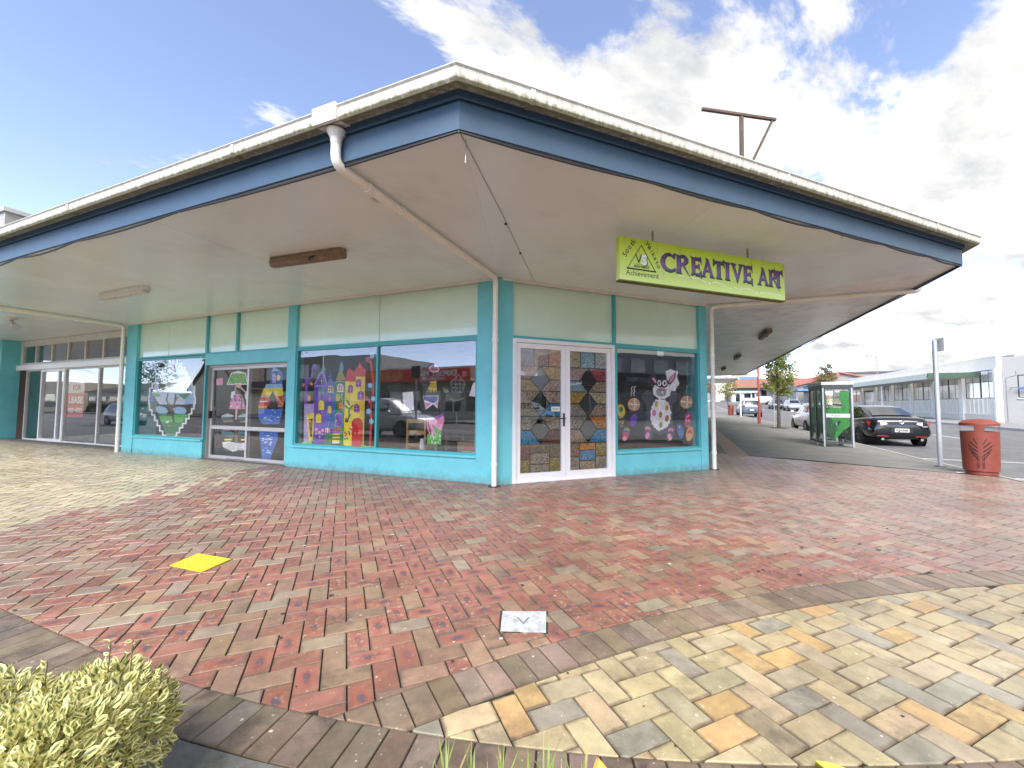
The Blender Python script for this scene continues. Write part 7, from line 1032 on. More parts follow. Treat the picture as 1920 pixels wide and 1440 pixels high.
def shrub():
    t = thing('variegated_shrub', 'clipped variegated shrub with cream-edged green leaves at the lower left', 'shrub', (-3.35, -4.72, 0))
    VM = leaf_mat('variegated_leaf', (.12, .17, .05), (.86, .80, .36)); pts = []; dirs = []
    lumps = [(-3.04 - .20 * (i // 3) + rng.normal(0, .02), -4.50 - .19 * (i % 3) + rng.normal(0, .02), .25 + rng.uniform(-.04, .05), .20 + rng.uniform(-.015, .03)) for i in range(21)]
    n = 0
    while n < 42000:
        x, y, z, r = lumps[rng.integers(len(lumps))]; d = rng.normal(size=3); d /= np.linalg.norm(d); 
        if d[2] < -.55: continue
        rr = r * rng.uniform(.55, 1.05) if rng.random() < .45 else r * rng.uniform(.9, 1.08); p = np.array((x, y, z)) + d * rr * np.array((1, 1, .92))
        if p[2] < .01 or D1(p) < R1 + BW + .02: continue
        g = d + rng.normal(0, .65, 3); g[2] += .25; pts.append(p); dirs.append(g); n += 1
    leaves('foliage', np.array(pts), np.array(dirs), rng.uniform(.017, .040, n), VM, t, wid=.56, fold=.1)
    b = MB()
    for x, y, z, r in lumps:
        for k in range(4):
            a = rng.uniform(0, 6.28); b.tube([Vector((x, y, -.03)), Vector((x + .04 * math.cos(a), y + .04 * math.sin(a), z * .6)), Vector((x + .14 * math.cos(a), y + .14 * math.sin(a), z + r * .55))], [.006, .004, .002], 4)
    b.build('stems', mat('green_stem', (.14, .13, .04), .7), t)
    sp = []; sd = []; b = MB()
    for x, y, h in ((-2.93, -4.44, .50), (-2.98, -4.46, .515), (-2.84, -4.47, .40), (-3.15, -4.42, .47), (-2.87, -4.62, .36), (-3.4, -4.42, .48)):
        b.tube([Vector((x, y, h - .13)), Vector((x + .004, y, h))], .0018, 4)
        for k in range(7): sp.append((x + .002, y, h - .02 * k)); sd.append((rng.normal(), rng.normal(), .6))
    b.build('stray_shoots', MATS['green_stem'], t); leaves('shoot_leaves', np.array(sp), np.array(sd), rng.uniform(.018, .03, len(sp)), VM, t, wid=.6)
shrub()
def blade_tuft(c, n, hmin, hmax, spread, b, m0, m1):
    for k in range(n):
        x, y = c[0] + rng.normal(0, spread), c[1] + rng.normal(0, spread * .6); h = rng.uniform(hmin, hmax); a = rng.uniform(0, 6.28); le = rng.uniform(.02, .10) * h / .2; w = rng.uniform(.003, .0062)
        p = [Vector((x + math.cos(a) * le * t * t, y + math.sin(a) * le * t * t, -.03 + h * t)) for t in (0, .4, .75, 1)]; s = Vector((math.cos(a + 1.57), math.sin(a + 1.57), 0))
        b.add([p[0] - s * w, p[0] + s * w, p[1] - s * w, p[1] + s * w, p[2] - s * w * .7, p[2] + s * w * .7, p[3]], [(0, 1, 3, 2), (2, 3, 5, 4), (4, 5, 6)], int(rng.random() < .25))
gb = MB()
for c in ((-1.97, -4.93), (-1.90, -4.96), (-1.82, -4.98), (-1.74, -5.01), (-1.66, -5.04), (-1.58, -5.07)): blade_tuft(c, 18, .12, .27, .04, gb, 0, 1)
for c in ((-.75, -5.50), (-.50, -5.60), (-2.3, -4.80), (-1.2, -5.36)): blade_tuft(c, 6, .05, .14, .04, gb, 0, 1)
go = gb.build('grass', [mat('grass_blade', (.20, .28, .05), .6, var=.25), mat('dry_grass_blade', (.38, .27, .10), .7, var=.25)], None, norm=False); go['kind'] = 'stuff'; go['label'] = 'loose grass blades growing in the planter at the bottom edge'; go['category'] = 'grass'
def fallen(p, a, m, nm, lab):
    b = MB(); n = 9; 
    for i in range(n):
        t = i / (n - 1); w = .036 * math.sin(math.pi * min(1, t * .9 + .08)); c = Vector((math.cos(a), math.sin(a), 0)) * (t - .5) * .15; s = Vector((-math.sin(a), math.cos(a), 0)) * w; z = .012 + .022 * abs(t - .45)
        b.v += [tuple(Vector(p) + c - s + ZU * (z + .016)), tuple(Vector(p) + c + ZU * z), tuple(Vector(p) + c + s + ZU * (z + .02))]
        if i: k = 3 * i; b.f += [(k - 3, k - 2, k + 1, k), (k - 2, k - 1, k + 2, k + 1)]; b.m += [0, 0]
    return tag(b.build(nm, m, None, smooth=True, norm=False), lab, 'leaf')
fallen((-.665, -5.285, .0), R_(128), mat('yellow_leaf', (.72, .56, .06), .5, var=.15, vscale=40), 'fallen_leaf', 'curled yellow leaf lying on the dark border at the bottom right')
fallen((-1.46, -5.02, .02), R_(70), mat('orange_leaf', (.62, .36, .08), .5, var=.2, vscale=40), 'fallen_leaf', 'small orange dry leaf among the grass at bottom centre')
# litter of small twigs and lichen chips on the paving
lt = MB()
for k in range(150):
    x, y = rng.uniform(-4, 3), rng.uniform(-5.2, -1.0)
    if D1((x, y)) > R1 + .2: continue
    r = rng.uniform(.003, .008); n = 5; a0 = rng.uniform(0, 6); lt.add([(x + r * math.cos(a0 + i * 1.256) * rng.uniform(.5, 1.3), y + r * math.sin(a0 + i * 1.256), .0035) for i in range(n)], [tuple(range(n))], int(rng.random() < .5))
for k in range(90):                                  # trodden gum
    x, y = rng.uniform(-5, 4), rng.uniform(-4.6, -.3)
    if D1((x, y)) > R1 or D2((x, y)) < R2 + BW or fbuild((x, y)) < .2: continue
    r = rng.uniform(.008, .019); lt.add([(x + r * math.cos(i * .785) * rng.uniform(.85, 1.1), y + r * math.sin(i * .785) * rng.uniform(.85, 1.1), .0038) for i in range(8)], [tuple(range(8))], 1 if rng.random() < .6 else 0)
lo = lt.build('leaf_litter', [mat('pale_chip', (.5, .46, .38), .9), mat('dark_chip', (.05, .035, .025), .9)], None, norm=False); lo['kind'] = 'stuff'; lo['label'] = 'scattered tiny leaf and grit specks on the bricks'; lo['category'] = 'litter'
# ================================================================== STREET FURNITURE, RIGHT
def copy_tree(o, parent=None, loc=None, rotz=None, sc=None):
    c = o.copy(); COLL.objects.link(c)
    if parent is not None: c.parent = parent
    if loc is not None: c.location = loc
    if rotz is not None: c.rotation_euler = (0, 0, rotz)
    if sc is not None: c.scale = (sc, sc, sc)
    for ch in list(o.children): copy_tree(ch, c)
    return c
BIN = mat('brick_red_bin', (.23, .052, .034), .5, var=.12, vscale=7, dirt=(.17, .055, .04), dscale=9, dthr=.62)
def litter_bin():
    t = thing('litter_bin', 'tall brick-red steel litter bin with leaf cut-outs at the right edge', 'bin', (9.16, -2.33, 0), R_(199), 'red street bins')
    b = MB(); b.lathe([(.27, 0), (.285, .012), (.285, .07), (.25, .07)], 32); b.build('base', BIN, t, smooth='auto', local=True)
    b = MB(); b.lathe([(.30, .075), (.315, .078), (.33, .45), (.338, .79), (.33, .795), (.31, .795), (.30, .5), (.285, .10)], 32); body = b.build('body', BIN, t, smooth='auto', local=True)
    for a0, a1 in ((-.26, .26), (math.pi - .26, math.pi + .26), (math.pi / 2 - .16, math.pi / 2 + .16), (-math.pi / 2 - .16, -math.pi / 2 + .16)):
        b = MB(); b.lathe([(.338, .79), (.345, .91)], 8, a0=a0, a1=a1); b.lathe([(.318, .79), (.322, .91)], 8, a0=a0, a1=a1); b.build('upright', BIN, t, local=True)
    b = MB(); b.lathe([(.30, .905), (.345, .905), (.352, .93), (.348, .95), (.30, .985), (.20, 1.015), (.08, 1.03), (0, 1.032)], 32); b.build('lid', BIN, t, smooth='auto', local=True)
    ln = MB(); ln.lathe([(.29, .3), (.29, .78), (.0, .70)], 24); ln.build('liner', BLACK, t, smooth='auto', local=True)
    sl = MB(); rad = lambda z: .3185 + (z - .078) * .026 + .0035
    def slot(a0, z0, a1, z1, w):
        n = 4; vs = []
        for i in range(n + 1):
            f = i / n; a = a0 + (a1 - a0) * f; z = z0 + (z1 - z0) * f; r = rad(z); vs += [(r * math.cos(a), r * math.sin(a), z - w), (r * math.cos(a), r * math.sin(a), z + w)]
        sl.add(vs, [(2 * i, 2 * i + 2, 2 * i + 3, 2 * i + 1) for i in range(n)])
    for sgn in (-1, 1):
        for k, z in enumerate((.36, .43, .50, .57, .64)):
            ln_ = (.34, .46, .50, .38, .20)[k]; slot(sgn * .14, z - .07, sgn * (.14 + ln_), z + .07 - .01 * k, .014)
        for da in (.09, .15): slot(sgn * da, .14, sgn * da * 1.02, .42, .0); 
        for da in (.10, .17):
            for z0, z1 in ((.13, .24), (.26, .36)):
                n = 1; vs = []
                for a in (sgn * da - .014, sgn * da + .014):
                    for z in (z0, z1): r = rad(z); vs.append((r * math.cos(a), r * math.sin(a), z))
                sl.add(vs, [(0, 1, 3, 2)])
    sl.build('leaf_cutouts', mat('bin_dark_inside', (.02, .012, .01), .8), t, norm=False, local=True)
    for ch in t.children:
        for v in ch.data.vertices: v.co.x *= .77; v.co.y *= .77; v.co.z *= 1.05
    return t
bin0 = litter_bin()
bn = copy_tree(bin0, None, tuple(PCg(37.3, 4.1, 0)), R_(-112)); bn['label'] = 'distant red street bin by the kerb beyond the tree'
for ch in list(bn.children): pass
# paper scrap beside the bin
b = MB(); b.add([(8.98, -2.02, .012), (9.12, -2.14, .02), (9.02, -2.22, .03), (8.90, -2.10, .014)], [(0, 1, 2, 3)]); tag(b.build('paper_scrap', mat('white_paper', (.75, .75, .74), .8), None, norm=False), 'crumpled white paper scrap against the foot of the red bin', 'litter')
def bus_pole():
    p = Vector((9.80, -1.50, 0)); t = thing('metal_pole', 'plain galvanised pole with a small clamped plate beside the red bin', 'pole', tuple(p))
    b = MB(); b.tube([p - ZU * .02, p + ZU * 2.80], .042, 14); b.build('shaft', mat('galvanised_pole', (.50, .52, .55), .45, metal=.35, var=.08), t, smooth='auto')
    b = MB(); b.lathe([(.10, .004), (.10, .012), (.05, .016)], 14, p); b.build('foot_collar', CONC, t)
    e = Vector((.93, -.37, 0)); n = Vector((.37, .93, 0))
    b = MB(); a = p + e * .10; b.hexa([a - n * .10 + ZU * 2.55, a - n * .10 + e * .012 + ZU * 2.55, a + n * .10 + e * .012 + ZU * 2.55, a + n * .10 + ZU * 2.55, a - n * .10 + ZU * 2.84, a - n * .10 + e * .012 + ZU * 2.84, a + n * .10 + e * .012 + ZU * 2.84, a + n * .10 + ZU * 2.84]); b.build('plate', mat('plate_back', (.55, .58, .56), .4, metal=.3), t)
    for z in (2.58, 2.80): b = MB(); b.tube([p + ZU * z, p + e * .11 + ZU * z], .012, 6); b.build('clamp', STEEL, t)
bus_pole()
def booth():
    t = thing('phone_booth', 'glazed pay-phone booth with green film on its panes beside the parked black car', 'phone booth', tuple(PCg(7.2, 4.05, 0)))
    u0, u1, o0, o1, H = 6.48, 7.95, 3.68, 4.42, 2.06; P = lambda u, o, z: PC(u, o, z + .035)
    FR = mat('booth_frame', (.055, .058, .062), .4, var=.1); ALB = mat('booth_aluminium', (.42, .43, .44), .4, metal=.5)
    for u in (u0, (u0 + u1) / 2, u1):
        for o in (o0, o1): part(P, 'post', ALB, t, (u - .022, u + .022, o - .022, o + .022, 0, H - .1))
    part(P, 'roof', mat('booth_roof', (.60, .60, .58), .5), t, (u0 - .05, u1 + .05, o0 - .05, o1 + .05, H - .10, H), bevel=.01)
    part(P, 'header', FR, t, (u0 - .03, u1 + .03, o0 - .03, o1 + .03, H - .19, H - .101))
    BG = glass_mat('booth_glass', (.86, .9, .88), 1.5); GR = mat('green_film', (.02, .17, .025), .35, var=.25, vscale=5); GRD = mat('dark_green_film', (.012, .055, .018), .35, var=.2)
    um = (u0 + u1) / 2
    def pane(Pf, a0, a1, strip, seed, flip):
        f = MB(); w = .035
        f.fbox(Pf, a0, a1, -.02, .02, .10, .16); f.fbox(Pf, a0, a1, -.02, .02, H - .24, H - .19); f.fbox(Pf, a0, a0 + w, -.02, .02, .16, H - .24); f.fbox(Pf, a1 - w, a1, -.02, .02, .16, H - .24); fr = f.build('pane_frame', FR, t)
        g = MB(); g.fbox(Pf, a0 + w, a1 - w, -.004, .004, .16, H - .24); g.build('pane', BG, fr)
        W_ = a1 - a0 - 2 * w; X = lambda x: a0 + w + W_ * (x if not flip else 1 - x); Z = lambda z: .16 + (H - .40) * z
        gr = MB(); sh = [([(0, .34), (.25, .30), (.55, .40), (.98, .36), (.98, .66), (.80, .60), (.60, .64), (.30, .66), (0, .60)], 0), ([(.62, .62), (.98, .60), (.98, .97), (.64, .98), (.58, .82), (.70, .70)], 0), ([(.20, .02), (.40, .06), (.70, .22), (.98, .30), (.98, .56), (.70, .46), (.45, .28), (.34, .18)], 0), ([(0, .20), (.14, .06), (.30, .02), (.45, .30), (.10, .52), (0, .50)], 1), ([(0, .62), (.06, .75), (.02, .92), (0, .95)], 0)]
        for k, (pl, mi) in enumerate(sh): gr.prism([Pf(X(x), .0055 + .0004 * k, Z(z)) for x, z in pl], Pf(0, .0006, 0) - Pf(0, 0, 0), mi)
        # torn streaks along the film's edge
        rs = np.random.default_rng(seed)
        for k in range(16):
            x, z = rs.uniform(.02, .9), rs.uniform(.1, .9); l_ = rs.uniform(.04, .10); gr.prism([Pf(X(x), .0085, Z(z)), Pf(X(x + l_), .0085, Z(z + l_ * .9)), Pf(X(x + l_ + .02), .0085, Z(z + l_ * .9)), Pf(X(x + .03), .0085, Z(z))], Pf(0, .0004, 0) - Pf(0, 0, 0), k % 2)
        gr.build('green_film', [GR, GRD], fr, norm=False)
        if strip:
            s = MB(); s.fbox(Pf, a0 + w, a1 - w, .0095, .011, .93, 1.05); s.build('name_strip', mat('name_strip', (.55, .56, .56), .4), fr)
            e = (Pf(1, 0, 0) - Pf(0, 0, 0)); x0 = a0 + w + .16
            text('booth_lettering', 'Spark', .052, Pf(x0 + .06, .0114, .962), e, ZU, mat('strip_ink', (.12, .12, .13), .5), fr)
            st = MB()
            for k in range(5): a = k * 1.2566 + .3; c = Pf(x0, .0114, .99); d = e * math.cos(a) + ZU * math.sin(a); o = e * -math.sin(a) + ZU * math.cos(a); st.add([c + d * .008 - o * .007, c + d * .034, c + d * .008 + o * .007], [(0, 1, 2)])
            st.build('booth_star', MATS['strip_ink'], fr, norm=False)
    pane(lambda a, d, z: P(u0 - d, a, z), o0 + .028, o1 - .028, True, 1, False)
    pane(lambda a, d, z: P(a, o0 - d, z), u0 + .028, um - .028, False, 2, True); pane(lambda a, d, z: P(a, o0 - d, z), um + .028, u1 - .028, False, 3, True)
    pane(lambda a, d, z: P(a, o1 + d, z), u0 + .028, um - .028, False, 4, False); pane(lambda a, d, z: P(u1 + d, a, z), o0 + .028, o1 - .028, False, 5, True)
    ph = MB(); ph.fbox(P, 6.95, 7.10, 4.12, 4.36, 1.05, 1.75); ph.build('telephone', mat('phone_grey', (.2, .2, .22), .5), t, bevel=.02); part(P, 'phone_shelf', ALB, t, (6.85, 7.15, 4.05, 4.38, .92, .95))
    part(P, 'phone_pedestal', FR, t, (7.0, 7.06, 4.20, 4.30, 0, .92))
booth()
# ================================================================== CARS
TYRE = mat('tyre', (.012, .012, .012), .8); RIM = mat('alloy_rim', (.30, .30, .31), .35, metal=.8); DRIM = mat('dark_alloy', (.03, .03, .033), .35, metal=.6); CGL = mat('car_glass', (.012, .015, .018), .04, spec=.8, coat=1.0)
CHR = mat('chrome', (.7, .7, .7), .12, metal=1.0); TAIL = mat('tail_lamp_red', (.32, .012, .015), .15, coat=1.0); CLR = mat('lamp_clear', (.62, .60, .58), .12, coat=1.0); PLATE = mat('number_plate', (.72, .72, .68), .4)
def paint(name, col, rough=.22): return mat(name, col, rough, metal=.15, var=.03, coat=.6)
def loft(rings, close=True):
    b = MB(); n = len(rings[0])
    for r in rings: b.v += r
    for j in range(len(rings) - 1):
        for i in range(n): b.f.append((j * n + i, j * n + (i + 1) % n, (j + 1) * n + (i + 1) % n, (j + 1) * n + i)); b.m.append(0)
    if close: b.f += [tuple(range(n)), tuple(range((len(rings) - 1) * n, len(rings) * n))]; b.m += [0, 0]
    return b
def car(name, label, loc, yaw, body, green, m, wheelx, wr=.32, hw=.9, rim=None, group=None, rear=None, plate=None, lampz=.72):
    t = thing(name, label, 'car', loc, yaw, group)
    rings = []
    for x, zb, zm, zt, wb, wm, wt in body:
        half = [(wb * .6, zb), (wb, zb + .03), (wm, zb + (zm - zb) * .45), (wm, zm), (wt * 1.02, zt - .035), (wt * .85, zt), (wt * .4, zt + .012)]
        rings.append([(x, y, z) for y, z in half] + [(x, -y, z) for y, z in half[::-1]])
    loft(rings).build('body', m, t, smooth=True, subsurf=2, local=True)
    gr = []
    for x, zb, zt, wb, wt in green:
        half = [(wb, zb), (wb * .5 + wt * .5 + .015, (zb + zt) / 2), (wt, zt - .02), (wt * .75, zt), (wt * .3, zt + .012)]; gr.append([(x, y, z) for y, z in half] + [(x, -y, z) for y, z in half[::-1]])
    loft(gr).build('cabin', m, t, smooth='auto', local=True)
    # glazing laid just proud of the cabin
    def sp(x, f):                              # point on cabin side at height fraction f
        for (x0, *a), (x1, *c) in zip(green, green[1:]):
            if min(x0, x1) <= x <= max(x0, x1):
                k = (x - x0) / (x1 - x0) if x1 != x0 else 0; zb, zt, wb, wt = [p + (q - p) * k for p, q in zip(a, c)]; return Vector((x, wb + (wt - wb) * f + .014 + .006, zb + (zt - zb) * f))
    xs = [g[0] for g in green]; lo, hi = min(xs), max(xs)
    for sgn in (1, -1):
        for a, c in ((lo + (hi - lo) * .20, lo + (hi - lo) * .47), (lo + (hi - lo) * .495, lo + (hi - lo) * .80)):
            b = MB(); pts = [sp(a, .16), sp(c, .16), sp(c, .80), sp(a + (.10 if a < lo + (hi - lo) * .3 else 0), .80)]; pts = [Vector((p.x, p.y * sgn, p.z)) for p in pts]; b.add(pts, [(0, 1, 2, 3)]); b.build('side_window', CGL, t, norm=False, local=True)
    for i0, nm in ((0, 'rear_window'), (len(green) - 2, 'windscreen')):
        (xa, zba, zta, wba, wta), (xb, zbb, ztb, wbb, wtb) = green[i0], green[i0 + 1]
        if nm == 'windscreen': (xa, zba, zta, wba, wta), (xb, zbb, ztb, wbb, wtb) = green[-1], green[-2]
        nv = Vector((-(ztb - zta), 0, (xb - xa))).normalized(); nv = nv if nv.z > 0 else -nv
        A_, B_ = Vector((xa, 0, zta)), Vector((xb, 0, ztb)); p0, p1 = A_.lerp(B_, .10) + nv * .028, A_.lerp(B_, .93) + nv * .028
        w0, w1 = wta * .93, wtb * .86; b = MB(); b.add([p0 + Vector((0, -w0, -.012)), p0 + Vector((0, -w0 * .4, .004)), p0 + Vector((0, w0 * .4, .004)), p0 + Vector((0, w0, -.012)), p1 + Vector((0, w1, -.012)), p1 + Vector((0, w1 * .4, .004)), p1 + Vector((0, -w1 * .4, .004)), p1 + Vector((0, -w1, -.012))], [(0, 1, 6, 7), (1, 2, 5, 6), (2, 3, 4, 5)]); b.build(nm, CGL, t, norm=False, smooth=True, local=True)
    for x in wheelx:
        for s in (1, -1):
            yw = hw - .205 if s > 0 else -(hw - .205)
            ar = MB(); ar.lathe([(0, 0), (wr + .055, 0)], 20, (x, s * (hw - .012), wr), axis='y'); ar.build('wheel_arch', BLACK, t, norm=False, local=True)
            b = MB(); b.lathe([(wr * .62, 0), (wr * .97, .0), (wr, .03), (wr, .18), (wr * .97, .21), (wr * .62, .21)], 22, (x, yw if s > 0 else yw - .21, wr), axis='y'); wb = b.build('wheel', TYRE, t, smooth='auto', local=True)
            rb = MB(); yo = s * (hw + .002)
            for k in range(5): a = k * 1.2566 + .3; d = Vector((math.cos(a), 0, math.sin(a))); o = Vector((-math.sin(a), 0, math.cos(a))); c = Vector((x, yo, wr)); rb.prism([c + d * .03 - o * .035, c + d * wr * .62 - o * .05, c + d * wr * .62 + o * .05, c + d * .03 + o * .035], Vector((0, -s * .02, 0)))
            rb.lathe([(wr * .60, yo - s * .03), (wr * .66, yo - s * .002), (wr * .60, yo)], 20, (x, 0, wr), axis='y'); rb.build('rim', rim or RIM, wb, local=True)
    xr = body[0][0]
    L_ = max(b_[0] for b_ in body)
    for s in (1, -1):
        if rear == 'saloon':
            b = MB(); q = [(xr + .22, .80, .70), (xr + .10, .62, .70), (xr + .015, .40, .78), (xr + .03, .42, .86), (xr + .12, .66, .90), (xr + .30, .855, .88)]; b.prism([(x, y * s, z) for x, y, z in q], Vector((-.028, .022 * s, .006))); b.build('tail_lamp', TAIL, t, local=True)
            b = MB(); q = [(xr + .05, .55, .735), (xr + .005, .38, .785), (xr + .02, .40, .845), (xr + .06, .56, .865)]; b.prism([(x - .028, y * s, z) for x, y, z in q], Vector((-.012, .004 * s, 0))); b.build('reversing_lamp', CLR, t, local=True)
            b = MB(); b.prism([(xr + .045, .66 * s, .36), (xr + .012, .36 * s, .36), (xr + .012, .36 * s, .385), (xr + .045, .66 * s, .39)], Vector((-.014, 0, 0))); b.build('reflector', TAIL, t, local=True)
        else:
            b = MB(); b.prism([(xr + .14, hw * .93 * s, lampz), (xr + .05, hw * .62 * s, lampz), (xr + .05, hw * .62 * s, lampz + .17), (xr + .16, hw * .90 * s, lampz + .17)], Vector((-.04, .02 * s, 0))); b.build('tail_lamp', TAIL, t, local=True)
        b = MB(); b.prism([(L_ - .28, hw * .86 * s, .62), (L_ - .05, hw * .50 * s, .60), (L_ - .06, hw * .50 * s, .72), (L_ - .34, hw * .90 * s, .76)], Vector((.02, .02 * s, .02))); b.build('headlamp', CLR, t, local=True)
        mb_ = MB(); x_m = green[-1][0] - .45; mb_.box(x_m - .06, x_m + .06, s * (hw + .02) if s > 0 else s * (hw + .18), s * (hw + .18) if s > 0 else s * (hw + .02), green[0][1] + .0, green[0][1] + .13); mb_.build('door_mirror', m, t, bevel=.03, local=True)
    b = MB(); pz = .52 if rear == 'saloon' else .62; b.box(xr - .028, xr - .014, -.19, .19, pz, pz + .12); pl = b.build('number_plate', PLATE, t, local=True)
    if plate: text('plate_lettering', plate, .072, (xr - .030, .155, pz + .025), (0, -1, 0), (0, 0, 1), BLACK, pl, width=.31, bold=.004, local=True)
    b = MB(); b.box(xr - .012, xr + .03, -.30, .30, pz - .03, pz + .15); b.build('plate_recess', mat('bumper_black', (.015, .015, .016), .5), t, local=True)
    return t
SAL = [(-2.36, .42, .60, .80, .58, .66, .56), (-2.31, .30, .64, .97, .72, .80, .68), (-2.05, .24, .70, 1.045, .80, .885, .76), (-1.4, .20, .74, 1.01, .84, .90, .80), (-.4, .18, .72, .97, .86, .90, .80), (.6, .18, .70, .95, .86, .90, .80), (1.3, .20, .68, .93, .85, .895, .78), (1.95, .22, .62, .82, .82, .86, .70), (2.28, .28, .54, .70, .70, .76, .58), (2.37, .38, .50, .60, .56, .62, .46)]
SALG = [(-1.86, .98, 1.035, .74, .62), (-1.02, .97, 1.37, .77, .545), (-.5, .96, 1.425, .78, .56), (.2, .95, 1.435, .78, .565), (.55, .95, 1.40, .78, .555), (1.32, .93, .96, .76, .64)]
p = PCg(11.06, 6.45, -.16)
maz = car('parked_saloon', 'black four-door saloon parked tail-on beside the phone booth', tuple(p), R_(45), SAL, SALG, paint('black_car_paint', (.008, .008, .011), .15), (-1.42, 1.34), .33, rim=DRIM, rear='saloon', plate='KJH368')
b = MB(); b.lathe([(.052, 0), (.062, .004), (.072, 0), (.062, -.004)], 20, (-2.395, 0, 0), axis='y'); rg = b.build('badge', CHR, maz, local=True)
for v in rg.data.vertices: dx, y, z = v.co.x + 2.395, v.co.y, v.co.z; v.co = Vector((-2.352 - abs(y) - .012, dx * 1.15, z * .85 + .86))
b = MB(); b.prism([(-2.366, -.055, .875), (-2.366, 0, .85), (-2.366, .055, .875), (-2.366, 0, .838)], Vector((-.006, 0, 0))); b.build('badge_wings', CHR, maz, local=True)
for y, w in ((.50, .17), (-.68, .15)): b = MB(); b.box(-2.345, -2.335, y - (w if y > 0 else 0), y + (0 if y > 0 else w), .70, .735); b.build('boot_badge', CHR, maz, local=True)
for y in (.52, -.52): b = MB(); b.tube([Vector((-2.37, y, .27)), Vector((-2.20, y, .27))], .042, 10); b.build('exhaust', CHR, maz, local=True)
SUV = [(-2.25, .42, .72, 1.0, .66, .74, .64), (-2.20, .34, .85, 1.10, .78, .86, .78), (-1.8, .28, .88, 1.12, .86, .92, .84), (0, .26, .86, 1.08, .88, .92, .84), (1.1, .26, .84, 1.05, .88, .92, .82), (1.9, .30, .76, .96, .84, .88, .74), (2.22, .38, .66, .80, .70, .76, .60)]
SUVG = [(-2.18, 1.06, 1.12, .80, .72), (-1.85, 1.06, 1.62, .82, .62), (-1.2, 1.06, 1.68, .83, .62), (.1, 1.05, 1.69, .83, .62), (.5, 1.05, 1.62, .83, .61), (1.25, 1.04, 1.08, .80, .66)]
car('parked_suv', 'silver-blue sport utility car parked tail-on beyond the street tree', tuple(PCg(37.9, 5.75, -.13)), R_(45), SUV, SUVG, paint('slate_car_paint', (.10, .125, .17)), (-1.4, 1.35), .36, .92, rear='suv', lampz=.95)
HAT = [(-1.95, .40, .66, .90, .60, .68, .58), (-1.90, .30, .76, 1.00, .72, .80, .72), (-1.5, .24, .78, 1.02, .80, .86, .78), (0, .2, .76, .98, .82, .87, .78), (.9, .2, .72, .94, .82, .87, .76), (1.6, .24, .64, .82, .78, .82, .66), (1.92, .32, .54, .68, .62, .68, .52)]
HATG = [(-1.86, .96, 1.02, .72, .62), (-1.45, .96, 1.40, .75, .55), (-.8, .95, 1.48, .76, .56), (.1, .94, 1.48, .76, .56), (.5, .94, 1.42, .76, .55), (1.2, .92, .96, .73, .62)]
WPAINT = paint('white_car_paint', (.74, .74, .73)); SPAINT = paint('silver_car_paint', (.42, .43, .44)); DPAINT = paint('grey_car_paint', (.09, .09, .10))
car('parked_hatchback', 'white hatchback parked directly ahead of the black saloon', tuple(PCg(16.1, 6.0, -.13)), R_(45), HAT, HATG, WPAINT, (-1.2, 1.2), .31, .86, rear='hatch')
car('parked_hatchback', 'silver car parked nose-out across the far street, right of the tree trunk', tuple(PCg(55.5, 13.3, -.13)), R_(225), HAT, HATG, SPAINT, (-1.2, 1.2), .31, .86, rear='hatch')
car('parked_hatchback', 'grey car parked across the far street behind the tree trunk', tuple(PCg(61.5, 12.6, -.13)), R_(225), HAT, HATG, DPAINT, (-1.2, 1.2), .31, .86, rear='hatch')
car('parked_van', 'small white van near the brown-roofed building at the street end', tuple(PCg(88, 14.5, -.13)), R_(135), SUV, SUVG, WPAINT, (-1.4, 1.35), .36, .92, rear='suv')
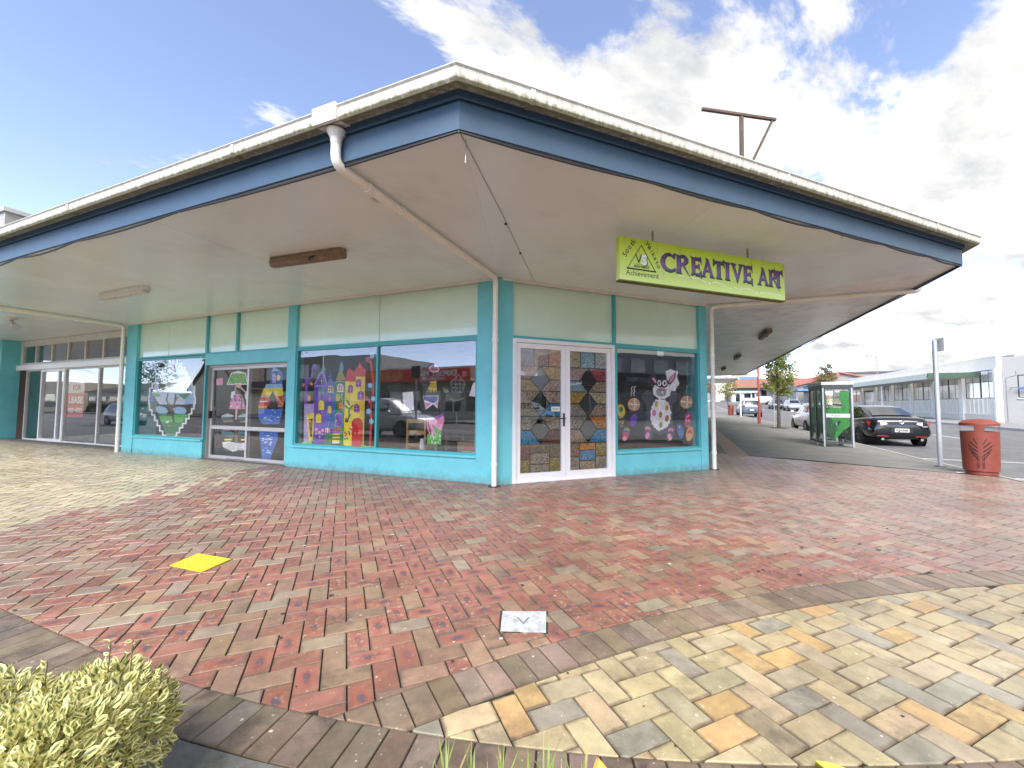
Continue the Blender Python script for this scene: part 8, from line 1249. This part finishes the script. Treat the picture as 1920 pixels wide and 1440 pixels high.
# ================================================================== TREES AND POLES
def tree(label, base, h, r, z0, n, col, seed, group='street trees', lsize=(.06, .13), stake=False, conic=.55, lean=0.0, limbs=11, trunk_r=.09):
    rs = np.random.default_rng(seed); t = thing('street_tree', label, 'tree', tuple(base), 0, group)
    BARK = mat('grey_bark', (.085, .075, .055), .9, var=.3, vscale=18, bump=.6, bscale=40); b = MB(); base = Vector(base); top = base + ZU * h * .93 + Vector((lean, 0, 0))
    b.tube([base - ZU * .1, base + ZU * h * .3 + Vector((lean * .2 + .02, 0, 0)), base + ZU * h * .6 + Vector((lean * .55, .02, 0)), top], [trunk_r, trunk_r * .8, trunk_r * .5, trunk_r * .12], 9)
    pts = []; dirs = []; tips = []
    for k in range(limbs):
        f = z0 + (.92 - z0) * (k + .5) / limbs; a = k * 2.4 + rs.uniform(-.4, .4); rr = r * (1 - conic * (f - z0) / (1 - z0)) * rs.uniform(.7, 1.1) * min(1, .55 + (f - z0) * 3)
        p0 = base + ZU * h * f + Vector((lean * f, 0, 0)); p1 = p0 + Vector((math.cos(a) * rr * .55, math.sin(a) * rr * .55, rr * .42)); p2 = p0 + Vector((math.cos(a) * rr, math.sin(a) * rr, rr * .62)); b.tube([p0, p1, p2], [trunk_r * .35, trunk_r * .2, trunk_r * .08], 5); tips += [p0.lerp(p1, .6), p1, p1.lerp(p2, .5), p2, p2]
        for q in range(2):
            d = Vector(rs.normal(size=3)) * rr * .33; b.tube([p1, p1 + d * .5 + ZU * .05, p1 + d + ZU * .1], [trunk_r * .12, trunk_r * .08, trunk_r * .03], 4); tips += [p1 + d, p1 + d * .6]
    tips.append(top)
    b.build('trunk', BARK, t, smooth='auto')
    clumps = [(tp + Vector(rs.normal(size=3)) * r * .10, r * rs.uniform(.13, .26)) for tp in tips for _ in range(2)]
    for k in range(n):
        c, cr = clumps[rs.integers(len(clumps))]; d = rs.normal(size=3); d *= cr * rs.uniform(.2, 1.0) ** .6 / np.linalg.norm(d); pts.append(np.array(c) + d); g = d / (cr + 1e-6) + rs.normal(0, .8, 3); g[2] -= .2; dirs.append(g)
    LM = MATS.get('leaf_%s' % str(col))
    if LM is None: LM = leaf_mat('leaf_%s' % str(col), tuple(c * .75 for c in col), tuple(min(.6, c * 1.25) for c in col)); MATS['leaf_%s' % str(col)] = LM
    leaves('crown', np.array(pts), np.array(dirs), rs.uniform(lsize[0], lsize[1], n), LM, t, wid=.75)
    if stake: s = MB(); s.tube([base + Vector((-.28, .05, -.1)), base + Vector((-.26, .05, 2.3))], .022, 6); s.build('stake', mat('weathered_stake', (.42, .40, .36), .8), t); m_ = MB(); m_.lathe([(0, .05), (.35, .03), (.5, -.02)], 14, base); m_.build('bark_mound', SOIL, t, smooth=True)
    return t
tree('slender young street tree with fresh green leaves, nearest on the right-hand kerb', PCg(16.3, 4.30, 0), 4.55, 1.0, .36, 3600, (.20, .23, .05), 3, stake=True)
tree('bare-stemmed young tree with yellow leaves beside the far red bin', PCg(40.5, 4.2, 0), 3.5, 1.0, .5, 1500, (.34, .30, .06), 5, lsize=(.08, .16), conic=.2, lean=-.35, trunk_r=.06)
tree('yellow-green street tree behind the nearest tree on the right', PCg(64, 13.2, 0), 4.8, 1.3, .38, 2200, (.24, .23, .05), 7, lsize=(.10, .2))
tree('small rounded olive tree showing above the phone booth', PCg(70, 21.0, 0), 6.9, 1.4, .4, 2000, (.20, .18, .055), 9, lsize=(.12, .24))
tree('thin autumn tree at the left end of the far street', PCg(52.5, 3.2, 0), 4.6, 1.0, .42, 1300, (.30, .20, .06), 13, lsize=(.1, .2))
def red_pole(u, o, h, label, r=.075):
    p = PCg(u, o, 0); t = thing('red_pole', label, 'pole', tuple(p), 0, 'red verandah poles'); m = mat('red_pole_paint', (.40, .09, .05), .5, var=.1)
    b = MB(); b.tube([p - ZU * .05, p + ZU * .35], r * 1.35, 10); b.build('sleeve', m, t, smooth='auto'); b = MB(); b.tube([p + ZU * .35, p + ZU * (.35 + (h - .35))], [r, r * .72], 10); b.build('shaft', m, t, smooth='auto')
red_pole(20.9, 4.1, 4.1, 'tall brick-red pole at the kerb just left of the nearest street tree'); red_pole(55, 3.9, 3.4, 'distant brick-red pole at the far left of the side street')
def white_post(u, o, h, label, w=.06):
    p = PCg(u, o, 0); b = MB(); b.tube([p - ZU * .05, p + ZU * h, p + ZU * (h + .02)], [w, w, w * .4], 8); o_ = b.build('sign_post', mat('white_post_paint', (.72, .72, .7), .5), None, smooth='auto'); tag(o_, label, 'post'); return o_
white_post(33.5, 4.55, 2.4, 'plain white post between the far red bin and the parked utility car'); white_post(40, 17.2, 2.9, 'white sign post outside the entrance of the long cream building')
def lamp():
    p = PCg(75, 29.3, 0); t = thing('street_lamp', 'tall twin-arm street lamp rising behind the long cream building', 'street lamp', tuple(p)); m = mat('lamp_steel', (.30, .33, .36), .5, metal=.4); b = MB(); b.tube([p, p + ZU * 8.0], [.10, .06], 8); b.build('column', m, t)
    e = Vector((.93, -.37, 0))
    for s in (1, -1):
        b = MB(); q = p + ZU * 8.0; b.tube([q, q + e * s * .5 + ZU * (.9 if s > 0 else .15), q + e * s * 1.5 + ZU * (1.6 if s > 0 else .3)], .05, 6); b.build('arm', m, t); h = q + e * s * 1.5 + ZU * (1.6 if s > 0 else .3); b = MB(); b.tube([h, h + e * s * .7], [.12, .06], 8); b.build('luminaire', m, t)
lamp()
# ================================================================== LONG CREAM BUILDING
CREAM = mat('cream_render', (.86, .81, .67), .75, var=.06, vscale=.8); CREAM_SHADE = mat('shade_grey_render', (.33, .325, .315), .8, var=.05, vscale=.6, dirt=(.28, .275, .265), dscale=.5, dthr=.6); PILA = mat('off_white_render', (.87, .85, .78), .7, var=.05)  # facade colour lightened, core wall darkened to paint in the end wall's shade
def cream_building():
    t = thing('cream_building', 'long single-storey cream building with tall steel windows across the right-hand street', 'building', tuple(PCg(45, 25, 0)))
    o = 20.1; z0 = .25; ZT = 4.95; E = 58.0
    P = lambda u, d, z: PC(u, o - d, z)
    part(lambda a, b_, c: PC(a, b_, c), 'core_wall', CREAM_SHADE, t, (30.2, E, o + .25, o + 22, z0 - .6, ZT - .05))
    part(P, 'parapet', CREAM, t, (30.2, E, -.25, .02, 4.22, ZT)); part(P, 'parapet_cap', PILA, t, (30.15, E, -.3, .07, ZT, ZT + .07)); part(P, 'lintel_band', PILA, t, (30.2, E, -.25, .03, 4.05, 4.218))
    us = [30.2, 34.1, 38.05, 41.85, 45.7, 49.55, 53.4, 57.6]
    DK = mat('steel_window_frame', (.03, .035, .04), .5)
    REFL_PANE = mat('cream_reflection_glass', (.62, .60, .52), .08, var=.25, vscale=1.4, coat=.8)  # pale base colour paints the cream reflection into the panes
    for i, u in enumerate(us): part(P, 'pilaster', PILA, t, (u - .22 if i else u, u + .22, -.2, .14, z0 - .6, 4.05))
    for i, (a, c) in enumerate(zip(us, us[1:])):
        if i == 5: # entrance bay
            part(P, 'entrance_door', DK, t, (a + .4, c - .4, -.25, -.1, .5, 3.3)); b = MB(); b.fbox(P, a + .55, c - .55, -.098, -.09, .7, 3.1); b.build('door_glass', REFL_PANE, t); part(P, 'entrance_head', CREAM, t, (a + .22, c - .22, -.24, -.02, 3.3, 4.05)); continue
        x0, x1 = a + .24, c - .24
        w = framed_window(P, 'steel_window', x0, x1, 2.0, 4.05, t, DK, REFL_PANE, fw=.045, d0=-.12, d1=-.085, gd=-.10, mull=[x0 + (x1 - x0) * k / 4 for k in (1, 2, 3)] if i < 6 else ())
        b = MB(); b.fbox(P, x0 + .06, x1 - .06, -.098, -.084, 3.20, 3.24); b.fbox(P, (x0 + x1) / 2 - .07, (x0 + x1) / 2 + .07, -.098, -.08, 2.06, 3.99); b.build('glazing_bars', DK, w)
        sp_ = part(P, 'spandrel', CREAM, t, (x0, x1, -.24, -.04, .86, 2.0))
        b = MB()
        if i < 6:
            n = 7
            for k in range(1, n): xx = x0 + (x1 - x0) * k / n; r = MB(); r.fbox(P, xx - .045, xx + .045, -.042, .0, .90, 1.97); r.build('rib', PILA, sp_)
        part(P, 'plinth_ledge', PILA, t, (x0, x1, -.24, .06, .78, .86)); part(P, 'plinth_panel', CREAM, t, (x0, x1, -.24, -.0, z0 - .6, .78))
    # awning on the far part with its green end board
    part(P, 'awning', mat('awning_underside', (.55, .52, .45), .7), t, (31.8, 57, .15, 3.0, 3.60, 3.80)); part(P, 'awning_fascia', mat('pale_green_fascia', (.62, .65, .53), .6), t, (31.9, 57, 3.0, 3.08, 3.50, 3.93))
    part(P, 'awning_end_board', mat('dark_green_board', (.05, .10, .06), .6), t, (31.70, 31.80, .15, 3.08, 3.60, 3.95))
    # end wall toward the corner
    Q = lambda a, d, z: PC(30.2 - d, a, z)
    for a in (21.1, 24.5, 28.0): framed_window(Q, 'end_window', a, a + 1.5, 2.0, 3.62, t, DK, REFL_PANE, fw=.06, d0=-.1, d1=.015, gd=-.04, mull=(a + .75,)); part(Q, 'end_sill', PILA, t, (a - .08, a + 1.58, -.02, .08, 1.92, 2.0))
    b = MB(); b.tube([Q(20.52, .03, .2), Q(20.52, .03, 3.3), Q(20.56, .03, 3.45), Q(20.7, .03, 3.52), Q(21.05, .03, 3.6), Q(21.05, .03, 3.9)], .022, 6); b.build('conduit', mat('grey_conduit', (.34, .35, .36), .5), t)
    b = MB(); b.fbox(Q, 20.72, 20.76, .0, .9, 2.7, 2.74); b.build('sign_bracket', STEEL, t); part(Q, 'blue_blade_sign', mat('blue_sign', (.06, .16, .36), .5), t, (20.95, 22.2, .30, .33, 2.58, 2.76))
    part(Q, 'corner_trim', PILA, t, (20.1, 20.32, -.01, .02, z0 - .6, ZT - .06))
    part(lambda a, b_, c: PC(a, b_, c), 'roof_vent', mat('vent_metal', (.35, .35, .34), .5), t, (33, 34.5, 22.5, 23.5, ZT - .05, 5.35), bevel=.05)
cream_building()
# ================================================================== FAR STREET END
def shed(name, label, u0, u1, o0, o1, zb, ze, zr, wall, roof, ridge='u'):
    t = thing(name, label, 'building', tuple(PC((u0 + u1) / 2, (o0 + o1) / 2, zb)))
    part(PC, 'wall', wall, t, (u0, u1, o0, o1, zb - 1.5, ze)); b = MB()
    if ridge == 'u': om = (o0 + o1) / 2; q = [(o0 - .4, ze - .1), (om, zr), (o1 + .4, ze - .1), (o1 + .4, ze + .1), (om, zr + .22), (o0 - .4, ze + .1)]; b.prism([PC(u0 - .4, o, z) for o, z in q], dC * (u1 - u0 + .8)); g = MB(); g.prism([PC(u0, o0, ze), PC(u0, o1, ze), PC(u0, om, zr - .02)], dC * .3); g.build('gable', wall, t)
    else: um = (u0 + u1) / 2; q = [(u0 - .4, ze - .1), (um, zr), (u1 + .4, ze - .1), (u1 + .4, ze + .1), (um, zr + .22), (u0 - .4, ze + .1)]; b.prism([PC(u, o0 - .4, z) for u, z in q], nC * (o1 - o0 + .8)); g = MB(); g.prism([PC(u0, o0, ze), PC(u1, o0, ze), PC(um, o0, zr - .02)], nC * .3); g.build('gable', wall, t)
    b.build('roof', roof, t); return t
GREYW = mat('grey_corrugated', (.33, .31, .29), .6, var=.08, vscale=2); REDR = mat('faded_red_roof', (.40, .15, .11), .6, var=.1); BRK = mat('brown_brick_far', (.26, .13, .09), .8, var=.15)
w1 = shed('grey_warehouse', 'grey-walled gabled warehouse with a red roof edge behind the phone booth', 72, 98, 17.4, 29, 1.2, 5.4, 6.9, GREYW, REDR)
b = MB(); b.prism([PC(71.5, 17.0, 5.3), PC(71.5, 23.2, 7.05), PC(71.5, 23.2, 6.3), PC(71.5, 17.0, 4.75)], dC * .12); b.build('red_barge_board', REDR, w1)
w2 = thing('taupe_hall', 'large flat-roofed taupe shed showing above the cream building', 'building', tuple(PC(112, 42, 2.5)))
part(PC, 'wall', mat('taupe_clad', (.32, .29, .27), .6, var=.06), w2, (100, 125, 32, 62, 1, 8.7)); part(PC, 'roof_edge', mat('dark_roof_edge', (.14, .14, .15), .6), w2, (99.7, 125, 31.7, 62.3, 8.7, 9.05))
br = thing('brick_annex', 'small orange brick annex with a white sign at the far end of the cream building', 'building', tuple(PC(62, 19.5, .9)))
part(PC, 'wall', mat('orange_brick', (.42, .17, .10), .8, var=.12, vscale=3), br, (60.5, 66, 17.6, 20.05, .2, 4.2)); part(PC, 'white_board', WHITE, br, (60.42, 60.5, 17.9, 19.8, 3.0, 3.5))
def far_store():
    t = thing('brown_roof_store', 'wide store with a brown tiled fascia and blue rooftop sign at the street end', 'building', tuple(PC(122, 16, 3)))
    part(PC, 'wall', mat('store_grey', (.16, .165, .18), .7), t, (121, 150, 13.4, 40, 1, 6.9)); part(PC, 'tiled_fascia', mat('brown_tiles', (.30, .15, .10), .7, var=.1), t, (119.5, 121, 13.0, 40, 6.5, 8.95)); part(PC, 'white_clerestory', WHITE, t, (121.5, 149, 13.6, 39, 6.9, 9.5)); part(PC, 'rooftop_sign', mat('blue_sign_far', (.10, .22, .45), .5), t, (120.5, 120.8, 14.7, 19.2, 9.0, 9.7)); part(PC, 'green_sign', mat('green_sign_far', (.05, .22, .10), .5), t, (120.7, 120.95, 14.0, 17.5, 5.7, 6.4))
    for k in range(4): part(PC, 'shop_window', CGL, t, (120.9, 121.02, 20 + k * 4.5, 23.5 + k * 4.5, 3.2, 6.2))
far_store()
def kiosk():
    t = thing('white_kiosk', 'small white flat-roofed kiosk standing at the end of the street', 'kiosk', tuple(PC(113, 14.5, 2.6)))
    part(PC, 'wall', WHITE, t, (111.5, 116, 11.8, 17.3, 2.2, 5.0)); part(PC, 'flat_roof', WHITE, t, (110.8, 116.5, 11.2, 17.8, 5.0, 5.35)); part(PC, 'serving_window', CGL, t, (111.4, 111.49, 14.6, 16.1, 3.6, 4.7)); part(PC, 'door', CGL, t, (111.4, 111.49, 12.6, 14.0, 2.6, 4.7)); part(PC, 'menu_board', DRIM, t, (111.4, 111.49, 16.4, 17.0, 3.6, 4.8))
kiosk()
lf = thing('pale_row_buildings', 'pale row of low shops closing the left end of the far street', 'building', tuple(PC(110, 2, 2.5)))
part(PC, 'wall', mat('pale_row_render', (.58, .56, .52), .7, var=.08), lf, (118, 130, -20, 9.5, 1, 7.2))
for k in range(7): part(PC, 'window', CGL, lf, (117.9, 118.02, -18 + k * 3.9, -15.5 + k * 3.9, 3.2, 5.4))
# the next shop's lower canopy beyond the corner shop
nx = thing('next_side_shop', 'cream neighbouring shop with a lower canopy beyond the corner shop on the side street', 'shop', tuple(PC(30, -3, .3)))
part(PC, 'wall', TRIM, nx, (21.6, 44, -9, -.2, 0, 3.6)); part(PC, 'canopy_soffit', SOFC, nx, (21.8, 28, -.2, 3.0, 3.20, 3.30)); part(PC, 'canopy_fascia', TRIM, nx, (21.8, 28, 3.0, 3.06, 3.14, 3.50))
bt = shed('blue_awning_shop', 'grey shop with a small blue awning across the far street', 64, 69.5, 17.8, 30, 1.2, 4.6, 5.2, GREYW, GREYW); part(PC, 'blue_awning', mat('blue_awning_cloth', (.16, .30, .55), .7), bt, (63.0, 69.5, 15.6, 17.8, 3.7, 3.95))
for k in (64.3, 69.0): part(PC, 'awning_post', WHITE, bt, (k, k + .1, 15.7, 15.8, .8, 3.7))
# ================================================================== ACROSS THE STREETS (seen mirrored in the shop glass)
def opp(P, name, label, a0, a1, d, H, wall, fascia=None, zf=(3.4, 4.5), depth=10, nwin=3, wz=(.6, 2.7), out=3.0, cat='shop', wm=None):
    t = thing(name, label, cat, tuple(P((a0 + a1) / 2, d, 0)))
    part(P, 'wall', wall, t, (a0, a1, d + (out if fascia else 0), d + depth, -.2, H))
    w = (a1 - a0) / nwin; dd = d + (out if fascia else 0)
    for k in range(nwin): 
        f = part(P, 'window', WALU, t, (a0 + w * k + w * .10, a0 + w * (k + 1) - w * .10, dd - .10, dd - .005, wz[0], wz[1])); part(P, 'pane', wm or CGL, f, (a0 + w * k + w * .13, a0 + w * (k + 1) - w * .13, dd - .12, dd - .10, wz[0] + .06, wz[1] - .06))
    if fascia: part(P, 'verandah_fascia', fascia, t, (a0, a1, d, d + .15, zf[0], zf[1])); part(P, 'verandah_roof', TRIM, t, (a0, a1, d + .15, d + out, zf[0] + .05, zf[0] + .2))
    return t
REDS = mat('red_sign_board', (.70, .08, .05), .5); DARKF = mat('dark_verandah', (.055, .05, .048), .6)
r = opp(PA, 'meat_and_laundry_shop', 'red-fasciaed shop row across the street, mirrored in the castle window', 13.4, 24.6, 24, 5.0, mat('shop_cream_wall', (.62, .58, .50), .8), REDS, nwin=5)
LET = mat('sign_white_letters', (.85, .83, .8), .5); LEY = mat('sign_yellow_letters', (.75, .55, .08), .5)
text('sign_lettering', 'EXPORT MEAT', .50, PA(14.7, 23.985, 3.88), dA, ZU, LET, r, width=4.6, bold=.03); text('sign_lettering', 'WAREHOUSE', .26, PA(15.9, 23.985, 3.52), dA, ZU, LET, r, width=2.3, bold=.015)
text('sign_lettering', 'Big B', .62, PA(20.3, 23.985, 3.68), dA, ZU, LEY, r, width=2.0, shear=.2); text('sign_lettering', 'LAUNDROMAT', .5, PA(22.5, 23.985, 3.72), dA, ZU, LEY, r, width=2.0 if False else 2.05, bold=.02)
opp(PA, 'grey_box_shop', 'plain grey-walled shop left of the red-fasciaed row, mirrored in the castle window', 24.8, 32.5, 26, 6.4, mat('plain_grey_wall', (.52, .55, .57), .8, var=.05), None, nwin=2)
opp(PA, 'brown_office', 'two-storey brown office across the street, mirrored in the sliding doors', 33.5, 45.5, 26, 7.0, mat('brown_office_wall', (.22, .19, .16), .8), mat('brown_fascia', (.10, .09, .08), .6), (3.2, 3.9), nwin=4, wz=(.5, 2.9))
for k in range(6): part(PA, 'upper_window', mat('upper_glass', (.32, .31, .28), .1, coat=.8), bpy.data.objects['brown_office'], (34 + k * 1.9, 35.5 + k * 1.9, 28.9, 28.995, 4.3, 6.0))
ch = thing('white_church', 'small white gabled church with a dark cross, mirrored in the stepped diamond window', 'church', tuple(PA(56, 32, 0)))
CHW = mat('church_white', (.82, .78, .66), .7); part(PA, 'wall', CHW, ch, (52, 62, 30, 46, -.2, 3.4)); b = MB(); b.prism([PA(52, 30, 3.4), PA(62, 30, 3.4), PA(57, 30, 8.2)], nA * 16); b.build('gable', CHW, ch)
for sgn, a in ((1, 51.6), (-1, 62.4)): b = MB(); b.prism([PA(a, 29.6, 3.05), PA(57, 29.6, 8.25), PA(57, 29.6, 8.6), PA(a, 29.6, 3.4)], nA * 16.8); b.build('roof_slope', mat('church_roof', (.16, .12, .10), .7), ch)
part(PA, 'cross', DRIM, ch, (56.93, 57.07, 29.9, 29.98, 4.6, 7.0)); part(PA, 'cross_arm', DRIM, ch, (56.4, 57.6, 29.9, 29.975, 6.2, 6.34))
hb = opp(PA, 'low_white_clinic', 'low white building with a dark hipped roof, mirrored in the vacant shop windows', 64, 82, 26, 2.9, mat('clinic_white', (.78, .76, .70), .7), None, nwin=6, wz=(.8, 2.3))
b = MB(); b.prism([PA(63.3, 25.3, 2.9), PA(82.7, 25.3, 2.9), PA(79, 31, 4.3), PA(67, 31, 4.3)], ZU * .12); b.build('roof', mat('clinic_roof', (.12, .11, .10), .7), hb)
lr_ = opp(PA, 'red_logo_shop', 'cream corner shop with a small red logo panel, mirrored at the far left', 86, 104, 24, 4.6, mat('cream_wall_far', (.74, .68, .52), .8), None, nwin=5); part(PA, 'logo_panel', REDS, lr_, (90, 93, 23.9, 23.99, 3.2, 4.3))
def ball_tree(label, base, h, r, col, seed, z0=.25): return tree(label, base, h, r, z0, 1800, col, seed, 'trees across the street', (.16, .34), conic=.3, limbs=13, trunk_r=.16)
ball_tree('dark green tree beside the church, mirrored in the stepped diamond window', PA(47.5, 33, -.1), 9.5, 2.8, (.045, .075, .025), 21); ball_tree('broad green tree behind the clinic, mirrored in the vacant shop', PA(84, 36, -.1), 8.0, 3.6, (.06, .085, .03), 22); ball_tree('tall conifer-like tree left of the church, mirrored in the glass', PA(63.5, 34, -.1), 8.5, 1.8, (.035, .06, .03), 23)
for i, s in enumerate((66, 69.5, 73.5)):
    p = PA(s, 23.6, -.05); t_ = thing('clipped_hedge', ['round clipped hedge before the clinic, left of its group', 'round clipped hedge before the clinic, middle of its group', 'round clipped hedge before the clinic, right of its group'][2 - i], 'hedge', tuple(p), 0, 'hedges across the street'); rs = np.random.default_rng(40 + i); d = rs.normal(size=(900, 3)); d /= np.linalg.norm(d, axis=1)[:, None]; d[:, 2] = abs(d[:, 2]); pts = np.array(p) + d * np.array((1.5, 1.0, 1.05)) * rs.uniform(.8, 1.05, (900, 1))
    leaves('foliage', pts, d + rs.normal(0, .5, (900, 3)), rs.uniform(.15, .3, 900), leaf_mat('hedge_leaf', (.02, .04, .012), (.05, .075, .02)), t_, wid=.8)
struct(ribbon('opposite_footpath', MATS['pale_footpath'], lambda u, o, z: PA(u, o, z), [-6, 110], 20.6, 27.2, -.01)); struct(ribbon('grass_verge', mat('verge_grass', (.07, .11, .03), .95, var=.3, vscale=3), lambda u, o, z: PA(u, o, z), [46, 84.5], 22.2, 25.8, .02))
for d in (9.6, 14.0): struct(ribbon('lane_line', LINE, lambda u, o, z: PA(u, o, z), [-2, 95], d, d + .12, -.126))
car('parked_hatchback', 'silver hatchback parked along the shop street, mirrored in the vacant shop windows', tuple(PA(30.5, 8.2, -.13)), math.atan2(-dA.y, -dA.x), HAT, HATG, SPAINT, (-1.2, 1.2), .31, .86, rear='hatch')
car('parked_ute', 'white utility car parked by the planter, its bonnet mirrored in the castle window', tuple(PA(9.3, 8.6, -.13)), math.atan2(-dA.y, -dA.x), SUV, SUVG, WPAINT, (-1.4, 1.35), .36, .92, rear='suv')
# across from the chamfer
PBo = lambda x, d, z: Vector((x, -d, z))
bt_ = opp(PBo, 'body_treats_shop', 'shop with a dark verandah lettered BODY TREATS, mirrored in the rabbit window', 18.5, 37, 27, 7.2, mat('mauve_grey_wall', (.27, .26, .26), .8), DARKF, (3.3, 4.6), nwin=6)
text('sign_lettering', 'BODY TREATS', .42, PBo(26.6, 26.985, 3.75), (-1, 0, 0), ZU, mat('dim_letters', (.42, .42, .42), .5), bt_, width=3.0, bold=.01)
for k in range(5): part(PBo, 'upper_window', MATS['upper_glass'], bt_, (20 + k * 3.3, 22 + k * 3.3, 29.9, 29.995, 5.0, 6.6))
opp(PBo, 'white_gabled_office', 'pale two-storey office mirrored in the stained-glass doors', 5, 17.5, 32, 4.4, mat('office_pale_wall', (.66, .62, .57), .8), None, nwin=4, wz=(.8, 2.8))
car('parked_ute', 'white utility car across the junction, mirrored in the left stained-glass door', tuple(PBo(11.5, 24, -.13)), 0, SUV, SUVG, WPAINT, (-1.4, 1.35), .36, .92, rear='suv')
def sign_pole():
    p = PA(8.2, 9.2, -.1); p = PA(6.9, 7.3, -.1); t = thing('street_sign', 'grey-backed square street sign on a pole, mirrored in the castle window', 'sign', tuple(p)); b = MB(); b.tube([p, p + ZU * 2.9], .035, 8); b.build('pole', STEEL, t); part(lambda s, d, z: PA(s, d, z), 'sign_back', mat('sign_back_grey', (.14, .14, .13), .5), t, (6.68, 7.12, 7.22, 7.25, 2.35, 2.85), bevel=.01)
sign_pole()
